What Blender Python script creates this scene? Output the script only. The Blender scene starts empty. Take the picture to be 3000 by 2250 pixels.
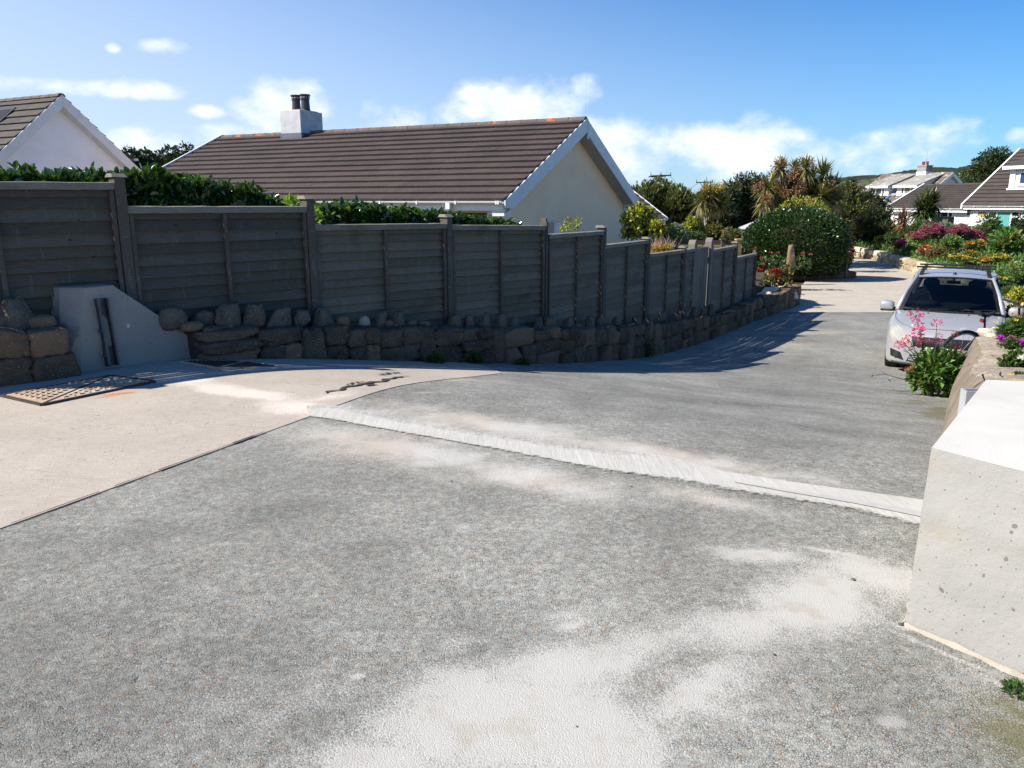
import bpy, bmesh, math, random
import numpy as np
from mathutils import Vector, Matrix, noise as mnoise

random.seed(7)
rng = np.random.default_rng(7)
D = bpy.data
SC = bpy.context.scene
C = SC.collection

# ---------------------------------------------------------------- camera
FPX = 2300.0                      # focal length in pixels of the 3000 x 2250 photograph
PITCH = math.radians(13.047)
CAMH = 1.4
cam = D.cameras.new('camera')
cam.sensor_fit = 'HORIZONTAL'
cam.sensor_width = 36.0
cam.lens = FPX / 3000.0 * 36.0
cam.clip_start = 0.05
cam.clip_end = 3000.0
cam_o = D.objects.new('camera', cam)
cam_o.location = (0, 0, CAMH)
cam_o.rotation_euler = (math.pi / 2 - PITCH, 0, 0)
C.objects.link(cam_o)
SC.camera = cam_o
cP, sP = math.cos(PITCH), math.sin(PITCH)


def ray(px, py):
    x = (px - 1500) / FPX
    y = (1125 - py) / FPX
    return np.array([x, cP + y * sP, -sP + y * cP])


def U(px, py, Y):
    """World point seen at photograph pixel (px, py) at forward distance Y."""
    d = ray(px, py)
    t = Y / d[1]
    return (float(d[0] * t), float(Y), float(CAMH + d[2] * t))


# ---------------------------------------------------------------- sky, sun, exposure
SUN_EL = math.radians(38.5)
SUN_AZ = math.radians(-97)        # measured from +Y towards +X: the sun stands to the left
SKY_STRENGTH = 0.066
SUN_STRENGTH = 5.0
EXPOSURE = 0.78

world = D.worlds.new('World')
SC.world = world
world.use_nodes = True
wt = world.node_tree
wt.nodes.clear()


def wn(kind, **kw):
    n = wt.nodes.new(kind)
    for k, v in kw.items():
        setattr(n, k, v)
    return n


def wmath(op, a, b=None, c=None, clamp=False):
    n = wn('ShaderNodeMath', operation=op)
    n.use_clamp = clamp
    for i, v in enumerate((a, b, c)):
        if v is None:
            continue
        if isinstance(v, (int, float)):
            n.inputs[i].default_value = v
        else:
            wt.links.new(v, n.inputs[i])
    return n.outputs[0]


w_out = wn('ShaderNodeOutputWorld')
w_bg = wn('ShaderNodeBackground')
w_sky = wn('ShaderNodeTexSky', sky_type='NISHITA')
w_sky.sun_disc = False
w_sky.sun_elevation = SUN_EL
w_sky.sun_rotation = SUN_AZ
w_sky.altitude = 20
w_sky.air_density = 1.15
w_sky.dust_density = 0.0
w_sky.ozone_density = 3.0
w_tc = wn('ShaderNodeTexCoord')
w_sep = wn('ShaderNodeSeparateXYZ')
wt.links.new(w_tc.outputs['Generated'], w_sep.inputs[0])
w_az = wmath('ARCTAN2', w_sep.outputs[0], w_sep.outputs[1])
w_el = wmath('ARCSINE', w_sep.outputs[2])
w_cmb = wn('ShaderNodeCombineXYZ')
wt.links.new(w_az, w_cmb.inputs[0])
wt.links.new(wmath('MULTIPLY', w_el, 1.5), w_cmb.inputs[1])


def wnoise(scale, detail, rough, off):
    m = wn('ShaderNodeMapping')
    m.inputs['Location'].default_value = (off, off * .37, off * .11)
    wt.links.new(w_cmb.outputs[0], m.inputs['Vector'])
    n = wn('ShaderNodeTexNoise')
    n.inputs['Scale'].default_value = scale
    n.inputs['Detail'].default_value = detail
    n.inputs['Roughness'].default_value = rough
    wt.links.new(m.outputs[0], n.inputs['Vector'])
    return n.outputs['Fac']


# cumulus standing low over the horizon: each cloud is a patch in direction space, its edge broken by noise
CLOUDS = [(490, 142, 100, 34, .9), (330, 140, 28, 20, .7), (150, 250, 260, 34, .6), (400, 262, 170, 40, .8), (600, 328, 62, 24, .7),
          (830, 305, 160, 100, 1.1), (1160, 335, 110, 62, .8), (1500, 320, 270, 110, 1.2), (1720, 260, 60, 60, .8), (1740, 430, 440, 120, 1.15),
          (2130, 440, 280, 110, 1.05), (2200, 350, 70, 40, .6), (2640, 415, 270, 66, .8), (2800, 370, 100, 45, .5), (2980, 400, 50, 30, .5),
          (380, 420, 330, 60, .7), (900, 420, 500, 60, .7), (2500, 470, 420, 55, .5)]
acc = None
for (px, py, rx, ry, amp) in CLOUDS:
    d0 = ray(px, py); d1 = ray(px + rx, py); d2 = ray(px, py - ry)
    a0 = math.atan2(d0[0], d0[1]); e0 = math.asin(d0[2] / np.linalg.norm(d0))
    ra = abs(math.atan2(d1[0], d1[1]) - a0); re = abs(math.asin(d2[2] / np.linalg.norm(d2)) - e0)
    u = wmath('MULTIPLY', wmath('SUBTRACT', w_az, a0), 1 / ra)
    v = wmath('MULTIPLY', wmath('SUBTRACT', w_el, e0), 1 / re)
    q = wmath('ADD', wmath('MULTIPLY', u, u), wmath('MULTIPLY', v, v))
    q = wmath('MULTIPLY', wmath('SUBTRACT', 1.0, q), amp)
    q = wmath('MAXIMUM', q, -0.6)
    acc = q if acc is None else wmath('SMOOTH_MAX', acc, q, 0.15)
n1 = wnoise(16, 7, .58, 3.1)
n2 = wnoise(5, 3, .5, 9.7)
nz = wmath('ADD', wmath('MULTIPLY', wmath('SUBTRACT', n1, .5), 2.5), wmath('MULTIPLY', wmath('SUBTRACT', n2, .5), 1.2))
dens = wmath('ADD', acc, nz)
w_mr = wn('ShaderNodeMapRange', interpolation_type='SMOOTHSTEP')
w_mr.inputs['From Min'].default_value = 0.1
w_mr.inputs['From Max'].default_value = 1.15
wt.links.new(dens, w_mr.inputs['Value'])
cloud_fac = wmath('MULTIPLY', w_mr.outputs[0], 0.86)
w_cr = wn('ShaderNodeValToRGB')
w_cr.color_ramp.elements[0].color = (7.6, 8.6, 10.6, 1)
w_cr.color_ramp.elements[1].color = (10.6, 10.8, 11.4, 1)
wt.links.new(n1, w_cr.inputs['Fac'])
w_cr.color_ramp.elements[0].position = .35
w_cr.color_ramp.elements[1].position = .65
w_mix = wn('ShaderNodeMixRGB')
wt.links.new(cloud_fac, w_mix.inputs['Fac'])
# deep blue overhead, paling towards the horizon and towards the sun
w_tint = wn('ShaderNodeMixRGB', blend_type='MULTIPLY')
w_tint.inputs['Fac'].default_value = 1.0
wt.links.new(w_sky.outputs[0], w_tint.inputs['Color1'])
w_tint.inputs['Color2'].default_value = (.34, .80, 1.30, 1)
w_h = wn('ShaderNodeMapRange', interpolation_type='SMOOTHSTEP')
w_h.inputs['From Min'].default_value = .47; w_h.inputs['From Max'].default_value = -.16
w_cs = wmath('COSINE', wmath('SUBTRACT', w_az, SUN_AZ))
wt.links.new(wmath('SUBTRACT', w_el, wmath('MULTIPLY', w_cs, .33)), w_h.inputs['Value'])
w_pale = wn('ShaderNodeMixRGB')
wt.links.new(wmath('MULTIPLY', w_h.outputs[0], .86), w_pale.inputs['Fac'])
wt.links.new(w_tint.outputs[0], w_pale.inputs['Color1'])
w_pale.inputs['Color2'].default_value = (6.8, 7.9, 10.2, 1)
wt.links.new(w_pale.outputs[0], w_mix.inputs['Color1'])
wt.links.new(w_cr.outputs[0], w_mix.inputs['Color2'])
# zenith dimmed to cut the fill light; the factor behind the viewer is neutral
w_b = wn('ShaderNodeMapRange', interpolation_type='SMOOTHSTEP')
w_b.inputs['From Min'].default_value = .15; w_b.inputs['From Max'].default_value = -.5
w_b.inputs['To Min'].default_value = 1.0; w_b.inputs['To Max'].default_value = 1.0
wt.links.new(w_sep.outputs[1], w_b.inputs['Value'])
w_z = wn('ShaderNodeMapRange', interpolation_type='SMOOTHSTEP')
w_z.inputs['From Min'].default_value = .40; w_z.inputs['From Max'].default_value = .9
w_z.inputs['To Min'].default_value = 1.0; w_z.inputs['To Max'].default_value = .7
wt.links.new(w_sep.outputs[2], w_z.inputs['Value'])
w_dim = wn('ShaderNodeMixRGB', blend_type='MULTIPLY')
w_dim.inputs['Fac'].default_value = 1.0
wt.links.new(w_mix.outputs[0], w_dim.inputs['Color1'])
wt.links.new(wmath('MULTIPLY', w_b.outputs[0], w_z.outputs[0]), w_dim.inputs['Color2'])
wt.links.new(w_dim.outputs[0], w_bg.inputs['Color'])
w_bg.inputs['Strength'].default_value = SKY_STRENGTH
wt.links.new(w_bg.outputs[0], w_out.inputs['Surface'])

sun = D.lights.new('sun', 'SUN')
sun.energy = SUN_STRENGTH
sun.angle = math.radians(0.53)
sun.color = (1.0, .94, .845)
sun_o = D.objects.new('sun', sun)
sdir = Vector((math.sin(SUN_AZ) * math.cos(SUN_EL), math.cos(SUN_AZ) * math.cos(SUN_EL), math.sin(SUN_EL)))
sun_o.rotation_euler = sdir.to_track_quat('Z', 'Y').to_euler()
sun_o.location = (-30, 5, 30)
C.objects.link(sun_o)

SC.view_settings.view_transform = 'Standard'
SC.view_settings.look = 'None'
SC.view_settings.exposure = EXPOSURE
SC.view_settings.gamma = 1.0
SC.view_settings.use_curve_mapping = False
SC.cycles.max_bounces = 6
SC.cycles.diffuse_bounces = 3
SC.cycles.glossy_bounces = 3
SC.cycles.transmission_bounces = 5
SC.cycles.transparent_max_bounces = 6
SC.cycles.caustics_reflective = False
SC.cycles.caustics_refractive = False
try:
    SC.cycles.use_denoising = True
except Exception:
    pass

# ---------------------------------------------------------------- terrain height
_tab = [(-40, 0), (0, 0), (.66, 0.0), (2.54, -.3), (4.35, -.61), (5.75, -.82), (8.15, -1.17), (9.8, -1.33), (11.7, -1.42), (16, -1.5), (300, -1.5)]
_s = np.linspace(-40, 300, 6801)
_z = np.interp(_s, [a for a, b in _tab], [b for a, b in _tab])
_k = np.exp(-0.5 * (np.arange(-60, 61) * .05 / .55) ** 2); _k /= _k.sum()
_z = np.convolve(np.pad(_z, 60, mode='edge'), _k, mode='valid')


def gz(x, y):
    s = .53 * (x + 2.6) + .85 * (y - 6.2)
    return np.interp(s, _s, _z)


def G(px, py):
    """Ground point seen at photograph pixel (px, py)."""
    d = ray(px, py)
    ts = np.linspace(.5, 90, 9000)
    h = CAMH + d[2] * ts - gz(d[0] * ts, d[1] * ts)
    i = int(np.argmax(h < 0))
    t = ts[i]
    return (float(d[0] * t), float(d[1] * t), float(gz(d[0] * t, d[1] * t)))


# ---------------------------------------------------------------- mesh helpers
class MB:
    """Collects shapes; build() links them as ONE mesh object."""
    def __init__(self):
        self.v = []; self.f = []; self.mi = []; self.n = 0

    def add(self, vs, fs, mi=0):
        vs = np.asarray(vs, dtype=float).reshape(-1, 3)
        self.v.append(vs)
        for f in fs:
            self.f.append([i + self.n for i in f]); self.mi.append(mi)
        self.n += len(vs)
        return self

    def hexa(self, p, mi=0):          # 8 corners: bottom ring 0-3 (counter-clockwise from above), top ring 4-7
        return self.add(p, [(3, 2, 1, 0), (4, 5, 6, 7), (0, 1, 5, 4), (1, 2, 6, 5), (2, 3, 7, 6), (3, 0, 4, 7)], mi)

    def box(self, x0, x1, y0, y1, z0, z1, mi=0):
        return self.hexa([(x0, y0, z0), (x1, y0, z0), (x1, y1, z0), (x0, y1, z0), (x0, y0, z1), (x1, y0, z1), (x1, y1, z1), (x0, y1, z1)], mi)

    def beam(self, a, b, w, h, up=(0, 0, 1), mi=0):
        a = Vector(a); b = Vector(b); d = (b - a).normalized(); u = Vector(up)
        s = d.cross(u).normalized() * (w / 2); t = s.cross(d).normalized() * (h / 2)
        p = [a - s - t, a + s - t, b + s - t, b - s - t, a - s + t, a + s + t, b + s + t, b - s + t]
        return self.hexa([tuple(x) for x in p], mi)

    def prism(self, pts, off, mi=0):  # closed planar polygon (3-D points) pushed along off
        n = len(pts); off = np.array(off); P = np.array(pts, float)
        return self.add(np.vstack([P, P + off]), [tuple(range(n - 1, -1, -1)), tuple(range(n, 2 * n))] + [(i, (i + 1) % n, n + (i + 1) % n, n + i) for i in range(n)], mi)

    def tube(self, path, rad, n=8, mi=0, cap=True):
        path = [Vector(p) for p in path]
        if isinstance(rad, (int, float)):
            rad = [rad] * len(path)
        vs = []; prev = None
        for i, p in enumerate(path):
            d = (path[min(i + 1, len(path) - 1)] - path[max(i - 1, 0)]).normalized()
            if prev is None:
                a = d.cross(Vector((0, 0, 1)))
                if a.length < 1e-3:
                    a = d.cross(Vector((0, 1, 0)))
            else:
                a = prev - d * prev.dot(d)
            a.normalize(); b = d.cross(a); prev = a
            for k in range(n):
                t = 2 * math.pi * k / n
                vs.append(tuple(p + (a * math.cos(t) + b * math.sin(t)) * rad[i]))
        fs = [(i * n + k, i * n + (k + 1) % n, (i + 1) * n + (k + 1) % n, (i + 1) * n + k) for i in range(len(path) - 1) for k in range(n)]
        if cap:
            fs += [tuple(range(n - 1, -1, -1)), tuple(range((len(path) - 1) * n, len(path) * n))]
        return self.add(vs, fs, mi)

    def lathe(self, prof, n=16, c=(0, 0, 0), mi=0, axis='z'):
        vs = []
        for r, z in prof:
            for k in range(n):
                t = 2 * math.pi * k / n
                q = (r * math.cos(t), r * math.sin(t), z)
                if axis == 'y':
                    q = (q[0], q[2], q[1])
                elif axis == 'x':
                    q = (q[2], q[0], q[1])
                vs.append((q[0] + c[0], q[1] + c[1], q[2] + c[2]))
        m = len(prof)
        fs = [(i * n + k, i * n + (k + 1) % n, (i + 1) * n + (k + 1) % n, (i + 1) * n + k) for i in range(m - 1) for k in range(n)]
        fs += [tuple(range(n - 1, -1, -1)), tuple(range((m - 1) * n, m * n))]
        return self.add(vs, fs, mi)

    def grid(self, P, mi=0):          # P: (nu, nv, 3)
        P = np.asarray(P, float); nu, nv = P.shape[:2]
        return self.add(P.reshape(-1, 3), [(i * nv + j, (i + 1) * nv + j, (i + 1) * nv + j + 1, i * nv + j + 1) for i in range(nu - 1) for j in range(nv - 1)], mi)

    def build(self, name, mats, parent=None, loc=(0, 0, 0), rotz=0.0, smooth=False, bevel=0, world=False, seg=2, rot=None, fixn=False):
        me = D.meshes.new(name)
        V = np.vstack(self.v) if self.v else np.zeros((0, 3))
        if world and parent is not None:
            inv = parent.matrix_basis.inverted()
            M = np.array(inv)
            V = V @ M[:3, :3].T + M[:3, 3]
        me.from_pydata(V.tolist(), [], self.f)
        if not isinstance(mats, (list, tuple)):
            mats = [mats]
        for m in mats:
            me.materials.append(m)
        if len(mats) > 1:
            me.polygons.foreach_set('material_index', self.mi)
        if fixn:
            b = bmesh.new(); b.from_mesh(me); bmesh.ops.recalc_face_normals(b, faces=b.faces); b.to_mesh(me); b.free()
        if smooth:
            me.polygons.foreach_set('use_smooth', [True] * len(me.polygons))
        me.update()
        o = D.objects.new(name, me)
        C.objects.link(o)
        o.location = loc
        o.rotation_euler = rot if rot else (0, 0, rotz)
        if parent is not None:
            o.parent = parent
        if bevel:
            md = o.modifiers.new('bevel', 'BEVEL'); md.width = bevel; md.segments = seg; md.limit_method = 'ANGLE'; md.angle_limit = math.radians(40)
        return o


def thing(name, label, cat, loc=(0, 0, 0), rotz=0.0, group=None):
    o = D.objects.new(name, None)
    o.empty_display_size = .2
    C.objects.link(o)
    o.location = loc
    o.rotation_euler = (0, 0, rotz)
    o.matrix_basis = Matrix.Translation(loc) @ Matrix.Rotation(rotz, 4, 'Z')
    return tag(o, label, cat, group)


def tag(o, label, cat, group=None):
    o['label'] = label; o['category'] = cat
    if group:
        o['group'] = group
    return o


def struct(o, kind='structure'):
    o['kind'] = kind
    return o


def resample(P, n):
    P = np.asarray(P, float)
    d = np.r_[0, np.cumsum(np.linalg.norm(np.diff(P, axis=0), axis=1))]
    t = np.linspace(0, d[-1], n)
    return np.c_[tuple(np.interp(t, d, P[:, k]) for k in range(P.shape[1]))]


def sheet(name, A, B, nu, nv, off, mat, mb=None, mi=0, wob=0.0):
    """Ground-hugging sheet between the plan curves A and B."""
    a = resample([p[:2] for p in A], nu); b = resample([p[:2] for p in B], nu)
    P = np.zeros((nu, nv, 3))
    for j in range(nv):
        t = j / (nv - 1)
        P[:, j, :2] = a * (1 - t) + b * t
    if wob:
        for i in range(nu):
            for j in (0, nv - 1):
                P[i, j, 0] += wob * mnoise.noise(Vector((P[i, j, 0] * 2.2, P[i, j, 1] * 2.2, 3.3 + j)))
                P[i, j, 1] += wob * mnoise.noise(Vector((P[i, j, 0] * 2.2, P[i, j, 1] * 2.2, 8.3 + j)))
    P[:, :, 2] = gz(P[:, :, 0], P[:, :, 1]) + off
    if mb is not None:
        mb.grid(P, mi); return mb
    m = MB(); m.grid(P)
    o = m.build(name, mat, smooth=True, fixn=True)
    # keep the upper side up
    if len(o.data.polygons) and o.data.polygons[0].normal.z < 0:
        o.data.flip_normals()
    return struct(o)


_ico = {}


def ico(sub):
    if sub not in _ico:
        b = bmesh.new(); bmesh.ops.create_icosphere(b, subdivisions=sub, radius=1.0)
        b.verts.ensure_lookup_table()
        _ico[sub] = (np.array([v.co[:] for v in b.verts]), [tuple(v.index for v in f.verts) for f in b.faces]); b.free()
    return _ico[sub]


def cubegrid(k=9):
    if 'cube' not in _ico:
        idx = {}; V = []; F = []
        def vid(p):
            if p not in idx:
                idx[p] = len(V); V.append([2 * a / k - 1 for a in p])
            return idx[p]
        for ax in range(3):
            for sd in (0, k):
                for i in range(k):
                    for j in range(k):
                        q = []
                        for (a, b) in ((i, j), (i + 1, j), (i + 1, j + 1), (i, j + 1)):
                            p = [0, 0, 0]; p[ax] = sd; p[(ax + 1) % 3] = a; p[(ax + 2) % 3] = b; q.append(vid(tuple(p)))
                        F.append(tuple(q) if sd else tuple(q[::-1]))
        _ico['cube'] = (np.array(V), F)
    return _ico['cube']


def rock(mb, c, size, seed, box=3.0, amp=.12, freq=1.6, sub=3, rotz=0.0, taper=0.0, lean=(0, 0), mi=0, facets=0):
    """A stone: super-ellipsoid broken up by noise; its base stands at c."""
    V, F = cubegrid() if sub == 'cube' else ico(sub)
    nrm = (np.abs(V) ** box).sum(1) ** (1 / box)
    P = V / nrm[:, None]
    out = np.zeros_like(P)
    for i, p in enumerate(P):
        q = Vector(p * freq) + Vector((seed * 7.13, seed * 3.7, seed * 1.9))
        k = 1 + amp * (mnoise.noise(q) + .5 * mnoise.noise(q * 2.3) + .25 * mnoise.noise(q * 5.1))
        out[i] = p * k
    if facets:                       # split faces: the stone is cut back along a few chance planes
        rr = np.random.default_rng(int(seed) + 11)
        for _ in range(facets):
            nn = rr.normal(size=3); nn[2] *= .8; nn /= np.linalg.norm(nn)
            ex = (out @ nn).max() * rr.uniform(.70, .92)
            out -= np.maximum(out @ nn - ex, 0)[:, None] * nn * .93
    out *= np.array(size) / 2
    h = (out[:, 2] / size[2] + .5)
    out[:, :2] *= (1 - taper * np.clip(h, 0, 1))[:, None]
    out[:, 2] += size[2] / 2 * .96
    out[:, 0] += lean[0] * out[:, 2]; out[:, 1] += lean[1] * out[:, 2]
    cr, sr = math.cos(rotz), math.sin(rotz)
    R = np.array([[cr, -sr, 0], [sr, cr, 0], [0, 0, 1]])
    return mb.add(out @ R.T + np.array(c), F, mi)
# ---------------------------------------------------------------- materials
class NT:
    def __init__(self, name):
        self.m = D.materials.new(name); self.m.use_nodes = True
        self.t = self.m.node_tree; self.t.nodes.clear()
        self.out = self.n('ShaderNodeOutputMaterial')
        self.tc = self.n('ShaderNodeTexCoord')

    def n(self, k, **kw):
        x = self.t.nodes.new(k)
        for a, b in kw.items():
            setattr(x, a, b)
        return x

    def l(self, a, b):
        self.t.links.new(a, b)

    def put(self, sock, v):
        if v is None:
            return
        if isinstance(v, (int, float)):
            sock.default_value = v
        elif isinstance(v, (tuple, list)):
            sock.default_value = tuple(v) + ((1,) if len(v) == 3 and len(sock.default_value) == 4 else ())
        else:
            self.l(v, sock)

    def math(self, op, a, b=None, c=None, clamp=False):
        x = self.n('ShaderNodeMath', operation=op); x.use_clamp = clamp
        for i, v in enumerate((a, b, c)):
            self.put(x.inputs[i], v)
        return x.outputs[0]

    def mapping(self, scale=(1, 1, 1), loc=(0, 0, 0), rot=(0, 0, 0), src='Object'):
        x = self.n('ShaderNodeMapping')
        x.inputs['Scale'].default_value = scale; x.inputs['Location'].default_value = loc; x.inputs['Rotation'].default_value = rot
        self.l(self.tc.outputs[src], x.inputs['Vector']); return x.outputs[0]

    def noise(self, scale, detail=4, rough=.55, vec=None, col=False):
        x = self.n('ShaderNodeTexNoise')
        x.inputs['Scale'].default_value = scale; x.inputs['Detail'].default_value = detail; x.inputs['Roughness'].default_value = rough
        self.l(vec if vec is not None else self.tc.outputs['Object'], x.inputs['Vector'])
        return x.outputs['Color' if col else 'Fac']

    def voro(self, scale, feature='F1', vec=None, out='Color', rnd=1.0):
        x = self.n('ShaderNodeTexVoronoi', feature=feature)
        x.inputs['Scale'].default_value = scale
        x.inputs['Randomness'].default_value = rnd
        self.l(vec if vec is not None else self.tc.outputs['Object'], x.inputs['Vector'])
        return x.outputs[out]

    def ramp(self, fac, a, b, ca=0.0, cb=1.0, smooth=True):
        x = self.n('ShaderNodeMapRange'); x.interpolation_type = 'SMOOTHSTEP' if smooth else 'LINEAR'
        x.inputs['From Min'].default_value = a; x.inputs['From Max'].default_value = b
        x.inputs['To Min'].default_value = ca; x.inputs['To Max'].default_value = cb
        self.put(x.inputs['Value'], fac); return x.outputs[0]

    def mix(self, fac, a, b, mode='MIX'):
        x = self.n('ShaderNodeMixRGB', blend_type=mode)
        self.put(x.inputs[0], fac); self.put(x.inputs[1], a); self.put(x.inputs[2], b); return x.outputs[0]

    def rgb(self, v):                       # grey from a value
        x = self.n('ShaderNodeCombineXYZ')
        for i in range(3):
            self.put(x.inputs[i], v)
        return x.outputs[0]

    def island(self, amt):
        x = self.n('ShaderNodeNewGeometry')
        return self.ramp(x.outputs['Random Per Island'], 0, 1, 1 - amt, 1 + amt, False)

    def island_raw(self):
        return self.n('ShaderNodeNewGeometry').outputs['Random Per Island']

    def bump(self, h, strength=.5, dist=.01, prev=None):
        x = self.n('ShaderNodeBump'); x.inputs['Strength'].default_value = strength; x.inputs['Distance'].default_value = dist
        self.put(x.inputs['Height'], h)
        if prev is not None:
            self.l(prev, x.inputs['Normal'])
        return x.outputs[0]

    def bsdf(self, col, rough=.8, spec=.3, metal=0.0, normal=None, coat=0.0, trans=0.0, alpha=None):
        b = self.n('ShaderNodeBsdfPrincipled')
        self.put(b.inputs['Base Color'], col); self.put(b.inputs['Roughness'], rough)
        b.inputs['Specular IOR Level'].default_value = spec
        self.put(b.inputs['Metallic'], metal)
        b.inputs['Coat Weight'].default_value = coat
        b.inputs['Coat Roughness'].default_value = .06
        b.inputs['Transmission Weight'].default_value = trans
        if normal is not None:
            self.l(normal, b.inputs['Normal'])
        self.l(b.outputs[0], self.out.inputs['Surface']); self.b = b
        return b


def M(name, c1, c2=None, scale=6.0, rough=.8, bump=0.0, bscale=60.0, bdist=.01, island=0.0, spec=.3, metal=0.0, coat=0.0, stretch=(1, 1, 1), spots=None, detail=6):
    """General surface: two colours mixed by noise, per-piece variation, optional spots (colour, scale, threshold) and bump."""
    t = NT(name)
    vec = t.mapping(stretch)
    col = c1 + (1,) if len(c1) == 3 else c1
    if c2 is not None:
        f = t.ramp(t.noise(scale, detail, .6, vec), .3, .7)
        col = t.mix(f, c1, c2)
    if island:
        col = t.mix(1.0, col, t.rgb(t.island(island)), 'MULTIPLY')
    if spots is not None:
        for (sc, ssc, th) in (spots if isinstance(spots, list) else [spots]):
            col = t.mix(t.ramp(t.noise(ssc, 5, .65), th, th + .07), col, sc)
    nrm = t.bump(t.noise(bscale, 5, .6, vec), bump, bdist) if bump else None
    t.bsdf(col, rough, spec, metal, nrm, coat)
    return t.m


def leafmat(name, c1, c2, c3=None, rough=.45, spec=.4, transl=.25):
    """Leaves: every leaf its own mix of the given colours; some light passes through."""
    t = NT(name)
    r = t.island_raw()
    col = t.mix(r, c1, c2)
    if c3 is not None:
        r2 = t.math('FRACT', t.math('MULTIPLY', r, 17.3))
        col = t.mix(t.ramp(r2, .72, .9), col, c3)
    b = t.bsdf(col, rough, spec)
    tr = t.n('ShaderNodeBsdfTranslucent'); t.put(tr.inputs['Color'], t.mix(1.0, col, (1.0, 1.0, .55), 'MULTIPLY'))
    ms = t.n('ShaderNodeMixShader'); ms.inputs[0].default_value = transl
    t.l(b.outputs[0], ms.inputs[1]); t.l(tr.outputs[0], ms.inputs[2]); t.l(ms.outputs[0], t.out.inputs['Surface'])
    return t.m


def glassmat(name, col=(.02, .025, .03), rough=.03):
    t = NT(name); t.bsdf(col, rough, .6); return t.m


MAT = {}
MAT['white'] = M('white_upvc', (.78, .79, .80), (.70, .71, .72), 3, .35, spec=.4)
MAT['white_render'] = M('white_render', (.78, .78, .77), (.70, .70, .69), 2.2, .9, .25, 90, .004)
MAT['shade_blue_render'] = M('shade_tinted_white_render', (.80, .84, .93), (.74, .78, .87), 2.2, .9, .25, 90, .004)  # blue of the shade put into the left house's white render
MAT['cream_render'] = M('cream_render', (.98, .73, .51), (.94, .67, .46), 1.6, .9, .3, 120, .004)
MAT['barge'] = M('painted_bargeboard', (.74, .75, .77), (.66, .67, .69), 3, .5)
MAT['brown_panel'] = M('brown_panel', (.09, .05, .035), (.12, .07, .05), 5, .6)
MAT['soffit'] = M('soffit_board', (.45, .45, .44), (.40, .40, .40), 4, .7)
MAT['soil'] = M('soil', (.10, .075, .05), (.05, .04, .028), 5, .95, .8, 30, .04)
MAT['concrete'] = None
MAT['glass'] = glassmat('dark_window_glass', (.02, .027, .035))
MAT['blue_glass'] = M('skylight_glass', (.02, .05, .13), None, 5, .35, spec=.3)
MAT['dark_glass'] = M('dark_skylight_glass', (.012, .014, .02), None, 5, .6, spec=.1)  # dark, rough pane with little reflection
MAT['curtain_green'] = M('green_blind', (.10, .36, .33), (.07, .28, .27), 9, .8, stretch=(9, 9, .2))
MAT['curtain_pale'] = M('pale_blind', (.62, .66, .64), (.52, .56, .55), 9, .8, stretch=(9, 9, .2))
MAT['olive_blind'] = M('olive_blind', (.22, .24, .14), (.18, .20, .11), 9, .8)
MAT['pot'] = M('dark_glazed_clay', (.030, .030, .045), (.05, .045, .05), 8, .35, .2, 20, spec=.5)
MAT['red_pot'] = M('red_clay', (.30, .07, .05), (.22, .05, .04), 8, .7)
MAT['lead'] = M('lead_flashing', (.10, .11, .16), (.16, .17, .22), 9, .5, .4, 30, .01)
MAT['black'] = M('black_plastic', (.012, .012, .013), (.02, .02, .021), 9, .45)
MAT['rubber'] = M('tyre_rubber', (.018, .018, .018), (.028, .028, .028), 20, .85, .3, 120, .004)
MAT['galv'] = M('galvanised_steel', (.12, .12, .125), (.075, .077, .082), 6, .5, .2, 60, .003, metal=.6, spec=.5)
MAT['alu'] = M('pale_grey_alloy', (.50, .51, .53), (.44, .45, .47), 4, .4, metal=.3, spec=.5)
MAT['chimney'] = M('rendered_chimney', (.58, .585, .60), (.46, .465, .48), 3.5, .92, .4, 40, .01, spots=((.34, .34, .36), 7, .63))
MAT['grey_block'] = M('grey_chimney_block', (.30, .29, .28), (.22, .21, .21), 3, .9)
MAT['pole'] = M('weathered_pole', (.075, .06, .055), (.05, .042, .04), 6, .9)
MAT['bark'] = M('bark', (.16, .13, .10), (.10, .08, .06), 9, .9, .6, 25, .02)
MAT['bark_pale'] = M('pale_bark', (.36, .31, .26), (.24, .20, .17), 9, .9, .6, 25, .02)


def rooftile(name, a, b, lich=None, th=.68, ridge=None):
    t = NT(name)
    col = t.mix(t.ramp(t.noise(1.1, 5, .6), .3, .7), a, b)
    col = t.mix(1.0, col, t.rgb(t.island(.10)), 'MULTIPLY')
    col = t.mix(t.ramp(t.noise(35, 4, .6), .35, .75), col, t.mix(.35, col, (.16, .14, .13)))
    col = t.mix(t.ramp(t.noise(9, 5, .7), .70, .74), col, (.36, .35, .33))
    if lich:
        col = t.mix(t.ramp(t.noise(2.4, 6, .7), th, th + .05), col, lich)
    t.bsdf(col, .85, .3, 0, t.bump(t.noise(70, 4, .6), .4, .006))
    return t.m


MAT['tile_brown'] = rooftile('brown_concrete_tile', (.060, .043, .039), (.042, .031, .029), (.42, .10, .03), .80)
MAT['tile_grey'] = rooftile('grey_concrete_tile', (.075, .064, .056), (.055, .048, .043))
MAT['tile_far'] = rooftile('far_roof_tile', (.062, .050, .043), (.048, .039, .035))
MAT['tile_red'] = rooftile('weathered_far_tile', (.17, .12, .09), (.13, .10, .08), (.40, .37, .33), .56)
MAT['slate'] = rooftile('pale_dormer_roof', (.34, .33, .30), (.22, .21, .18), (.46, .44, .40), .55)
MAT['ridge'] = rooftile('lichened_ridge_tile', (.13, .105, .092), (.10, .085, .078), (.50, .13, .03), .56)

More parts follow.
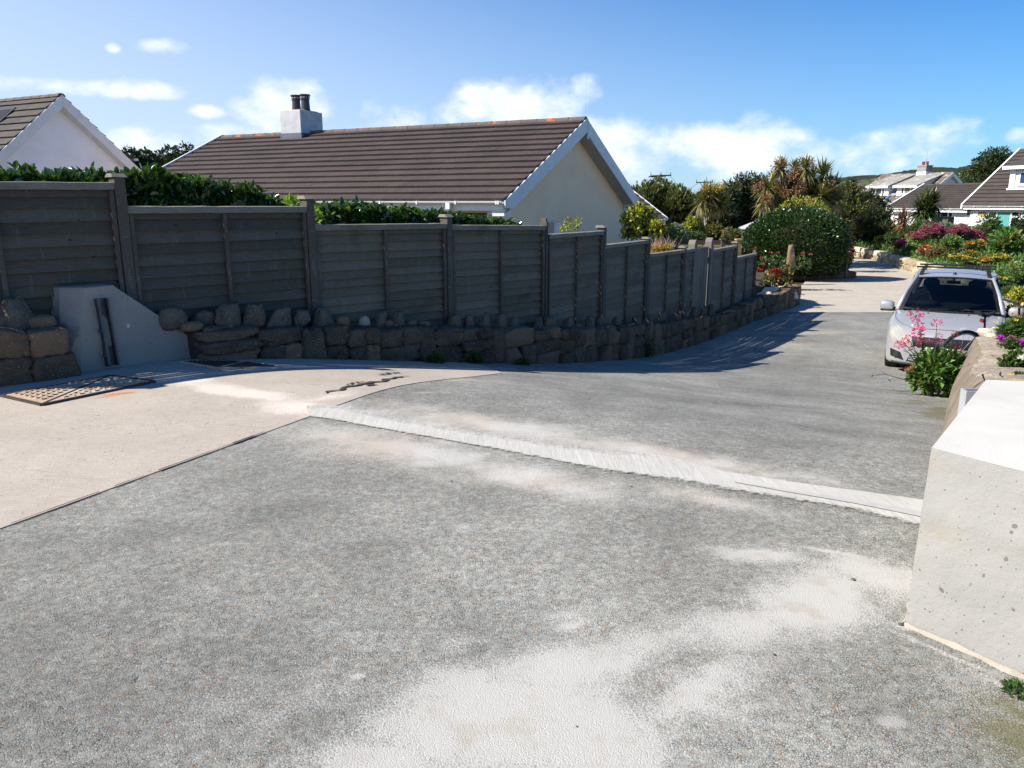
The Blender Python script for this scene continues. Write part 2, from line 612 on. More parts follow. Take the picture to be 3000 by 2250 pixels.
# weathered fence timber: long grain, stains, pale flecks of lichen
def timber(name, a, b, lich=(.36, .37, .33), th=.66):
    t = NT(name)
    g = t.noise(9, 7, .7, t.mapping((1.2, 22, 22)))
    col = t.mix(t.ramp(g, .3, .72), a, b)
    col = t.mix(t.math('MULTIPLY', t.ramp(t.noise(1.1, 6, .7, t.mapping((1, 1, 2))), .50, .78), .55), col, (.040, .040, .038))
    col = t.mix(1.0, col, t.rgb(t.island(.20)), 'MULTIPLY')
    col = t.mix(t.ramp(t.noise(26, 6, .75, t.mapping((.7, 1, 1.6))), th, th + .06), col, lich)
    col = t.mix(t.ramp(t.voro(5, 'F1', t.mapping((.55, 1, 1)), 'Distance'), .035, .06, 1, 0), col, (.02, .017, .015))
    col = t.mix(t.math('MULTIPLY', t.ramp(t.noise(1.6, 5, .65, t.mapping((1, 1, .8), (7, 1, 3))), .50, .70), .40), col, (.085, .092, .050))
    col = t.mix(t.math('MULTIPLY', t.ramp(t.noise(5, 5, .7, t.mapping((4, 1, .5), (2, 9, 3))), .55, .75), .35), col, (.26, .25, .22))
    t.bsdf(col, .9, .2, 0, t.bump(g, .5, .008))
    return t.m


MAT['timber'] = timber('weathered_fence_board', (.192, .164, .122), (.116, .101, .078))
MAT['timber_dark'] = timber('dark_stained_fence_board', (.132, .115, .092), (.074, .067, .057), (.26, .26, .25), .68)
MAT['timber_post'] = timber('weathered_fence_post', (.130, .116, .095), (.08, .072, .06), (.34, .33, .28), .62)
MAT['timber_cap'] = timber('lichened_fence_cap', (.24, .225, .185), (.15, .14, .12), (.40, .39, .34), .60)
MAT['timber_gate'] = timber('grey_gate_board', (.215, .195, .165), (.15, .137, .118), (.35, .34, .3), .72)
MAT['timber_gold'] = timber('new_yellow_timber', (.52, .33, .14), (.42, .26, .11), (.5, .38, .2), .8)
MAT['timber_brown'] = timber('brown_rail_timber', (.16, .10, .065), (.11, .07, .05), (.2, .15, .1), .8)


def stone(name, a, b, c, isl=.3):
    t = NT(name)
    col = t.mix(t.ramp(t.noise(4.5, 6, .65), .32, .68), a, b)
    col = t.mix(t.ramp(t.island_raw(), .55, .95), col, c)
    col = t.mix(1.0, col, t.rgb(t.island(isl)), 'MULTIPLY')
    col = t.mix(t.ramp(t.noise(60, 3, .6), .58, .72), col, (.30, .28, .25))
    col = t.mix(t.ramp(t.noise(11, 6, .7), .66, .70), col, (.40, .40, .37))
    col = t.mix(t.ramp(t.noise(7, 5, .7, t.mapping((1, 1, 1), (5, 3, 1))), .66, .75), col, (.22, .11, .03))
    n = t.bump(t.noise(42, 6, .65), .7, .015); n = t.bump(t.noise(9, 4, .6), .5, .04, n)
    t.bsdf(col, .95, .2, 0, n)
    return t.m


MAT['granite'] = stone('granite_rubble', (.150, .108, .070), (.085, .064, .046), (.17, .112, .068))
MAT['granite_top'] = stone('lichened_granite', (.20, .172, .132), (.105, .090, .070), (.18, .115, .062), .35)
MAT['egg'] = M('pale_beach_stone', (.36, .33, .26), (.28, .255, .205), 9, .85, .3, 40, .005)
MAT['yellow_stone'] = stone('warm_garden_stone', (.46, .37, .24), (.38, .31, .21), (.50, .44, .34))
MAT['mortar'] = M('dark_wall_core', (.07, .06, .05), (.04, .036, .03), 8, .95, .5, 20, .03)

# --- concrete with blow holes
def concrete(name, a, b, holes=True, stain=None, rough_top=.5):
    t = NT(name)
    col = t.mix(t.ramp(t.noise(1.7, 5, .6), .3, .7), a, b)
    col = t.mix(t.ramp(t.noise(26, 6, .7), .35, .8), col, t.mix(.35, col, (.30, .29, .27)))
    h = t.noise(160, 4, .6)
    n = t.bump(h, .35, .004)
    n = t.bump(t.noise(14, 5, .6), .35, .02, n)
    if holes:
        w = t.noise(9, 2, .5, None, True)
        vec = t.mix(.05, t.tc.outputs['Object'], w, 'ADD')
        v = t.voro(26, 'F1', vec, 'Distance')
        big = t.voro(26, 'F1', vec, 'Color')
        sx = t.n('ShaderNodeSeparateColor'); t.l(big, sx.inputs[0])
        rad = t.ramp(sx.outputs[0], .62, 1.0, 0.0, .24, False)
        hole = t.math('LESS_THAN', v, rad)
        v2 = t.voro(85, 'F1', vec, 'Distance')
        s2 = t.n('ShaderNodeSeparateColor'); t.l(t.voro(85, 'F1', vec, 'Color'), s2.inputs[0])
        hole2 = t.math('LESS_THAN', v2, t.ramp(s2.outputs[1], .72, 1.0, 0.0, .28, False))
        hh = t.math('MAXIMUM', hole, hole2)
        col = t.mix(hh, col, (.16, .15, .14))
        n = t.bump(t.math('SUBTRACT', 1.0, hh), .8, .02, n)
    if stain is not None:
        col = t.mix(t.math('MULTIPLY', t.ramp(t.noise(2.2, 4, .6, t.mapping((1, 1, 2.5))), .52, .74), .6), col, stain)
    t.bsdf(col, .92, .25, 0, n)
    return t.m


MAT['conc_new'] = concrete('new_cast_concrete', (.315, .308, .288), (.27, .264, .25), True, (.33, .285, .215))
MAT['conc_top'] = M('trowelled_concrete_top', (.58, .56, .515), (.51, .49, .45), 2.0, .9, .35, 110, .004, spots=((.66, .53, .32), 2.6, .69))
MAT['conc_shade'] = concrete('old_cast_concrete', (.35, .32, .275), (.28, .258, .225), True, (.30, .27, .22))
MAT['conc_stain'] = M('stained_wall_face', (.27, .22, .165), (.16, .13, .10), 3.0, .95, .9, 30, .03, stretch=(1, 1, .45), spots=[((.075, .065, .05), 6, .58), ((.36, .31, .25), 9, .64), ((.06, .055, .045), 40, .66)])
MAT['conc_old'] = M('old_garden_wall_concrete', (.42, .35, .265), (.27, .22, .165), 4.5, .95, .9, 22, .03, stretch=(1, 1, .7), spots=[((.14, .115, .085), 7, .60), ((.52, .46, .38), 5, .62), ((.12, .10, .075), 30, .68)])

# --- road surfaces
def ell(t, pts_px, soft=.5):
    """Mask of worn, dusty or darkened patches: each (px, py, half width m, half depth m, rotation) is a place on the ground."""
    acc_ = None
    for (px, py, a, b, r, amp) in pts_px:
        g = G(px, py)
        vec = t.n('ShaderNodeMapping'); vec.vector_type = 'TEXTURE'
        vec.inputs['Location'].default_value = (g[0], g[1], 0); vec.inputs['Rotation'].default_value = (0, 0, r); vec.inputs['Scale'].default_value = (a, b, 1e6)
        t.l(t.tc.outputs['Object'], vec.inputs['Vector'])
        ln = t.n('ShaderNodeVectorMath', operation='LENGTH'); t.l(vec.outputs[0], ln.inputs[0])
        q = t.math('MULTIPLY', t.math('SUBTRACT', 1.0, ln.outputs['Value']), amp)
        q = t.math('MAXIMUM', q, -.5)
        acc_ = q if acc_ is None else t.math('MAXIMUM', acc_, q)
    return acc_


def asphalt_mat():
    t = NT('worn_asphalt')
    vec = t.tc.outputs['Object']
    wv = t.mix(.006, vec, t.noise(90, 2, .5, None, True), 'ADD')
    chips = t.voro(125, 'F1', wv, 'Color'); cd = t.voro(125, 'F1', wv, 'Distance')
    sx = t.n('ShaderNodeSeparateColor'); t.l(chips, sx.inputs[0])
    big = t.noise(.55, 6, .6); mid = t.noise(2.4, 6, .65); mott = t.noise(24, 5, .7); fine = t.noise(210, 3, .65)
    g = t.math('ADD', t.ramp(sx.outputs[0], 0, 1, .285, .40, False), t.math('MULTIPLY', t.math('SUBTRACT', fine, .5), .14))
    col = t.mix(1.0, t.rgb(g), (1.0, 1.0, .90), 'MULTIPLY')
    col = t.mix(t.ramp(sx.outputs[1], .88, .95), col, (.33, .25, .18))
    col = t.mix(t.ramp(sx.outputs[2], .93, .97), col, (.52, .51, .48))
    # binder showing in the irregular gaps between the chips
    ce = t.voro(125, 'DISTANCE_TO_EDGE', wv, 'Distance')
    gap = t.math('MULTIPLY', t.ramp(ce, .02, .13, 1, 0), t.ramp(mott, .38, .58))
    col = t.mix(1.0, col, t.rgb(t.ramp(big, .3, .7, .80, 1.14)), 'MULTIPLY')
    col = t.mix(1.0, col, t.rgb(t.ramp(mid, .3, .7, .82, 1.12)), 'MULTIPLY')
    col = t.mix(t.math('MULTIPLY', gap, .85), col, (.050, .049, .046))
    pits = t.ramp(t.noise(62, 4, .75), .66, .72)
    col = t.mix(t.math('MULTIPLY', pits, .7), col, (.045, .044, .042))
    # cement dust lying in the surface
    blow = t.noise(3.2, 7, .72); grain = t.noise(130, 5, .75)
    edge = t.math('ADD', t.math('MULTIPLY', t.math('SUBTRACT', blow, .5), 2.3), t.math('MULTIPLY', t.math('SUBTRACT', grain, .5), 2.0))
    edge = t.math('ADD', edge, t.math('MULTIPLY', t.math('SUBTRACT', cd, .42), .5))
    white = ell(t, [(1520, 2130, .64, .38, .0, 1.6), (1130, 2230, .45, .18, .2, 1.0), (1660, 1960, .44, .22, .3, 1.25), (1990, 2060, .46, .26, .6, .95), (1950, 1870, .46, .19, .5, 1.0), (2120, 1980, .3, .2, .5, .8),
                    (1700, 1800, .16, .10, .3, .5), (2400, 1750, .56, .29, .55, 1.45), (2200, 1830, .46, .20, .5, 1.05), (2570, 1690, .32, .32, .3, 1.2),
                    (2230, 1625, .36, .12, -.25, 1.05), (2480, 1625, .5, .04, -.42, .8), (1360, 1545, .12, .07, .2, .9), (2612, 2118, .06, .04, .2, 1.2),
                    (1045, 1985, .06, .035, .2, 1.0), (2620, 1470, .16, .07, 0, .7), (2560, 1560, .14, .07, .2, .6), (840, 2060, .5, .3, .4, .35),
                    (2660, 1835, .07, .05, .2, 1.0), (1690, 1830, .14, .06, .6, .8), (1850, 1760, .2, .08, .6, .45), (720, 2080, .5, .3, .4, .30), (1060, 2020, .25, .12, .3, .5), (1000, 1200, .45, .16, -.51, 1.0), (1250, 1248, .5, .17, -.51, 1.0), (1480, 1295, .5, .17, -.51, 1.0), (1720, 1340, .5, .20, -.51, 1.1), (1950, 1370, .45, .20, -.51, 1.1), (2120, 1400, .3, .14, -.51, .9), (2780, 1920, .25, .03, -.93, .9), (2930, 2010, .25, .06, -.9, .7), (1330, 1880, .16, .1, .4, .45)])
    wm = t.ramp(t.math('ADD', white, edge), .22, .85)
    strip = ell(t, [(1450, 1250, 1.7, .42, -.53, 1.0), (1900, 1330, 1.3, .30, -.53, 1.15), (1150, 1310, 1.2, .42, -.5, 1.0), (1560, 1400, .8, .3, -.53, 1.05),
                    (2080, 1460, .5, .16, -.53, .8), (950, 1190, .7, .3, -.4, .8), (2160, 1370, .4, .14, -.5, .6), (1280, 1290, .9, .4, -.5, .55)])
    sm = t.ramp(t.math('ADD', strip, t.math('MULTIPLY', edge, .8)), .05, 1.1)
    warm = t.ramp(t.noise(1.6, 4, .6), .42, .62)
    col = t.mix(t.math('MULTIPLY', sm, .82), col, t.mix(warm, (.60, .53, .45), (.62, .595, .55)))
    core = t.ramp(white, .55, 1.0)
    col = t.mix(t.math('MULTIPLY', wm, .93), col, t.mix(t.math('MULTIPLY', t.math('MULTIPLY', core, t.ramp(t.noise(5, 6, .65), .50, .66)), .6), (.50, .485, .45), (.41, .365, .30)))
    dk = ell(t, [(250, 2050, 1.0, .8, .3, .9), (2700, 2080, .6, .35, -.6, .9), (2450, 1260, .9, .5, -.4, .9), (700, 1520, .7, .3, .6, .5), (2150, 1180, 1.2, .4, .2, .6)])  # dark road blotches, partly the lens's corner darkening put into the colour
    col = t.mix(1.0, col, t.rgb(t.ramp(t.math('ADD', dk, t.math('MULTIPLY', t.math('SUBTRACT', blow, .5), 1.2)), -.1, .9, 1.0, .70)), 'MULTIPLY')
    # sandy lanes worn into the lower road, mossy verge at the right
    sand = ell(t, [(2250, 1010, 1.6, .5, .2, .9), (2350, 975, 1.8, .45, .1, .8), (1300, 1110, 1.0, .22, .5, 1.0), (1240, 1150, .12, .05, .4, 1.3), (2000, 1040, 1.3, .3, .4, .6)])
    col = t.mix(t.math('MULTIPLY', t.ramp(t.math('ADD', sand, t.math('MULTIPLY', edge, .7)), .1, .8), .6), col, (.50, .43, .35))
    moss = ell(t, [(2760, 1210, 1.4, .30, 1.0, 1.0), (2700, 1180, .9, .25, .9, .6), (2960, 2080, .2, .1, -.9, .9), (2990, 2150, .2, .2, -.9, .8)])
    col = t.mix(t.math('MULTIPLY', t.ramp(t.math('ADD', moss, t.math('MULTIPLY', edge, .9)), .15, .7), .75), col, t.mix(grain, (.15, .11, .06), (.13, .15, .05)))
    h = t.math('MULTIPLY', t.math('ADD', t.ramp(ce, .0, .16, 0, .7), t.math('MULTIPLY', mott, .6)), t.ramp(wm, 0, 1, 1, .35, False))
    n = t.bump(t.math('ADD', h, t.math('MULTIPLY', fine, .5)), .50, .010)
    n = t.bump(t.noise(1.3, 4, .5), .12, .03, n)
    t.bsdf(col, .93, .22, 0, n)
    return t.m


def apron_mat(name, dust=True, a=(.445, .392, .335), b=(.385, .338, .288)):
    t = NT(name)
    col = t.mix(t.ramp(t.noise(1.4, 5, .6), .3, .7), a, b)
    brush = t.noise(7, 5, .65, t.mapping((1.0, 18, 1), (0, 0, 0), (0, 0, .42)))
    col = t.mix(t.math('MULTIPLY', t.ramp(brush, .48, .66), .55), col, (.58, .52, .44))
    col = t.mix(t.ramp(t.noise(120, 4, .7), .60, .68), col, (.20, .17, .14))
    col = t.mix(t.ramp(t.noise(17, 6, .75), .60, .66), col, (.27, .225, .18))
    grain = t.noise(60, 5, .7); blow = t.noise(3.0, 6, .7)
    edge = t.math('ADD', t.math('MULTIPLY', t.math('SUBTRACT', blow, .5), 1.6), t.math('MULTIPLY', t.math('SUBTRACT', grain, .5), 1.2))
    if dust:
        m = ell(t, [(700, 1150, 1.3, .20, -.53, 1.0), (560, 1115, .5, .18, -.5, .9), (880, 1195, .55, .26, -.53, 1.0), (940, 1170, .5, .2, .8, .6)])
        col = t.mix(t.math('MULTIPLY', t.ramp(t.math('ADD', m, edge), .05, .75), .85), col, (.66, .60, .53))
        r = ell(t, [(350, 1156, .15, .05, .55, 1.5), (300, 1166, .16, .04, .5, .8)])
        col = t.mix(t.math('MULTIPLY', t.ramp(t.math('ADD', r, t.math('MULTIPLY', edge, .5)), .2, .7), .8), col, (.50, .17, .04))
    pit = t.math('MULTIPLY', t.ramp(t.voro(46, 'F1', None, 'Distance'), .16, .26, 1, 0), t.ramp(t.noise(1.3, 4, .6), .50, .62))
    col = t.mix(t.math('MULTIPLY', pit, .75), col, (.12, .10, .085))
    n = t.bump(brush, .5, .006); n = t.bump(t.noise(130, 4, .6), .5, .006, n); n = t.bump(t.noise(2.2, 4, .5), .4, .03, n)
    t.bsdf(col, .93, .2, 0, n)
    return t.m


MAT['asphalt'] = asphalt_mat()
MAT['apron'] = apron_mat('brushed_concrete_apron')
MAT['lane'] = apron_mat('pale_concrete_lane', False, (.47, .42, .35), (.40, .355, .29))
MAT['gap'] = M('dirt_in_joint', (.035, .03, .026), (.06, .05, .04), 14, .95)
MAT['turf'] = M('rough_garden_ground', (.10, .12, .035), (.13, .10, .05), 1.3, .95, .6, 14, .05)


def sill_mat():
    t = NT('fresh_white_mortar')
    col = t.mix(t.ramp(t.noise(3.0, 5, .6), .3, .7), (.50, .485, .45), (.44, .425, .39))
    r = t.noise(3.2, 6, .65, t.mapping((7, 1.0, 1), (0, 0, 0), (0, 0, -1.15)))
    col = t.mix(t.math('MULTIPLY', t.ramp(r, .60, .68), .35), col, (.33, .32, .30))
    col = t.mix(t.ramp(t.noise(40, 4, .7), .66, .70), col, (.22, .21, .20))
    b = t.bsdf(col, .92, .2, 0, t.bump(r, .45, .015))
    a = t.n('ShaderNodeAttribute'); a.attribute_name = 'across'       # 0 at the far edge of the strip, 1 at the near edge
    rag = t.math('MULTIPLY', t.math('SUBTRACT', t.noise(26, 5, .7), .5), .7)
    v = t.math('MINIMUM', t.ramp(t.math('ADD', a.outputs['Fac'], rag), .02, .42), t.ramp(t.math('ADD', a.outputs['Fac'], t.math('MULTIPLY', rag, .35)), 1.0, .90))
    tr = t.n('ShaderNodeBsdfTransparent'); ms = t.n('ShaderNodeMixShader')
    t.l(v, ms.inputs[0]); t.l(tr.outputs[0], ms.inputs[1]); t.l(b.outputs[0], ms.inputs[2]); t.l(ms.outputs[0], t.out.inputs['Surface'])
    return t.m


MAT['sill'] = sill_mat()


def rust_mat():
    t = NT('rusty_dusty_iron')
    col = t.mix(t.ramp(t.noise(4, 5, .6), .35, .65), (.42, .30, .21), (.52, .44, .36))
    col = t.mix(t.ramp(t.noise(15, 5, .7), .55, .68), col, (.26, .15, .09))
    t.bsdf(col, .85, .3, 0, t.bump(t.noise(50, 4), .4, .004))
    return t.m


MAT['rust'] = rust_mat()
MAT['dark_iron'] = M('dark_drain_iron', (.045, .036, .032), (.075, .055, .045), 9, .6)  # plain dark iron for one cover and the other's frame

# foliage
MAT['lf_hedge'] = leafmat('glossy_hedge_leaf', (.024, .058, .012), (.055, .125, .022), (.13, .22, .03), .17, 1.0, .30)
MAT['lf_dark'] = leafmat('dark_evergreen_leaf', (.018, .036, .012), (.038, .066, .018), None, .5, .35, .18)
MAT['lf_mid'] = leafmat('mid_green_leaf', (.04, .085, .018), (.08, .15, .03), (.13, .19, .045), .45, .4, .28)
MAT['lf_olive'] = leafmat('olive_gorse_leaf', (.060, .092, .020), (.14, .165, .036), (.20, .18, .06), .55, .3, .22)
MAT['lf_yellow'] = leafmat('yellow_green_leaf', (.20, .28, .025), (.55, .55, .06), (.09, .045, .03), .45, .4, .35)
MAT['lf_gold'] = leafmat('golden_leaf', (.42, .34, .02), (.58, .42, .03), (.50, .18, .03), .5, .4, .35)
MAT['lf_blue'] = leafmat('grey_green_leaf', (.10, .15, .09), (.16, .21, .13), (.24, .28, .2), .6, .3, .2)
MAT['lf_feather'] = leafmat('feathery_green_leaf', (.07, .16, .04), (.12, .24, .06), None, .5, .3, .35)
MAT['lf_palm'] = leafmat('sword_leaf', (.085, .10, .025), (.19, .19, .055), (.40, .33, .13), .38, .55, .2)
MAT['lf_dry'] = leafmat('dry_sword_leaf', (.45, .36, .2), (.58, .49, .32), (.3, .2, .1), .7, .3, .2)
MAT['lf_red'] = leafmat('purple_red_leaf', (.09, .028, .022), (.17, .06, .035), (.45, .24, .07), .45, .4, .25)
MAT['lf_brown'] = leafmat('dry_brown_foliage', (.16, .085, .04), (.27, .16, .07), (.12, .10, .04), .7, .3, .2)
MAT['lf_panicle'] = leafmat('brown_flower_head', (.23, .11, .055), (.34, .19, .10), (.42, .28, .15), .8, .2, .15)
MAT['lf_fresh'] = leafmat('fresh_lime_leaf', (.20, .34, .04), (.32, .48, .06), None, .4, .4, .4)
MAT['lf_valerian'] = leafmat('valerian_leaf', (.065, .150, .036), (.13, .25, .05), (.27, .36, .09), .4, .45, .3)
MAT['twig'] = M('twig_core', (.040, .036, .020), (.025, .028, .014), 9, 1.0, spec=.05)
MAT['grass'] = leafmat('grass_blade', (.07, .13, .025), (.13, .21, .04), (.30, .26, .10), .5, .3, .3)
MAT['grass_dry'] = leafmat('pale_dry_grass', (.50, .40, .34), (.62, .50, .42), (.55, .22, .12), .7, .3, .3)


def petal(name, a, b):
    return leafmat(name, a, b, None, .6, .25, .3)


MAT['pink'] = petal('pink_petal', (.62, .06, .22), (.78, .16, .34))
MAT['deep_pink'] = petal('deep_pink_petal', (.30, .055, .115), (.44, .12, .20))
MAT['red_f'] = petal('red_petal', (.48, .02, .025), (.60, .05, .04))
MAT['dull_red'] = petal('dull_red_petal', (.36, .06, .07), (.50, .12, .10))
MAT['yellow_f'] = petal('yellow_petal', (.68, .47, .04), (.74, .60, .14))
MAT['orange_f'] = petal('orange_petal', (.62, .18, .02), (.70, .32, .04))
MAT['white_f'] = petal('white_petal', (.82, .82, .84), (.88, .88, .88))
MAT['purple_f'] = petal('purple_petal', (.38, .01, .42), (.52, .04, .50))
# ---------------------------------------------------------------- ground, road, apron, lane
def terrain():
    xs = np.unique(np.r_[np.linspace(-400, -40, 15), np.linspace(-40, 40, 81), np.linspace(40, 600, 20)])
    ys = np.unique(np.r_[np.linspace(-60, -4, 8), np.linspace(-4, 40, 60), np.linspace(40, 120, 24), np.linspace(120, 900, 20)])
    X, Y = np.meshgrid(xs, ys, indexing='ij')
    Z = gz(X, Y) - .06
    Z += .12 * np.clip((Y - 60) / 60, 0, 1) * np.sin(X * .05) + np.clip((Y - 90) / 200, 0, 3) * 1.2
    m = MB(); m.grid(np.stack([X, Y, Z], -1))
    o = m.build('ground', MAT['turf'], smooth=True, fixn=True)
    if o.data.polygons[0].normal.z < 0:
        o.data.flip_normals()
    return struct(o)


terrain()

# front foot of the long rubble wall (plan), left to right
WALL = [(-6.1, 3.7), (-5.0, 4.87), (-3.98, 5.95), (-2.84, 7.13), (-2.25, 7.75), (-1.51, 8.51), (-.22, 9.83), (.72, 10.89), (1.99, 12.93), (2.85, 14.31), (3.88, 15.96),
        (4.84, 17.51), (6.15, 19.63), (7.45, 21.45), (8.25, 22.6), (8.45, 23.4), (8.2, 24.2), (7.4, 24.6)]
JOINT = [(-3.6, 1.2), (-2.25, 3.21), (-1.36, 5.06), (-.92, 6.2), (-.42, 7.32), (-.1, 8.2), (-.35, 9.2)]     # edge between apron and asphalt

roadL = [(-7, -3)] + [(p[0] - .25, p[1] + .1) for p in WALL[:13]] + [(7.2, 21.6)]
roadR = [(5.2, -3), (4.2, .5), (3.9, 3.2), (5.4, 7), (6.6, 10.2), (9.5, 12.5), (12.5, 17), (14.0, 21.6)]
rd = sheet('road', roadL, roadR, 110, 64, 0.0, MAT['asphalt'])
lane = sheet('lane', [(6.3, 21.05), (8.0, 23), (9.3, 26), (12.2, 32), (16.5, 40), (19.5, 47), (24, 60), (30, 75)],
             [(13.8, 21.05), (15.5, 23.5), (17.2, 28), (18.8, 34), (20.8, 40.5), (24, 47), (30, 58), (38, 72)], 60, 20, .006, MAT['lane'], wob=.15)
lane2 = sheet('path', [(13.0, 16.2), (14.9, 21.05)], [(16, 15.6), (20.5, 21.0)], 10, 8, .003, MAT['lane'])
drv = sheet('path', [(14.7, 21.0), (15.6, 23.6)], [(22, 21.0), (23.5, 24.2)], 10, 8, .003, MAT['lane'])
ap = MB()
sheet('', JOINT, [(-6.3, 3.95), (-4.1, 6.05), (-2.95, 7.25), (-1.6, 8.65), (-1.2, 9.0), (-.9, 9.3), (-.6, 9.5)], 60, 26, .004, None, ap, 0)
# tar joint along its edge
J = resample(JOINT[:6], 90)
for i in range(len(J) - 1):
    a, b = J[i], J[i + 1]
    w0 = .0025 + .008 * abs(mnoise.noise(Vector((a[0] * 5, a[1] * 5, 1)))) * (2.2 if i > 34 else 1)
    if i > 46:
        continue
    if mnoise.noise(Vector((i * .9, 4, 2))) > .25:
        continue
    if i > 60 and mnoise.noise(Vector((i * .37, 0, 2))) > -.1:
        continue
    q = [(a[0] - w0, a[1] + .3 * w0), (a[0] + w0, a[1] - .3 * w0), (b[0] + w0, b[1] - .3 * w0), (b[0] - w0, b[1] + .3 * w0)]
    ap.add([(x, y, float(gz(x, y)) + .010) for x, y in q], [(0, 1, 2, 3)], 1)
# broken-out cracks near the wall
def crack(pts, w, seed):
    P = resample([G(*p)[:2] for p in pts], 26)
    for i in range(len(P) - 1):
        L_, R_ = [], []
        for k in (i, i + 1):
            d = P[min(k + 1, len(P) - 1)] - P[max(k - 1, 0)]; d = d / np.linalg.norm(d); n = np.array([-d[1], d[0]])
            t = k / (len(P) - 1); ww = w * (.15 + math.sin(math.pi * t) ** .6) * (.5 + 1.1 * abs(mnoise.noise(Vector((k * .6, seed, 0)))))
            jit = .05 * mnoise.noise(Vector((k * .45, seed * 3.1, 5)))
            L_.append(P[k] + n * (ww + jit)); R_.append(P[k] - n * (ww - jit))
        q = [R_[0], R_[1], L_[1], L_[0]]
        ap.add([(x, y, float(gz(x, y)) + .011) for x, y in q], [(0, 1, 2, 3)], 1)
crack([(955, 1155), (1010, 1140), (1060, 1128), (1120, 1120), (1160, 1108), (1205, 1105)], .035, 1)
crack([(1110, 1102), (1140, 1096), (1175, 1094)], .03, 2)
crack([(1010, 1132), (1050, 1122), (1080, 1122)], .016, 3)
crack([(1075, 1134), (1090, 1130), (1105, 1132)], .03, 4)
apo = ap.build('apron', [MAT['apron'], MAT['gap']], smooth=True, fixn=True)
if apo.data.polygons[0].normal.z < 0:
    apo.data.flip_normals()
struct(apo)

# mortar sill of the flood barrier, brushed, with the grey groove at its right-hand end
up = [G(*p) for p in [(895, 1186), (985, 1183), (1147, 1222), (1342, 1255), (1614, 1292), (1831, 1318), (1993, 1350), (2115, 1385), (2305, 1415), (2500, 1441), (2720, 1474)]]
lo = [G(*p) for p in [(905, 1224), (960, 1231), (1085, 1255), (1220, 1279), (1451, 1319), (1600, 1348), (1750, 1380), (1900, 1403), (2020, 1421), (2115, 1440), (2305, 1469), (2500, 1501), (2720, 1558)]]
so = sheet('sill', up, lo, 160, 12, .008, MAT['sill'], wob=.02)
at_ = so.data.attributes.new('across', 'FLOAT', 'POINT')
k_ = np.clip((np.arange(160) - 92) / 20, 0, 1)[:, None] * .5
at_.data.foreach_set('value', (k_ + (1 - k_) * np.linspace(0, 1, 12)[None, :]).ravel())
gr = MB()
gu = [G(*p) for p in [(2150, 1417), (2300, 1440), (2500, 1471), (2720, 1510)]]; gl = [G(*p) for p in [(2150, 1419), (2300, 1446), (2500, 1481), (2720, 1525)]]
sheet('groove', gu, gl, 20, 3, .012, M('grey_groove', (.44, .435, .42), (.38, .375, .36), 8, .9), wob=.004)

# loose grit on the road
gm = MB()
for (px, py, s) in [(1324, 1411, .022), (1140, 1382, .012), (1150, 1374, .012), (1780, 1362, .018), (1800, 1425, .014), (2500, 1700, .03), (2640, 1835, .035), (900, 1636, .014), (1316, 1695, .016), (1305, 1810, .014),
                    (2270, 1920, .02), (1700, 1600, .012), (1850, 1425, .02), (610, 1205, .02), (1690, 2130, .015), (240, 1250, .02), (400, 1260, .012), (2935, 2000, .03), (2960, 2015, .025)]:
    g = G(px, py)
    s *= .5
    rock(gm, (g[0], g[1], g[2] - .002), (s * 1.3, s, s * .6), px, 2.4, .25, 1.5, 1, px * .1)
struct(gm.build('loose_grit', M('dark_grit', (.06, .06, .06), (.12, .11, .10), 30, .9), smooth=True), 'stuff')

# ---------------------------------------------------------------- drain covers
def drain_cover(label, corners, mat, rim):
    c = np.mean(corners, 0)
    th = thing('drain_cover', label, 'drain cover', (c[0], c[1], 0.0), 0, 'iron drain covers in the concrete apron')
    A, B, Cc, Dd = [np.array(p[:2]) - c[:2] for p in corners]

    def at(u, v, z):
        p = A * (1 - u) * (1 - v) + B * u * (1 - v) + Cc * u * v + Dd * (1 - u) * v
        return (p[0], p[1], float(gz(p[0] + c[0], p[1] + c[1])) + z)
    for k in (0, 1):
        pl = MB()
        tri = [(.03, .03), (.955, .03), (.03, .955)] if k == 0 else [(.97, .97), (.045, .97), (.97, .045)]
        P = [at(u, v, .010) for u, v in tri]; Q = [at(u, v, .018) for u, v in tri]
        pl.add(P + Q, [(2, 1, 0), (3, 4, 5), (0, 1, 4, 3), (1, 2, 5, 4), (2, 0, 3, 5)])
        n = 15
        for i in range(n):
            for j in range(n):
                u = (i + .5) / n; v = (j + .5) / n
                if (k == 0 and u + v > .93) or (k == 1 and u + v < 1.07) or min(u, v) < .05 or max(u, v) > .95:
                    continue
                du, dv = (.021, .007) if (i + j) % 2 else (.007, .021)
                q = [at(u - du, v - dv, .0185), at(u + du, v - dv, .0185), at(u + du, v + dv, .0185), at(u - du, v + dv, .0185)]
                r = [(x, y, z + .008) for x, y, z in q]
                pl.hexa(q + r)
        pl.build('cover_plate', mat, th)
    fr = MB()
    ring = [(0, 0), (1, 0), (1, 1), (0, 1)]
    for i in range(4):
        a, b = ring[i], ring[(i + 1) % 4]
        fr.beam(at(*a, .012), at(*b, .012), .022, .016)
    fr.beam(at(.985, .015, .014), at(.015, .985, .014), .020, .014)
    fr.build('cover_frame', rim, th)
    return th


drain_cover('dusty rusty iron drain cover with two three-cornered plates in front of the leftmost wall stones', [G(5, 1164), G(123, 1191), G(454, 1122), G(325, 1106)], MAT['rust'], MAT['dark_iron'])
drain_cover('dark iron drain cover in the shade at the foot of the rubble wall', [G(530, 1064), G(640, 1083), G(830, 1081), G(720, 1064)], MAT['dark_iron'], MAT['rust'])

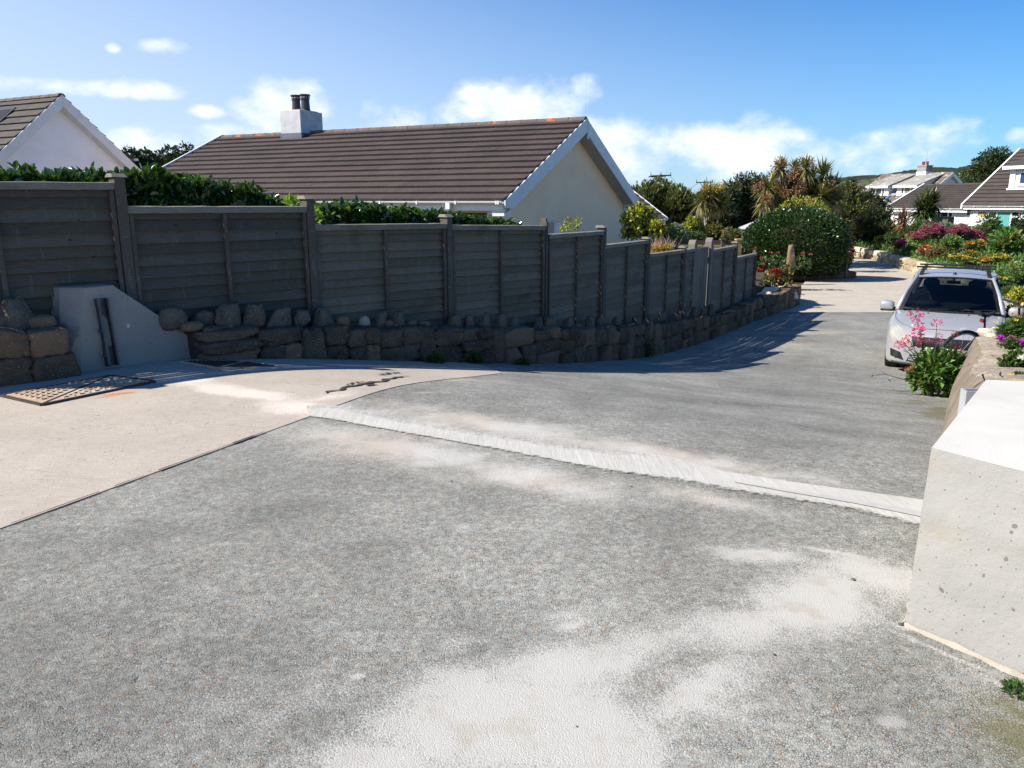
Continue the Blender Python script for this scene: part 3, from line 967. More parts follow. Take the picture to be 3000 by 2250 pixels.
# ---------------------------------------------------------------- flood barrier blocks
def block_left():
    th = thing('barrier_block', 'dark shaded concrete barrier block with a sloping shoulder in front of the board fence', 'concrete block', (-3.3, 6.5, 0), 0, 'concrete barrier blocks either side of the road')
    # plan: front face from F0 to F3 along the wall
    f0 = np.array(G(222, 1091)[:2]); f3 = np.array(G(582, 1047)[:2]); d = (f3 - f0); d /= np.linalg.norm(d); n = np.array([d[1], -d[0]])
    f0 = f0 + n * .05; f3 = f3 + n * .05
    bk = .34
    L0 = np.linalg.norm(f3 - f0)
    H0 = .70
    xt = .40
    def P(u, v, z):
        p = f0 + d * u - n * v
        return (p[0], p[1], z)
    # body: left side splays out at the bottom; chamfer facet on the front-left edge
    fr = [P(.02, 0, -.02), P(L0, 0, -.04), P(L0, 0, .10), P(xt, .06, H0), P(.17, .06, H0), P(.075, .012, .40)]
    bkp = [P(-.12, bk, -.02), P(L0, bk, -.04), P(L0, bk, .10), P(xt, bk, H0), P(.015, bk, H0), P(-.04, bk, .40)]
    lf = [P(-.12, .05, -.02), P(.03, .24, H0)]
    m = MB()
    V = fr + bkp + lf      # 0-5 front, 6-11 back, 12 left-bottom, 13 left-top
    F = [(0, 1, 2, 3, 4, 5), (7, 6, 11, 10, 9, 8), (1, 7, 8, 2), (2, 8, 9, 3), (3, 9, 10, 13, 4), (0, 5, 12), (5, 4, 13, 12), (12, 13, 10, 11, 6)]
    m.add(V, F)
    m.build('block_body', MAT['conc_shade'], th, world=True, bevel=.012, fixn=True)
    # steel channel on the face
    ch = MB()
    def Q(u, off, z):
        p = f0 + d * u + n * off
        v = .06 * max(0, (z - .0) / H0)
        p = p - n * v
        return (p[0], p[1], z)
    a0, a1 = Q(.235, .03, .02), Q(.225, .03, .60)
    ch.beam(a0, a1, .020, .075, up=(n[0], n[1], 0))
    b0, b1 = Q(.315, .03, .02), Q(.305, .03, .60)
    ch.beam(b0, b1, .016, .075, up=(n[0], n[1], 0))
    e0, e1 = Q(.275, .004, .02), Q(.265, .004, .60)
    ch.beam(e0, e1, .088, .012, up=(n[0], n[1], 0))
    ch.build('steel_channel', MAT['galv'], th, world=True, bevel=.003)
    for z in (.12, .33):
        bt = MB()
        p = Q(.225, .06, z); q = Q(.19, .06, z)
        bt.tube([p, q], .011, 6)
        bt.build('bolt', MAT['galv'], th, world=True)
    s = MB(); p = Q(.47, -.002, .34)
    s.tube([p, (p[0] + n[0] * .012, p[1] + n[1] * .012, p[2])], .018, 10)
    s.build('socket', MAT['alu'], th, world=True)


block_left()


def block_right():
    th = thing('barrier_block', 'pale sunlit concrete barrier block full of small holes beside the garden wall', 'concrete block', (1.7, 2.6, 0), 0, 'concrete barrier blocks either side of the road')
    top = [(1.375, 2.46), (2.14, 3.46), (3.3, 3.3), (2.6, 1.15), (1.95, 1.62)]
    bot = [(1.335, 2.415), (2.12, 3.50), (3.35, 3.33), (2.62, 1.05), (1.93, 1.56)]
    z = .615
    m = MB()
    # front faces are subdivided so that the arris can wander a little
    n = len(top)
    side = MB()
    for i in range(n):
        a, b = np.array(bot[i]), np.array(bot[(i + 1) % n]); a2, b2 = np.array(top[i]), np.array(top[(i + 1) % n])
        nu, nv = 22, 24
        P = np.zeros((nu, nv, 3))
        for iu in range(nu):
            for iv in range(nv):
                s_, t_ = iu / (nu - 1), iv / (nv - 1)
                lo_ = a * (1 - s_) + b * s_; hi_ = a2 * (1 - s_) + b2 * s_
                p = lo_ * (1 - t_) + hi_ * t_
                zz = -.02 + (z + .02) * t_
                w = mnoise.noise(Vector((p[0] * 14, p[1] * 14, zz * 14))) * .004 + mnoise.noise(Vector((p[0] * 3, p[1] * 3, zz * 3))) * .004
                if abs(zz - .405) < .03:
                    w -= .003
                P[iu, iv] = (p[0] + w, p[1] + w, zz + (0 if iv < nv - 1 else w * .6))
        m.grid(P, 0)
        if i == 0:
            pass
    tp = [(x, y, z) for x, y in top]
    cx, cy = np.mean([p[0] for p in top]), np.mean([p[1] for p in top])
    ring = []
    nu = 22
    for i in range(n):
        a2, b2 = np.array(top[i]), np.array(top[(i + 1) % n])
        for iu in range(nu - 1):
            s_ = iu / (nu - 1); p = a2 * (1 - s_) + b2 * s_
            w = mnoise.noise(Vector((p[0] * 14, p[1] * 14, z * 14))) * .004 + mnoise.noise(Vector((p[0] * 3, p[1] * 3, z * 3))) * .004
            ring.append((p[0] + w, p[1] + w, z + w * .6))
    m.add(ring + [(cx, cy, z + .004)], [(i, (i + 1) % len(ring), len(ring)) for i in range(len(ring))], 1)
    o = m.build('block_body', [MAT['conc_new'], MAT['conc_top']], th, world=True, fixn=True, smooth=True)
    # mortar skirt along its foot
    s = MB()
    for i, (a, b) in enumerate([(bot[0], bot[4]), (bot[4], bot[3]), (bot[0], bot[1])]):
        a = np.array(a); b = np.array(b)
        d = (b - a) / np.linalg.norm(b - a); nn = np.array([d[1], -d[0]]) * (1 if i < 2 else -1)
        if np.dot(nn, a - np.array([2.3, 2.4])) < 0:
            nn = -nn
        k = 26
        P = np.zeros((k, 3, 3))
        for q in range(k):
            p = a + (b - a) * q / (k - 1)
            w = .014 + .022 * mnoise.noise(Vector((q * .45, i * 4.0, 2))); h = .012 + .012 * mnoise.noise(Vector((q * .6, i * 4.0, 7)))
            P[q, 0] = (*(p + nn * .001), h); P[q, 1] = (*(p + nn * w * .5), h * .55); P[q, 2] = (*(p + nn * w), -.003)
        s.grid(P)
    s.build('mortar_skirt', M('sandy_mortar', (.40, .36, .30), (.30, .27, .22), 7, .95, .6, 50, .01), th, world=True, smooth=True, fixn=True)
    # pale box section standing behind the block, for the barrier boards
    ch = MB()
    a = np.array([2.145, 3.60]); dx = np.array([.62, -.10]); dx = dx / np.linalg.norm(dx); dy = np.array([-dx[1], dx[0]])
    def P2(u, v, zz):
        q = a + dx * u + dy * v
        return (q[0], q[1], zz)
    w, t, h, dpt = .13, .008, .53, .07
    for (u0, u1, v0, v1) in [(0, w, 0, t), (0, w, dpt - t, dpt), (0, t, t, dpt - t), (w - t, w, t, dpt - t)]:
        ch.hexa([P2(u0, v0, -.3), P2(u1, v0, -.3), P2(u1, v1, -.3), P2(u0, v1, -.3), P2(u0, v0, h), P2(u1, v0, h), P2(u1, v1, h), P2(u0, v1, h)])
    ch.build('box_channel', MAT['alu'], th, world=True)


block_right()

# ---------------------------------------------------------------- long rubble wall
WTOP = [.46, .46, .45, .29, .33, .37, .45, .49, .56, .57, .52, .40, .50, .52, .55, .55, .5, .45]
Wp = np.array(WALL); Wd = np.r_[0, np.cumsum(np.linalg.norm(np.diff(Wp, axis=0), axis=1))]
WLEN = Wd[-1]


def wall_at(s):
    x = np.interp(s, Wd, Wp[:, 0]); y = np.interp(s, Wd, Wp[:, 1])
    e = .15
    d = np.array([np.interp(s + e, Wd, Wp[:, 0]) - np.interp(s - e, Wd, Wp[:, 0]), np.interp(s + e, Wd, Wp[:, 1]) - np.interp(s - e, Wd, Wp[:, 1])])
    d /= np.linalg.norm(d)
    return np.array([x, y]), d, float(np.interp(s, Wd, WTOP))


def wall_s_at_px(px):
    """Distance along the wall at which it is seen at photograph column px."""
    ss = np.linspace(0, Wd[13], 1600)
    best = None
    for s in ss:
        p, d, h = wall_at(s)
        z = float(gz(*p)) + h
        q = p + np.array([-d[1], d[0]]) * .18
        zc = q[1] * cP - (z - CAMH) * sP
        if zc < .5:
            continue
        x = 1500 + FPX * q[0] / zc
        if best is None or abs(x - px) < best[0]:
            best = (abs(x - px), s)
    return best[1]


wt_ = thing('rubble_wall', 'long low granite rubble wall in shade below the board fence', 'wall', (0, 10, -.6))
wm_ = MB(); core = MB()
s = 1.2; k = 0
while s < WLEN - .15:
    p, d, h = wall_at(s)
    w = random.choice([.22, .28, .34, .40, .48, .58]) * (1.0 if s < 14 else 1.15)
    sm_ = s + w / 2
    p, d, h = wall_at(sm_)
    g = float(gz(*p)); n = np.array([d[1], -d[0]])
    ang = math.atan2(d[1], d[0])
    if sm_ > Wd[2] + .42 and sm_ < Wd[3] - .02:       # hidden behind the barrier block
        s += w; continue
    mode = random.random()
    rows = [1.0] if (w < .36 and mode < .55) else ([.55, .45] if mode < .8 else [.4, .32, .28])
    z0 = g - .06
    tot = h + .06
    for r in rows:
        hh = tot * r * random.uniform(.93, 1.03)
        parts = [w] if (len(rows) == 1 or w < .4 or random.random() < .4) else [w * .55, w * .45]
        u = -w / 2
        for pw in parts:
            c = p + d * (u + pw / 2) - n * (.14 + random.uniform(-.03, .03))
            k += 1
            rock(wm_, (c[0], c[1], z0), (pw * 1.02, .36, hh * 1.02), k, random.uniform(9, 18), .15, 2.8, 'cube', ang + random.uniform(-.08, .08), facets=4)
            u += pw
        z0 += hh
    s += w * .98
wm_.build('wall_stones', MAT['granite'], wt_, world=True, smooth=True)
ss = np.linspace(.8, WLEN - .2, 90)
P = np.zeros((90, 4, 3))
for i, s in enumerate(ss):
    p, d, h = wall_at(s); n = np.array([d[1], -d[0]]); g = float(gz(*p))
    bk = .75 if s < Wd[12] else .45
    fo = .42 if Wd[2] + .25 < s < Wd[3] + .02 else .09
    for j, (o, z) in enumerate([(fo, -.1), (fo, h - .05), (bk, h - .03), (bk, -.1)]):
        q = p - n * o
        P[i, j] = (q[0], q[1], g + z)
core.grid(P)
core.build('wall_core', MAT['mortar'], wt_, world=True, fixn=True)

# boulders and upright stones standing along its top; every one a thing
# (photo column, width m, height m, kind, back offset m, label)
STONES = [
    (50, .22, .26, 'angular', .22, 'big angular grey boulder on the wall left of the concrete block'),
    (120, .20, .13, 'oval', .22, 'low rounded cobble between an angular boulder and the concrete block'),
    (515, .21, .22, 'round', .25, 'large rounded brown boulder first on the wall right of the concrete block'),
    (560, .17, .10, 'oval', .18, 'small flat rounded cobble at the foot of the first rounded boulder'),
    (618, .17, .045, 'flat', .15, 'thin flat slab lying before a shaded boulder on the wall'),
    (622, .19, .18, 'round', .34, 'dark boulder set back against the fence above a thin flat slab'),
    (675, .19, .25, 'upright', .20, 'square-shouldered upright stone with flat crown in front of the second fence panel'),
    (750, .18, .24, 'cone', .22, 'pointed grey stone standing between the square-shouldered stone and a leaning one'),
    (815, .21, .20, 'lean', .22, 'leaning wedge of pale lichened granite in front of the second fence panel'),
    (885, .17, .19, 'round', .22, 'orange-brown round boulder beside the post at the end of the second panel'),
    (952, .18, .22, 'cone', .22, 'rusty conical boulder with pale cap just right of the tall post'),
    (1010, .13, .13, 'oval', .24, 'small dull stone between the rusty conical boulder and the pale egg-shaped one'),
    (1071, .12, .145, 'egg', .20, 'pale egg-shaped beach stone among dark wall-top stones'),
    (1118, .13, .19, 'lean', .22, 'jagged dark stone right of the pale egg-shaped stone'),
    (1147, .10, .10, 'oval', .24, 'small black cobble between two jagged upright stones'),
    (1172, .14, .20, 'cone', .21, 'blunt upright stone before the right half of the third fence panel'),
    (1214, .14, .10, 'oval', .24, 'low mossy lump left of the small yellow cobble'),
    (1243, .12, .10, 'oval', .20, 'small yellow rounded cobble on the wall'),
    (1268, .12, .04, 'flat', .18, 'little flat stone right of the yellow cobble'),
    (1340, .16, .19, 'round', .22, 'rounded upright stone right of the capped post after the third panel'),
    (1381, .10, .18, 'upright', .22, 'narrow finger-like stone in front of the fourth panel'),
    (1424, .14, .21, 'cone', .21, 'pale blotched cone-shaped stone before the fourth panel batten'),
    (1470, .13, .21, 'cone', .21, 'brown pear-shaped stone with a white crown'),
    (1511, .12, .17, 'upright', .22, 'plain brown upright stone right of the pear-shaped one'),
    (1584, .12, .18, 'lean', .22, 'dark split stone leaning at the uncapped post'),
    (1614, .18, .19, 'upright', .22, 'square tawny stone at the left of the fifth panel'),
    (1667, .17, .18, 'cone', .20, 'whitish triangular stone in front of the fifth panel'),
    (1695, .10, .08, 'oval', .20, 'small pale lump right of the whitish triangular stone'),
    (1735, .14, .19, 'upright', .22, 'grey upright stone just left of the wide-capped post'),
    (1760, .14, .20, 'cone', .20, 'grey pointed stone directly below the wide-capped post'),
    (1812, .14, .17, 'round', .22, 'dark stone before the left half of the sixth panel'),
    (1872, .17, .18, 'round', .22, 'bulky dark stone before the right half of the sixth panel'),
    (1908, .15, .16, 'upright', .22, 'stone by the post between the sixth and seventh panels'),
    (1945, .15, .19, 'cone', .22, 'pointed stone before the seventh panel batten'),
    (1992, .15, .18, 'upright', .22, 'upright stone at the right end of the seventh panel'),
    (2012, .15, .18, 'round', .22, 'round stone before the narrow panel left of the gate'),
    (2036, .15, .22, 'cone', .20, 'tall pointed stone at the left gate post'),
    (2062, .16, .24, 'upright', .18, 'tall upright stone in front of the garden gate'),
    (2080, .17, .26, 'cone', .16, 'tallest of the dark stones at the right gate post'),
]
for (px, w, h, kind, back, lab) in STONES:
    s = wall_s_at_px(px)
    p, d, hh = wall_at(s); n = np.array([d[1], -d[0]])
    q = p - n * back
    z = float(gz(*p)) + hh - .035
    m = MB()
    box, tp, ln, am = {'angular': (4.2, .30, (.1, 0), .26), 'oval': (2.4, 0, (0, 0), .14), 'flat': (4, 0, (0, 0), .24), 'round': (3.2, .16, (0, 0), .20), 'upright': (6.0, .20, (0, 0), .18),
                       'cone': (5.0, .42, (.08, 0), .26), 'lean': (4.2, .42, (.35, 0), .24), 'egg': (2.1, .22, (0, 0), .03)}[kind]
    rock(m, (0, 0, 0), (w * 1.30, w * .95, h * 1.0), px, box if kind in ('egg', 'oval', 'round') else 9, am * .8, 2.4, 3 if kind in ('egg', 'oval') else 'cube', random.uniform(-.6, .6), tp, ln, facets=0 if kind in ('egg', 'oval') else 8)
    o = m.build('wall_stone', MAT['egg'] if kind == 'egg' else MAT['granite_top'], None, loc=(q[0], q[1], z), rotz=math.atan2(d[1], d[0]) + random.uniform(-.3, .3), smooth=True)
    tag(o, lab, 'stone', 'stones standing along the rubble wall')

# weeds rooted at its foot are built with the plants

# ---------------------------------------------------------------- board fence
FP = [(-4.83, 5.72), (-3.48, 7.12), (-2.17, 8.48), (-.82, 9.83), (.44, 11.25), (1.43, 12.87), (2.43, 14.49), (3.44, 16.1), (3.80, 16.73), (4.36, 17.58), (5.36, 19.2), (6.35, 20.82)]
PT = [1.62, 1.61, 1.43, 1.22, 1.13, 1.00, .75, .50, .63, .64, .44, .12]           # post tops
CAPS = [1, 1, 1, 1, 0, 1, 1, 1, 0, 0, 1, 0]
PAN = [  # from post, to post, top left, top right, bottom, boards, timber
    (0, 1, 1.54, 1.555, .56, 10, 'timber_dark'), (1, 2, 1.352, 1.345, .34, 10, 'timber_dark'), (2, 3, 1.155, 1.135, .04, 12, 'timber'), (3, 4, 1.115, 1.07, -.22, 13, 'timber'),
    (4, 5, .945, .94, -.48, 14, 'timber'), (5, 6, .715, .72, -.78, 14, 'timber'), (6, 7, .465, .455, -.92, 14, 'timber'), (7, 8, .45, .45, -1.02, 14, 'timber'),
    (9, 10, .365, .372, -1.22, 14, 'timber'), (10, 11, .085, .085, -1.24, 12, 'timber')]
fence = thing('board_fence', 'long grey weathered lap-board fence stepping down behind the rubble wall', 'fence', (FP[3][0], FP[3][1], 0))
F0 = np.array([FP[3][0], FP[3][1], 0])
pnum = ['first', 'second', 'third', 'fourth', 'fifth', 'sixth', 'seventh', 'narrow', 'ninth', 'last']
for i, (a, b, zl, zr, zb, nb, tm) in enumerate(PAN):
    zb -= .14; nb += 1
    A = np.array(FP[a]); B = np.array(FP[b]); d = B - A; L = np.linalg.norm(d); d /= L; ang = math.atan2(d[1], d[0])
    x0, x1 = .036, L - .036
    m = MB()
    H_ = zr - zb
    for r in range(nb):
        t0, t1 = r / nb, (r + 1) / nb
        nseg = 8
        for hf in ((x0, (x0 + x1) / 2), ((x0 + x1) / 2, x1)) if nb > 11 else ((x0, x1),):
            Pq = []
            dz = random.uniform(-.006, .006); tl = random.uniform(-.006, .006)
            for kx in range(nseg + 1):
                x = hf[0] + (hf[1] - hf[0]) * kx / nseg
                tt = (x - x0) / (x1 - x0); zt = zl * (1 - tt) + zr * tt
                w = .005 * mnoise.noise(Vector((x * 2.5 + i * 9, r * 3.7, 0)))
                zlo = zb + (zt - zb) * t0 + dz + tl * (tt - .5) + w; zhi = zb + (zt - zb) * t1 + .012
                Pq.append([(x, -.046, zlo), (x, -.020, zlo - .002), (x, .006, zhi), (x, -.003, zhi)])
            Pq = np.array(Pq)
            V = Pq.reshape(-1, 3); Fc = []
            for kx in range(nseg):
                o_ = kx * 4; e_ = o_ + 4
                Fc += [(o_ + 3, o_, e_, e_ + 3), (o_, o_ + 1, e_ + 1, e_), (o_ + 1, o_ + 2, e_ + 2, e_ + 1), (o_ + 2, o_ + 3, e_ + 3, e_ + 2)]
            m.add(V, Fc)
    po = m.build('fence_panel', MAT[tm], fence, loc=tuple(np.array([A[0], A[1], 0]) - F0), rotz=ang, fixn=True)
    # battens and capping belong to their panel
    nm = .5 if nb else 0
    for x in ([x0 + .036, (x0 + x1) / 2, x1 - .036] if L > 1.2 else [x0 + .036]):
        bt = MB(); tt = (x - x0) / (x1 - x0); zt = zl * (1 - tt) + zr * tt
        bt.box(-.019, .019, -.078, -.0465, zb - .02, zt - .055)
        bt.build('batten', MAT['timber_post'] if tm == 'timber' else MAT['timber_dark'], po, loc=(x, 0, 0), bevel=.003)
    cp = MB(); nn = 16; Pc = np.zeros((nn, 5, 3))
    for kx in range(nn):
        x = x0 + (x1 - x0) * kx / (nn - 1); tt = kx / (nn - 1); zt = zl * (1 - tt) + zr * tt + .004 * mnoise.noise(Vector((x * 6, i * 5, 1)))
        Pc[kx] = [(x, -.080, zt - .050), (x, -.082, zt + .008), (x, .026, zt + .014), (x, .026, zt - .050), (x, -.080, zt - .050)]
    cp.grid(Pc); cp.build('capping_rail', MAT['timber_cap'], po, fixn=True)
    rl = MB(); rl.box(x0, x1, -.0365, -.0335, zr - .115, zr - .058)
for i, (x, y) in enumerate(FP):
    if i in (8, 9):
        continue
    a = np.array(FP[max(0, i - 1)]); b = np.array(FP[min(len(FP) - 1, i + 1)]); d = b - a; ang = math.atan2(d[1], d[0])
    zb = float(gz(x, y)) - .1
    w = .046 if i < 3 else .042
    m = MB(); m.box(-w, w, -w - .045, w, zb, PT[i])
    if not CAPS[i]:
        m = MB(); m.box(-w, -.004, -w - .045, w, zb, PT[i]); m.box(.004, w, -w, w, zb, PT[i] + .05)
    p_ = m.build('fence_post', MAT['timber_post'], fence, loc=(x - F0[0], y - F0[1], 0), rotz=ang, bevel=.005)
    if CAPS[i]:
        m = MB(); c = w + (.022 if i not in (5,) else .03)
        m.hexa([(-c, -c - .04, PT[i]), (c, -c - .04, PT[i]), (c, c, PT[i]), (-c, c, PT[i]), (-c * .8, -c * .8, PT[i] + .035), (c * .8, -c * .8, PT[i] + .035), (c * .8, c * .8, PT[i] + .035), (-c * .8, c * .8, PT[i] + .035)])
        m.build('post_cap', MAT['timber_cap'], p_, bevel=.004)

# the gate in the fence
A, B = np.array(FP[8]), np.array(FP[9]); d = B - A; L = np.linalg.norm(d); ang = math.atan2(d[1], d[0])
gate = thing('garden_gate', 'grey upright-boarded garden gate between two round-topped posts in the board fence', 'gate', (A[0], A[1], -1.42), ang)
m = MB(); nb = 8
for i in range(nb):
    x0 = .09 + (L - .18) * i / nb; x1 = .09 + (L - .18) * (i + 1) / nb - .006
    m.box(x0, x1, -.02 + .003 * (i % 2), .004, .12, 1.42 + .44 + .012 * i / nb)
gl_ = m.build('gate_boards', MAT['timber_gate'], gate, bevel=.003)
for z in (.35, 1.55):
    m = MB(); m.box(.08, L - .08, .006, .04, z, z + .11); m.build('gate_rail', MAT['timber_gate'], gate)
for x, h in ((0, 2.05), (L, 2.06)):
    m = MB(); w = .075
    prof = [(-w, -.1), (w, -.1), (w, h - .09), (w * .55, h - .03), (0, h), (-w * .55, h - .03), (-w, h - .09)]
    m.prism([(a_, -.075, z_) for a_, z_ in prof], (0, .15, 0))
    m.build('gate_post', MAT['timber_gate'], gate, loc=(x, 0, 0), bevel=.006, fixn=True)
# ---------------------------------------------------------------- houses
class House:
    """Ridge along local y from y0 to y1, slopes falling to x = -w and x = +w. Local z = 0 is the ground at the origin."""
    def __init__(self, name, label, x, y, zg, theta, w, ze, rise, y0, y1, wall, over=.35, cat='house', group=None):
        self.th = thing(name, label, cat, (x, y, zg), theta, group)
        self.o = np.array([x, y, zg]); self.t = theta
        self.w, self.ze, self.rise, self.y0, self.y1, self.over = w, ze, rise, y0, y1, over
        self.g = np.array([math.cos(theta), math.sin(theta), 0]); self.r = np.array([-math.sin(theta), math.cos(theta), 0])
        xi = w - .42; a, b = y0 + over, y1 - over
        zi = self.zr(xi) - .05; zt = self.zr(0) - .05
        m = MB()
        fr = [(-xi, a, -.6), (xi, a, -.6), (xi, a, zi), (0, a, zt), (-xi, a, zi)]
        m.prism(fr, (0, b - a, 0))
        self.wall = m.build('wall', wall, self.th, fixn=True)

    def zr(self, x):
        return self.ze + self.rise * (1 - abs(x) / self.w)

    def local(self, px, py, fx=None, slope=None):
        """Local point on the plane x = fx, or on the roof slope (-1 / +1), seen at a photo pixel."""
        d = ray(px, py); o = np.array([0, 0, CAMH]) - self.o
        dl = np.array([d @ self.g, d @ self.r, d[2]]); ol = np.array([o @ self.g, o @ self.r, o[2]])
        if slope is None:
            t = (fx - ol[0]) / dl[0]
        else:
            # z = ze + rise*(1 - s*x/w)
            k = self.rise / self.w * slope
            t = (self.ze + self.rise - k * ol[0] - ol[2]) / (dl[2] + k * dl[0])
        return ol + dl * t

    def roof(self, mat, n, tw, th=.028, ridge=None, sides=(-1, 1)):
        sl = math.hypot(self.w, self.rise); cx, cz = self.w / sl, self.rise / sl
        m = MB(); gauge = sl / n
        for s in sides:
            for i in range(n):
                off = (tw / 2 if i % 2 else 0)
                y = self.y0 - off
                while y < self.y1 - .01:
                    a, b = max(y, self.y0) + .0015, min(y + tw, self.y1) - .0015
                    y += tw
                    if b - a < .02:
                        continue
                    j = random.uniform(-.003, .003)
                    def p(t, up, yy):
                        x = self.w - t * cx; z = self.ze + t * cz
                        return (s * (x + up * cz), yy, z + up * cx)
                    t0, t1 = i * gauge - .02, (i + 1) * gauge + .03
                    V = [p(t0, .0, a), p(t0, .0, b), p(t0, th + j, a), p(t0, th + j, b), p(t1, .004, a), p(t1, .004, b)]
                    m.add(V, [(0, 1, 3, 2), (2, 3, 5, 4), (0, 2, 4), (1, 5, 3)] if s > 0 else [(1, 0, 2, 3), (3, 2, 4, 5), (2, 0, 4), (5, 1, 3)])
        self.ro = m.build('roof', mat, self.th)
        u = MB()
        for s in (-1, 1):
            u.add([(s * (self.w + .0), self.y0 + .02, self.ze - .01), (s * (self.w + .0), self.y1 - .02, self.ze - .01), (0, self.y1 - .02, self.ze + self.rise - .01), (0, self.y0 + .02, self.ze + self.rise - .01),
                   (s * (self.w - .03), self.y0 + .02, self.ze - .05), (s * (self.w - .03), self.y1 - .02, self.ze - .05), (0, self.y1 - .02, self.ze + self.rise - .06), (0, self.y0 + .02, self.ze + self.rise - .06)],
                  [(0, 1, 2, 3), (4, 7, 6, 5), (0, 4, 5, 1), (0, 3, 7, 4), (1, 5, 6, 2)])
        u.build('roof_lining', MAT['soffit'], self.ro)
        if ridge:
            m = MB(); y = self.y0; zt = self.ze + self.rise + .015
            while y < self.y1 - .02:
                e = min(y + .45, self.y1); r0, r1 = .125, .118
                V = []; k = 7
                for (yy, r) in ((y, r0), (e - .004, r1)):
                    for q in range(k):
                        t = math.pi * q / (k - 1)
                        V.append((r * math.cos(t) * 1.1, yy, zt - .055 + r * .85 * math.sin(t) + random.uniform(-.002, .002)))
                m.add(V, [(q, q + 1, k + q + 1, k + q) for q in range(k - 1)] + [tuple(range(k - 1, -1, -1)), tuple(range(k, 2 * k))])
                y = e
            m.build('ridge_tiles', ridge, self.ro)

    def barge(self, yend, mat, h=.26, t=.03, out=1, foot=.0, lift=.0):
        """Two bargeboards on the gable end at y = yend; out = -1 faces -y."""
        for s in (-1, 1):
            sl = math.hypot(self.w, self.rise)
            xe = self.w + .02
            m = MB()
            z0 = self.zr(0) + .015 + lift; k = self.rise / self.w
            ze_ = z0 - k * xe
            P = [(s * .004, yend, z0), (s * xe, yend, ze_), (s * xe, yend, ze_ - h * .55), (s * (xe - foot), yend, ze_ - h * .55 - foot * .05), (s * (xe - foot), yend, ze_ + k * foot - h * 1.22), (s * .004, yend, z0 - h * 1.22)]
            if foot == 0:
                P = [P[0], P[1], (s * xe, yend, ze_ - h * 1.22), P[5]]
            m.prism(P, (0, out * t, 0))
            m.build('bargeboard', mat, self.th, fixn=True, bevel=.004)

    def fascia(self, s, mat, gut=True, ya=None, yb=None, drop=.17):
        a = self.y0 if ya is None else ya; b = self.y1 if yb is None else yb
        m = MB(); x = self.w - .03
        m.box(min(s * x, s * (x - .025)), max(s * x, s * (x - .025)), a + .05, b - .05, self.ze - drop - .04, self.ze - .02)
        m.box(min(s * (x - .03), s * (self.w - .42)), max(s * (x - .03), s * (self.w - .42)), a + .05, b - .05, self.ze - drop - .03, self.ze - drop - .01)
        f = m.build('fascia', mat, self.th)
        if gut:
            g = MB(); r = .058; k = 7; V = []
            for yy in (a + .02, b - .02):
                for q in range(k):
                    t = math.pi + math.pi * q / (k - 1)
                    V.append((s * (self.w + .045) + r * math.cos(t), yy, self.ze - .012 + r * math.sin(t)))
                for q in range(k):
                    t = 2 * math.pi - math.pi * q / (k - 1)
                    V.append((s * (self.w + .045) + (r - .006) * math.cos(t), yy, self.ze - .010 + (r - .006) * math.sin(t)))
            n = 2 * k
            g.add(V, [(q, (q + 1) % n, n + (q + 1) % n, n + q) for q in range(n)] + [tuple(range(n - 1, -1, -1)), tuple(range(n, 2 * n))])
            yy = a + .15; yl = [a + .10]
            while yy < b:
                yl.append(yy); yy += 1.0
            for yy in yl:
                g.box(s * (self.w + .045) - .064, s * (self.w + .045) + .064, yy - .018, yy + .018, self.ze - .076, self.ze - .004)
            g.build('gutter', mat, f, fixn=True)
        return f


def window(parent, mat_frame, p0, ux, uz, w, h, out, panes, depth=.05, fr=.06, mats=None, name='window'):
    """Framed window: p0 lower corner, ux / uz unit axes, out = outward normal; panes = list of (u0,u1,v0,v1) fractions."""
    p0 = np.array(p0, float); ux = np.array(ux, float); uz = np.array(uz, float); out = np.array(out, float)
    def P(u, v, d):
        return p0 + ux * u + uz * v + out * d
    m = MB(); g = MB()
    def slab(mb, u0, u1, v0, v1, d0, d1, mi=0):
        mb.hexa([P(u0, v0, d0), P(u1, v0, d0), P(u1, v0, d1), P(u0, v0, d1), P(u0, v1, d0), P(u1, v1, d0), P(u1, v1, d1), P(u0, v1, d1)], mi)
    slab(m, 0, w, 0, fr, -.02, depth); slab(m, 0, w, h - fr, h, -.02, depth)
    us = sorted(set([0, 1] + [round(a, 4) for p in panes for a in p[:2]]))
    slab(m, 0, fr, fr, h - fr, -.02, depth); slab(m, w - fr, w, fr, h - fr, -.02, depth)
    for u in us[1:-1]:
        slab(m, u * w - fr / 2, u * w + fr / 2, fr, h - fr, -.02, depth * .9)
    for p in panes:
        if p[2] > 0.01:
            slab(m, p[0] * w + fr / 2, p[1] * w - fr / 2, p[2] * h - fr / 2, p[2] * h + fr / 2, -.02, depth * .8)
    slab(m, -.05, w + .05, -.05, -.002, -.02, depth + .06)
    o = m.build(name, mat_frame, parent, fixn=True)
    for i, p in enumerate(panes):
        q = MB()
        slab(q, p[0] * w + .012, p[1] * w - .012, p[2] * h + .012, p[3] * h - .012, -.01, depth * .35)
        q.build('pane', mats[i] if mats else MAT['glass'], o, fixn=True)
    return o


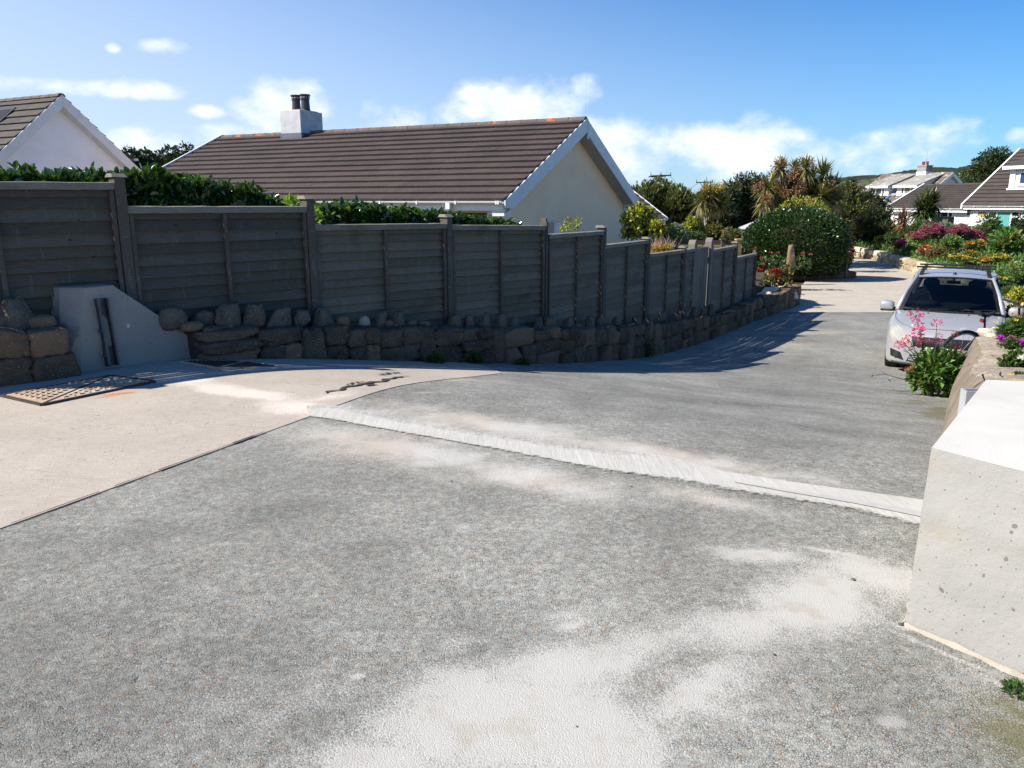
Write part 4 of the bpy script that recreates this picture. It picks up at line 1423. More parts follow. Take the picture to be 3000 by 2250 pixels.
# --- the bungalow beyond the fence
H1 = House('bungalow', 'cream bungalow with a long brown tiled roof and white bargeboards behind the board fence', 1.885, 21.0, -1.45, math.radians(63), 4.5, 2.88, 2.03, 0, 12.7, [MAT['cream_render']])
H1.roof(MAT['tile_brown'], 14, .39, .062, MAT['ridge'])
H1.barge(0, MAT['barge'], .29, .035, -1, .42)
H1.barge(12.7, MAT['white'], .16, .06, 1, lift=.075)
H1.fascia(-1, MAT['white']); H1.fascia(1, MAT['white'])
m = MB(); xi = H1.w - .42
m.box(-xi - .012, -xi - .002, .36, 12.3, -.5, 2.62)
m.build('brown_cladding', MAT['brown_panel'], H1.th)
m = MB(); m.box(-xi - .06, -xi + .10, .30, .352, -.5, 2.66); m.box(-xi - .06, -xi - .013, .352, .62, -.5, 2.66); m.build('corner_board', MAT['white'], H1.th)
window(H1.th, MAT['white'], (-xi - .012, 4.1, .9), (0, -1, 0), (0, 0, 1), 1.9, 1.46, (-1, 0, 0), [(0, .5, 0, 1), (.5, 1, 0, 1)])
window(H1.th, MAT['white'], (-xi - .012, 8.6, .9), (0, -1, 0), (0, 0, 1), 2.2, 1.46, (-1, 0, 0), [(0, .33, 0, 1), (.33, .67, 0, 1), (.67, 1, 0, 1)])
m = MB()          # soffit under the gable overhang, and the boxed eaves ends
for s in (-1, 1):
    k = H1.rise / H1.w
    m.add([(s * .0, .0, H1.zr(0) - .30), (s * (H1.w - .1), .0, H1.zr(H1.w - .1) - .30), (s * (H1.w - .1), .36, H1.zr(H1.w - .1) - .30), (0, .36, H1.zr(0) - .30),
           (s * .0, .0, H1.zr(0) - .28), (s * (H1.w - .1), .0, H1.zr(H1.w - .1) - .28), (s * (H1.w - .1), .36, H1.zr(H1.w - .1) - .28), (0, .36, H1.zr(0) - .28)],
          [(0, 1, 2, 3), (7, 6, 5, 4), (0, 4, 5, 1), (1, 5, 6, 2), (2, 6, 7, 3), (3, 7, 4, 0)])
m.build('gable_soffit', MAT['soffit'], H1.th, fixn=True)
for s in (-1, 1):
    m = MB(); m.box(min(s * 4.08, s * 4.44), max(s * 4.08, s * 4.44), .04, .34, 2.56, 2.84); m.build('boxed_eave', MAT['barge'], H1.th)
# cable duct on the gable wall
a = H1.local(1615, 560, slope=None, fx=0) if False else None
m = MB(); x0, x1 = -1.62, -1.24
m.box(x0, x1, .13, .345, -.3, 2.36); m.box(x0 - .03, x1 + .02, .10, .345, 2.36, 2.385)
m.build('wall_duct', MAT['white'], H1.th, bevel=.004)
m = MB(); m.box(x0 - .012, x0 - .002, .12, .346, -.3, 2.36); m.build('duct_edge', MAT['alu'], H1.th)
m = MB(); m.box(-.02, .10, -.06, -.036, 4.42, 4.54); m.tube([(.04, -.05, 4.5), (.05, -.06, 4.75), (.02, -.05, 4.9), (0, 0, 4.95)], .007, 5)
m.build('junction_box', MAT['alu'], H1.th)
m = MB(); m.tube([(.03, .03, 4.85), (.03, .03, 6.0)], .003, 5); m.build('whip_aerial', MAT['alu'], H1.th)
# downpipe
m = MB(); yd = 1.35
m.box(-4.60, -4.50, yd - .05, yd + .05, 2.70, 2.83)
m.tube([(-4.545, yd, 2.80), (-4.545, yd, 2.62), (-4.40, yd - .12, 2.50), (-4.14, yd - .45, 2.30), (-4.13, yd - .47, -.4)], .038, 8)
m.build('downpipe', MAT['white'], H1.th)
# chimney
ch = MB(); cy = 9.35; zt = H1.zr(0)
ch.box(-.50, .50, cy - .40, cy + .40, zt - .35, zt + .62)
cho = ch.build('chimney', MAT['chimney'], H1.th, bevel=.012)
m = MB(); m.box(-.512, .512, cy - .412, cy + .412, zt - .30, zt - .03); m.build('lead_flashing', MAT['lead'], cho)
m = MB(); m.box(-.40, .40, cy - .32, cy + .32, zt + .618, zt + .65); m.build('flaunching', M('orange_lichened_mortar', (.50, .40, .28), (.60, .28, .07), 3, .9), cho, bevel=.02)
for yy in (cy + .17, cy - .19):
    m = MB()
    m.lathe([(.150, 0), (.135, .06), (.125, .25), (.122, .33), (.140, .335), (.140, .36), (.122, .365), (.128, .40), (.160, .46), (.162, .485), (.13, .485), (.11, .42), (.11, .3)], 18, (0, yy, zt + .63))
    for q in range(12):
        t = 2 * math.pi * q / 12
        x_, y_ = .1285 * math.cos(t), .1285 * math.sin(t)
        m.box(x_ - .013, x_ + .013, yy + y_ - .013, yy + y_ + .013, zt + 1.015, zt + 1.045, 1)
    m.build('chimney_pot', [MAT['pot'], MAT['alu']], cho)

# --- the white chalet house at the far left
X0, Y0, Z0 = U(180, 279, 26)
H2 = House('chalet_house', 'white chalet house with steep gable in shade at the far left', X0, Y0, -1.2, math.radians(63), 4.6, Z0 + 1.2 - 3.9, 3.9, 0, 11, [MAT['shade_blue_render']], .30)
H2.roof(MAT['tile_grey'], 17, .39, .06, MAT['ridge'])
H2.barge(0, MAT['barge'], .30, .035, -1)
H2.barge(11, MAT['white'], .2, .03, 1)
H2.fascia(-1, MAT['white']); H2.fascia(1, MAT['white'])
m = MB()
for s in (-1, 1):
    m.add([(0, 0, H2.zr(0) - .32), (s * 4.5, 0, H2.zr(4.5) - .32), (s * 4.5, .31, H2.zr(4.5) - .32), (0, .31, H2.zr(0) - .32), (0, 0, H2.zr(0) - .30), (s * 4.5, 0, H2.zr(4.5) - .30), (s * 4.5, .31, H2.zr(4.5) - .30), (0, .31, H2.zr(0) - .30)],
          [(0, 1, 2, 3), (7, 6, 5, 4), (0, 4, 5, 1), (1, 5, 6, 2), (2, 6, 7, 3), (3, 7, 4, 0)])
m.build('gable_soffit', MAT['white'], H2.th, fixn=True)
m = MB()          # flat dormer on the far slope
zd = H2.zr(1.7)
m.hexa([(1.9, 1.3, zd - 1.6), (3.1, 1.3, zd - 1.6), (3.1, 4.2, zd - 1.6), (1.9, 4.2, zd - 1.6), (1.2, 1.3, zd - .02), (3.1, 1.3, zd - .28), (3.1, 4.2, zd - .28), (1.2, 4.2, zd - .02)])
dm = m.build('dormer', MAT['white_render'], H2.th)
m = MB(); m.hexa([(1.3, 1.15, zd + .02), (3.35, 1.15, zd - .27), (3.35, 4.35, zd - .27), (1.3, 4.35, zd + .02), (1.3, 1.15, zd + .09), (3.35, 1.15, zd - .20), (3.35, 4.35, zd - .20), (1.3, 4.35, zd + .09)])
m.build('dormer_roof', MAT['tile_grey'], dm)
m = MB(); m.box(3.30, 3.46, 1.15, 4.35, zd - .36, zd - .285); m.build('dormer_gutter', MAT['white'], dm)
p = H2.local(-25, 365, slope=-1)
m = MB(); k = H2.rise / H2.w
def roofrect(H, x0, x1, y0, y1, up, th):
    zz = lambda x: H.zr(x) + up
    return [(x0, y0, zz(x0)), (x1, y0, zz(x1)), (x1, y1, zz(x1)), (x0, y1, zz(x0)), (x0, y0, zz(x0) + th), (x1, y0, zz(x1) + th), (x1, y1, zz(x1) + th), (x0, y1, zz(x0) + th)]
m.hexa(roofrect(H2, p[0] - .5, p[0] + .55, p[1] - .5, p[1] + .5, .03, .07)); sk = m.build('skylight', MAT['pot'], H2.th, fixn=True)
m = MB(); m.hexa(roofrect(H2, p[0] - .4, p[0] + .45, p[1] - .4, p[1] + .4, .102, .006)); m.build('pane', MAT['dark_glass'], sk, fixn=True)

# --- a low roof corner beyond the yellow-green shrub
H3 = House('low_bungalow', 'low brown roof corner with white fascia behind the yellow-green shrub', 4.36, 33.3, -1.5, math.radians(113.6), 3.6, 2.3, 1.5, 0, 3.5, [MAT['white_render']], .3)
H3.roof(MAT['tile_brown'], 9, .5, .034, MAT['tile_brown'])
H3.fascia(-1, MAT['white']); H3.fascia(1, MAT['white']); H3.barge(0, MAT['white'], .07, .04, -1, lift=.02)

# --- the right-hand row
RT = math.radians(25.8)
gv = np.array([math.cos(RT), math.sin(RT)])
H4 = House('dormer_house', 'large white house with steep brown roof and dormer at the right edge', 29.1 + gv[0] * 5.15, 52 + gv[1] * 5.15, -1.0, RT, 5.15, 2.18, 3.6, -13, 0, [MAT['white_render']], .3)
H4.roof(MAT['tile_far'], 15, .6, .085, MAT['tile_far'])
H4.barge(0, MAT['white'], .24, .12, 1, lift=.10); H4.barge(-13, MAT['white'], .2, .04, -1)
H4.fascia(-1, MAT['white'], drop=.2); H4.fascia(1, MAT['white'])
xw = -(H4.w - .42)
def facade(H, x, pxa, pxb, ya, yb):
    a = H.local(pxa, yb, fx=x); b = H.local(pxb, yb, fx=x); c = H.local(pxa, ya, fx=x)
    return a, b, c
a, b, c = facade(H4, xw, 2890, 2984, 616, 676)
window(H4.th, MAT['white'], (xw, a[1], a[2]), (0, -1, 0), (0, 0, 1), a[1] - b[1], c[2] - a[2], (-1, 0, 0), [(0, .27, 0, .62), (0, .27, .62, 1), (.27, .72, 0, 1), (.72, 1, 0, .70), (.72, 1, .70, 1)], fr=.11, mats=[MAT['glass'], MAT['glass'], MAT['curtain_green'], MAT['glass'], MAT['glass']])
a, b, c = facade(H4, xw, 2992, 3075, 616, 676)
window(H4.th, MAT['white'], (xw, a[1], a[2]), (0, -1, 0), (0, 0, 1), a[1] - b[1], c[2] - a[2], (-1, 0, 0), [(0, .5, 0, 1), (.5, 1, 0, 1)], fr=.11)
a = H4.local(2867, 633, fx=xw - .01); b = H4.local(2889, 620, fx=xw - .01)
m = MB(); m.box(xw - .04, xw - .002, b[1], a[1], a[2], b[2]); m.build('name_board', MAT['timber_gold'], H4.th)
a = H4.local(2859, 627, fx=xw - .01)
m = MB(); m.lathe([(.16, 0), (.16, .05)], 16, (0, 0, 0), axis='x'); m.build('round_lamp', MAT['white'], H4.th, loc=(xw - .055, a[1], a[2]))
# dormer
a = H4.local(2957, 553, slope=-1)
zb = a[2]; xd = a[0]; yl = a[1]
zt = H4.local(2957, 490, fx=xd)[2]
ra = H4.w * (1 - (zt + .1 - H4.ze) / H4.rise)
m = MB(); wd = 4.6
m.hexa([(xd, yl - wd, zb - .1), (-max(ra - 1.6, .1), yl - wd, zb - .1), (-max(ra - 1.6, .1), yl, zb - .1), (xd, yl, zb - .1), (xd, yl - wd, zt), (-max(ra - 1.6, .1), yl - wd, zt + .5), (-max(ra - 1.6, .1), yl, zt + .5), (xd, yl, zt)])
dm = m.build('dormer', MAT['white_render'], H4.th, fixn=True)
m = MB(); xr = -.35; zrr = H4.zr(.35) - .02
m.hexa([(xd - .35, yl - wd - .3, zt), (xr, yl - wd - .3, zrr), (xr, yl + .3, zrr), (xd - .35, yl + .3, zt), (xd - .35, yl - wd - .3, zt + .09), (xr, yl - wd - .3, zrr + .09), (xr, yl + .3, zrr + .09), (xd - .35, yl + .3, zt + .09)])
m.build('dormer_roof', MAT['tile_far'], dm, fixn=True)
m = MB(); m.box(xd - .44, xd - .355, yl - wd - .3, yl + .34, zt - .14, zt + .06); m.build('dormer_gutter', MAT['white'], dm)
m = MB(); m.box(xd - .08, xd - .003, yl - .30, yl + .02, zb, zt - .02); m.build('dormer_corner', MAT['white'], dm)
m = MB(); m.box(xd - .30, xd - .004, yl - wd, yl, zb - .08, zb + .03); m.build('dormer_sill', MAT['white'], dm)
a = H4.local(2983, 542, fx=xd); c = H4.local(2983, 503, fx=xd)
window(dm, MAT['white'], (xd, a[1], a[2]), (0, -1, 0), (0, 0, 1), 2.2, c[2] - a[2], (-1, 0, 0), [(0, .5, 0, 1), (.5, 1, 0, 1)], fr=.10, mats=[MAT['blue_glass']] * 2)

H5 = House('middle_bungalow', 'low bungalow with plain brown roof between the dormer house and the two-dormer house', 26.7 + gv[0] * 3.7, 57.3 + gv[1] * 3.7, -1.2, RT, 3.7, 2.20, 1.62, -6.1, 0, [MAT['white_render']], .3)
H5.roof(MAT['tile_far'], 13, .6, .08, MAT['tile_far'])
H5.barge(0, MAT['white'], .22, .12, 1, lift=.10); H5.fascia(-1, MAT['white'], drop=.22)
xw = -(H5.w - .42)
for (pa, pb, pan, ms) in [(2626, 2660, [(0, .6, 0, 1), (.6, 1, 0, 1)], [MAT['glass'], MAT['curtain_pale']]), (2740, 2790, [(0, .25, 0, 1), (.25, .7, 0, 1), (.7, 1, .6, 1), (.7, 1, 0, .6)], [MAT['glass']] * 4),
                          (2793, 2848, [(0, .62, 0, 1), (.62, 1, .68, 1), (.62, 1, 0, .68)], [MAT['curtain_pale'], MAT['glass'], MAT['curtain_pale']])]:
    a, b, c = facade(H5, xw, pa, pb, 618, 663)
    window(H5.th, MAT['white'], (xw, a[1], a[2]), (0, -1, 0), (0, 0, 1), a[1] - b[1], c[2] - a[2], (-1, 0, 0), pan, fr=.10, mats=ms)

AX, AY, AZ = U(2792.5, 505, 75)
H6 = House('two_dormer_house', 'distant white house with two pale-roofed dormers and a grey chimney', AX, AY, -1.0, RT, 4.6, AZ + 1.0 - 2.85, 2.85, 0, 7.7, [MAT['white_render']], .3)
H6.roof(MAT['tile_red'], 12, .6, .05, MAT['tile_red'])
H6.barge(0, MAT['white'], .28, .05, -1); H6.barge(7.7, MAT['white'], .15, .04, 1); H6.fascia(-1, MAT['white'])
for (ya, yb, ms) in [(.85, 3.05, [MAT['glass'], MAT['olive_blind'], MAT['glass']]), (3.95, 6.2, [MAT['glass'], MAT['glass'], MAT['glass']])]:
    xd = -3.45; zt = H6.local(2650, 543, fx=xd)[2]; zb = H6.local(2650, 581, fx=xd)[2]
    m = MB(); zr_ = H6.zr(.25)
    m.prism([(xd, ya, zb), (xd, ya, zt), (-.25, ya, zr_ - .04), (-.6, ya, zb)], (0, yb - ya, 0))
    dm = m.build('dormer', MAT['white_render'], H6.th, fixn=True)
    m = MB(); e = .18
    k2 = (zr_ - zt) / (-.25 - xd)
    m.hexa([(xd - .3, ya - e, zt - .3 * k2), (-.1, ya - e, zr_ + .03), (-.1, yb + e, zr_ + .03), (xd - .3, yb + e, zt - .3 * k2), (xd - .3, ya - e, zt - .3 * k2 + .1), (-.1, ya - e, zr_ + .13), (-.1, yb + e, zr_ + .13), (xd - .3, yb + e, zt - .3 * k2 + .1)])
    m.build('dormer_roof', MAT['slate'], dm, fixn=True)
    m = MB(); m.box(xd - .40, xd - .305, ya - e, yb + e, zt - .3 * k2 - .12, zt - .3 * k2 + .08); m.build('dormer_gutter', MAT['white'], dm)
    window(dm, MAT['white'], (xd, yb - .45, zb + .32), (0, -1, 0), (0, 0, 1), yb - ya - .8, zt - zb - .45, (-1, 0, 0), [(0, .26, 0, 1), (.26, .74, 0, 1), (.74, 1, 0, 1)], fr=.11, mats=ms)
for (x0, x1, y0, y1) in [(-3.3, -2.2, 3.22, 3.75), (-2.9, -2.0, .12, .62), (-4.3, -3.5, 3.2, 3.8)]:
    m = MB(); m.hexa(roofrect(H6, x0, x1, y0, y1, .05, .09)); sk = m.build('skylight', MAT['alu'], H6.th, fixn=True)
    m = MB(); m.hexa(roofrect(H6, x0 + .07, x1 - .07, y0 + .06, y1 - .06, .142, .006)); m.build('pane', MAT['blue_glass'], sk, fixn=True)
zt = H6.zr(0)
m = MB(); m.box(-.42, .42, 2.5, 3.5, zt - .3, zt + .62); cho = m.build('chimney', MAT['grey_block'], H6.th, bevel=.02)
m = MB(); m.box(-.47, .47, 2.45, 3.55, zt + .62, zt + .74); m.build('chimney_cap', MAT['grey_block'], cho)
m = MB(); m.box(-.44, .44, 2.48, 3.52, zt - .3, zt + .14); m.build('chimney_base', MAT['white_render'], cho)
for yy in (2.78, 3.2):
    m = MB(); m.lathe([(.13, 0), (.12, .3), (.15, .31), (.15, .36), (.11, .36), (.1, .2)], 12, (0, yy, zt + .74)); m.build('chimney_pot', MAT['red_pot'], cho)

# dark box standing before the middle bungalow's windows
P0 = U(2738, 655, 46); P1 = U(2792, 635, 46)
pv = thing('dark_box', 'dark square-sided box with a small pale panel before the low bungalow windows', 'box', (P0[0], 46, P0[2] - 1.2), -.25)
wv, hv = (P1[0] - P0[0]) * 1.0, P1[2] - P0[2] + 1.2
m = MB(); m.box(0, wv, 0, .9, 0, hv); pb = m.build('box_body', MAT['black'], pv, bevel=.05)
m = MB(); m.box(wv * .38, wv * .68, -.012, -.002, hv - .36, hv - .14); m.build('pale_panel', MAT['olive_blind'], pv)

# white shed corner behind the big hedge
c = U(2172, 688, 31)
sh = thing('garden_shed', 'white garden shed corner with pale roof peeping out left of the big rounded hedge', 'shed', (c[0], 31, -1.5), -.35)
m = MB(); hh = c[2] + 1.5 + .22
m.box(0, 2.2, 0, 2, 0, hh); m.build('wall', MAT['white_render'], sh)
m = MB(); m.hexa([(-.12, -.15, hh), (2.3, -.15, hh), (2.3, 2.15, hh), (-.12, 2.15, hh), (-.1, -.12, hh + .07), (2.3, -.12, hh + .07), (1.6, 1.0, hh + .5), (.9, 1.0, hh + .5)])
m.build('roof', M('pale_shed_roof', (.55, .55, .56), (.45, .45, .46), 5, .7), sh)

# low board-on-board fence behind the gate, and its new yellow post
a = U(1930, 706, 25.0); b = U(2158, 708, 25.0)
rf = thing('rail_fence', 'low brown rail fence with one new yellow post behind the garden gate', 'fence', (a[0], 25.0, -1.5))
zt = a[2] + 1.5
m = MB()
for k in range(5):
    m.box(-.6, b[0] - a[0], 0, .03, zt - .10 - .17 * k, zt - .17 * k - .005 + (.02 if k == 0 else 0))
m.build('rail', MAT['timber_brown'], rf)
for px, mt_, hx in ((1985, 'timber_post', .05), (2118, 'timber_post', .0)):
    x = U(px, 700, 25.0)[0] - a[0]
    m = MB(); m.box(x - .06, x + .06, -.09, -.002, -.1, zt + .03 + hx); m.box(x - .085, x + .085, -.115, .02, zt + .03 + hx, zt + .075 + hx); m.build('fence_post', MAT[mt_], rf)
x = b[0] - a[0] + .06
m = MB(); m.box(x - .085, x + .085, -.1, .09, -.1, zt + .02); m.box(x - .105, x + .105, -.12, .11, zt + .02, zt + .07); m.build('yellow_post', MAT['timber_gold'], rf, bevel=.006)['label'] = 'new yellow timber post'
m = MB()
for k in range(3):
    m.box(x - 1.1, x - .09, -.03, -.002, zt - .34 - .26 * k, zt - .20 - .26 * k)
m.build('yellow_rail', MAT['timber_gold'], rf)

# ---------------------------------------------------------------- poles, wires, mast
def utility_pole(px, py, Y, w, label, two=None, pins=True):
    p = U(px, py, Y)
    th = thing('utility_pole', label, 'utility pole', (p[0], Y, -1.5), 0, 'utility poles beyond the trees')
    h = p[2] + 1.5
    m = MB(); m.tube([(0, 0, 0), (0, 0, h * .5), (0, 0, h)], [.15, .13, .11], 8); m.build('pole', MAT['pole'], th)
    m = MB(); m.beam((-w, 0, h - .15), (w, 0, h - .08), .12, .12)
    m.beam((0, 0, h - .9), (-w * .5, 0, h - .18), .05, .05); m.beam((0, 0, h - .9), (w * .5, 0, h - .15), .05, .05)
    m.build('crossarm', MAT['pole'], th)
    if pins:
        m = MB()
        for x in (-w * .95, 0, w * .95):
            m.tube([(x, 0, h - .08), (x, 0, h + .22)], [.04, .025], 6)
        m.build('insulator', MAT['pole'], th)


utility_pole(1936, 511, 78, 1.0, 'stout wooden utility pole with long crossarm, right of the thinner pole')
utility_pole(1924, 514, 90, .9, 'thinner wooden utility pole standing behind the stout pole', pins=False)
utility_pole(2064, 531, 95, .98, 'farther wooden utility pole with three pins above the pale palm')
a, b = U(1960, 513, 78), U(2048, 534, 95)
m = MB()
for dz in (0, .05):
    P = [(a[0] + (b[0] - a[0]) * t, a[1] + (b[1] - a[1]) * t, a[2] + dz + (b[2] - a[2]) * t - 1.0 * math.sin(math.pi * t)) for t in np.linspace(0, 1, 10)]
    m.tube(P, .010, 4)
o = m.build('overhead_wire', MAT['pole']); tag(o, 'thin overhead wire sagging between the utility poles', 'wire')
p = U(2706, 440, 210)
q = U(2706, 535, 210)
mast = thing('radio_mast', 'thin lattice radio mast on the skyline left of the grey chimney', 'mast', (q[0], 210, q[2] - 6))
hm = p[2] - q[2] + 6
m = MB()
for k in range(3):
    t = 2 * math.pi * k / 3
    m.tube([(.5 * math.cos(t), .5 * math.sin(t), 0), (.25 * math.cos(t), .25 * math.sin(t), hm * .8)], .05, 4)
for z in np.arange(.5, hm * .8, .8):
    m.tube([(.45, 0, z), (-.22, .39, z + .4), (-.22, -.39, z + .8), (.45, 0, z + .8)], .03, 4)
m.tube([(0, 0, hm * .8), (0, 0, hm)], .06, 5)
m.box(-.5, .5, -.25, .25, hm * .55, hm * .68)
m.build('lattice', MAT['alu'], mast)

# ---------------------------------------------------------------- hills on the skyline
def hill(name, pts, Y, depth, mat, seed):
    P = np.zeros((len(pts) * 16, 14, 3)); xs = [p[0] for p in pts]; ys = [p[1] for p in pts]
    pxs = np.linspace(xs[0], xs[-1], len(pts) * 16)
    for i, px in enumerate(pxs):
        py = np.interp(px, xs, ys); top = U(px, py, Y)
        for j in range(14):
            t = j / 13
            z = -3 + (top[2] + 3 + 1.2 * mnoise.noise(Vector((px * .02, seed, 0))) + (1.3 if seed == 3 else .3) * mnoise.noise(Vector((px * .16, seed, 4)))) * math.sin(min(t * 1.6, 1) * math.pi / 2) ** .8 if t < .7 else None
            if z is None:
                z = -3 + (top[2] + 3) * (1 - ((t - .7) / .3) ** 1.5)
            yy = Y - depth * .6 + depth * t
            P[i, j] = (top[0] * (yy / Y if False else 1) , yy, z + 1.0 * mnoise.noise(Vector((px * .05, j * .9, seed))))
    m = MB(); m.grid(P); o = m.build(name, mat, smooth=True, fixn=True)
    if o.data.polygons[len(o.data.polygons) // 3].normal.z < 0:
        o.data.flip_normals()
    return struct(o)


MAT['hill_dark'] = M('distant_woods', (.011, .019, .014), (.020, .030, .018), .2, .95, .8, .3, 1.5)
MAT['hill_pale'] = M('distant_pasture', (.075, .078, .040), (.05, .058, .03), .03, .95)
hill('hill', [(2380, 552), (2450, 528), (2560, 520), (2640, 508), (2740, 497), (2800, 500), (2860, 490), (2920, 484), (3000, 478), (3150, 470)], 300, 120, MAT['hill_dark'], 3)
hill('hill', [(2350, 560), (2420, 538), (2480, 533), (2570, 526), (2640, 530), (2720, 540)], 240, 60, MAT['hill_pale'], 6)
hill('hill', [(1300, 600), (1700, 596), (2000, 590), (2040, 582), (2080, 585), (2300, 580), (2420, 575)], 320, 80, MAT['hill_pale'], 8)
# ---------------------------------------------------------------- silver car
from mathutils.bvhtree import BVHTree

def paint():
    t = NT('silver_car_paint')
    fl = t.voro(900, 'F1', None, 'Color')
    sx = t.n('ShaderNodeSeparateColor'); t.l(fl, sx.inputs[0])
    col = t.mix(t.ramp(sx.outputs[0], 0, 1, 0, .35), (.45, .455, .47), (.54, .545, .555))
    dust = t.ramp(t.noise(5, 5, .6), .4, .8, 0, .25)
    col = t.mix(dust, col, (.58, .56, .52))
    t.bsdf(col, t.ramp(t.noise(3, 3), .3, .7, .30, .42), .5, .45, None, .25)
    return t.m


MAT['paint'] = paint()
MAT['lens'] = M('headlamp_lens', (.40, .40, .355), (.31, .31, .28), 5, .08, spec=.7, coat=.8)
MAT['amber'] = M('indicator_lens', (.62, .42, .30), (.55, .36, .26), 5, .1, spec=.7, coat=.8)
MAT['chrome'] = M('chrome_badge', (.62, .66, .74), (.5, .55, .66), 8, .12, metal=.9)
MAT['plate'] = M('number_plate', (.78, .78, .76), None, 5, .4)
MAT['seat'] = M('seat_cloth', (.022, .022, .024), (.035, .035, .036), 20, .9)
MAT['dash'] = M('dashboard', (.030, .033, .033), (.045, .048, .048), 20, .7)
MAT['rim'] = M('wheel_rim', (.45, .46, .47), (.36, .37, .38), 8, .35, metal=.6)


def tint():
    t = NT('car_window_glass')
    tr = t.n('ShaderNodeBsdfTransparent'); tr.inputs[0].default_value = (.30, .345, .35, 1)
    g = t.n('ShaderNodeBsdfGlossy'); g.inputs['Roughness'].default_value = .02; g.inputs[0].default_value = (.9, .95, 1, 1)
    f = t.n('ShaderNodeFresnel'); f.inputs[0].default_value = 1.5
    ms = t.n('ShaderNodeMixShader')
    t.l(t.math('MULTIPLY', f.outputs[0], 1.0), ms.inputs[0]); t.l(tr.outputs[0], ms.inputs[1]); t.l(g.outputs[0], ms.inputs[2]); t.l(ms.outputs[0], t.out.inputs['Surface'])
    return t.m


MAT['tint'] = tint()
cx_, cy_ = 6.88, 12.36
car = thing('parked_car', 'silver hatchback with black roof bars parked facing the camera on the sloping road', 'car', (cx_, cy_, float(gz(7.9, 14.2)) + .012), math.radians(-30.6))
ST = [  # y, half width, bottom, shoulder z, centre-top z
    (0.0, .52, .27, .56, .60), (.03, .66, .235, .62, .665), (.09, .765, .21, .69, .735), (.17, .81, .20, .745, .795), (.30, .84, .20, .815, .850), (.44, .856, .2, .850, .885), (.53, .864, .2, .868, .905),
    (.62, .868, .2, .882, .925), (.74, .872, .2, .90, .945), (.85, .875, .2, .915, .965), (.97, .8775, .2, .93, .985), (1.10, .8775, .2, .945, 1.005), (1.2, .8775, .2, .955, 1.01), (1.3, .8775, .2, .96, 1.0), (1.7, .8775, .2, .97, .99),
    (2.4, .8775, .2, .985, 1.0), (2.95, .8775, .2, .995, 1.0), (3.06, .8775, .2, 1.0, 1.0), (3.2, .876, .2, 1.0, 1.0), (3.35, .874, .2, 1.0, 1.0), (3.5, .87, .22, 1.0, 1.0), (3.66, .865, .24, 1.0, 1.0), (3.78, .855, .26, 1.0, 1.0),
    (3.95, .83, .28, .99, 1.0), (4.08, .77, .32, .95, .97), (4.14, .62, .40, .86, .9)]
rows = []
for (y, hw, zb, zs, zt) in ST:
    sill = zb
    for ax in (.85, 3.35):
        dd = abs(y - ax)
        if dd < .385:
            sill = max(sill, .31 + math.sqrt(.385 ** 2 - dd ** 2))
    sill = min(sill, zs - .16)
    half = [(0, zb), (hw * .62, zb), (hw * .64, sill + .0) if sill > zb + .05 else (hw * .80, zb), (hw * .955, sill + .005), (hw * .995, sill + .05), (hw, sill + (zs - sill) * .45), (hw * .995, zs - (zs - sill) * .28),
            (hw * .975, zs - .05), (hw * .935, zs), (hw * .80, zs + (zt - zs) * .42), (hw * .45, zs + (zt - zs) * .86), (0, zt)]
    ring = [(x, z) for x, z in half] + [(-x, z) for x, z in half[-2:0:-1]]
    rows.append([(x, y + (.10 * (x / .8775) ** 2 if y < .2 else 0), z) for x, z in ring])
m = MB(); n = len(rows[0]); V = [p for r in rows for p in r]
F = [(i * n + k, (i + 1) * n + k, (i + 1) * n + (k + 1) % n, i * n + (k + 1) % n) for i in range(len(rows) - 1) for k in range(n)]
F += [tuple(range(n)), tuple(range((len(rows) - 1) * n + n - 1, (len(rows) - 1) * n - 1, -1))]
m.add(V, F)
body = m.build('body', MAT['paint'], car, smooth=True, fixn=True)
sd = body.modifiers.new('sub', 'SUBSURF'); sd.levels = 2; sd.render_levels = 2
bpy.context.view_layer.update()
dg = bpy.context.evaluated_depsgraph_get()
be = body.evaluated_get(dg); bm_ = bmesh.new(); bm_.from_mesh(be.to_mesh()); BV = BVHTree.FromBMesh(bm_)


def front(x, z, lift=.006):
    h = BV.ray_cast(Vector((x, -2, z)), Vector((0, 1, 0)))
    return (x, (h[0].y if h[0] else .4) - lift, z)


def topz(x, y, lift=.003):
    h = BV.ray_cast(Vector((x, y, 3)), Vector((0, 0, -1)))
    return (x, y, (h[0].z if h[0] else 1) + lift)


def patch(name, fn, mat, nu=16, nv=8, parent=None, lift=.006, thick=.02):
    P = np.zeros((nu, nv, 3))
    for i in range(nu):
        for j in range(nv):
            x, z = fn(i / (nu - 1), j / (nv - 1)); P[i, j] = front(x, z, lift)
    m = MB(); m.grid(P)
    B = P.copy(); B[:, :, 1] += thick
    edge = [(i, 0) for i in range(nu)] + [(nu - 1, j) for j in range(1, nv)] + [(i, nv - 1) for i in range(nu - 2, -1, -1)] + [(0, j) for j in range(nv - 2, 0, -1)]
    E = [P[i, j] for i, j in edge] + [B[i, j] for i, j in edge]; k = len(edge)
    m.add(E, [(q, (q + 1) % k, k + (q + 1) % k, k + q) for q in range(k)])
    return m.build(name, mat, parent or car, smooth=False, fixn=True)


def quad(c):      # corners: left-bottom, right-bottom, right-top, left-top
    def f(u, v):
        a = [c[0][q] * (1 - u) + c[1][q] * u for q in (0, 1)]; b = [c[3][q] * (1 - u) + c[2][q] * u for q in (0, 1)]
        return a[0] * (1 - v) + b[0] * v, a[1] * (1 - v) + b[1] * v
    return f


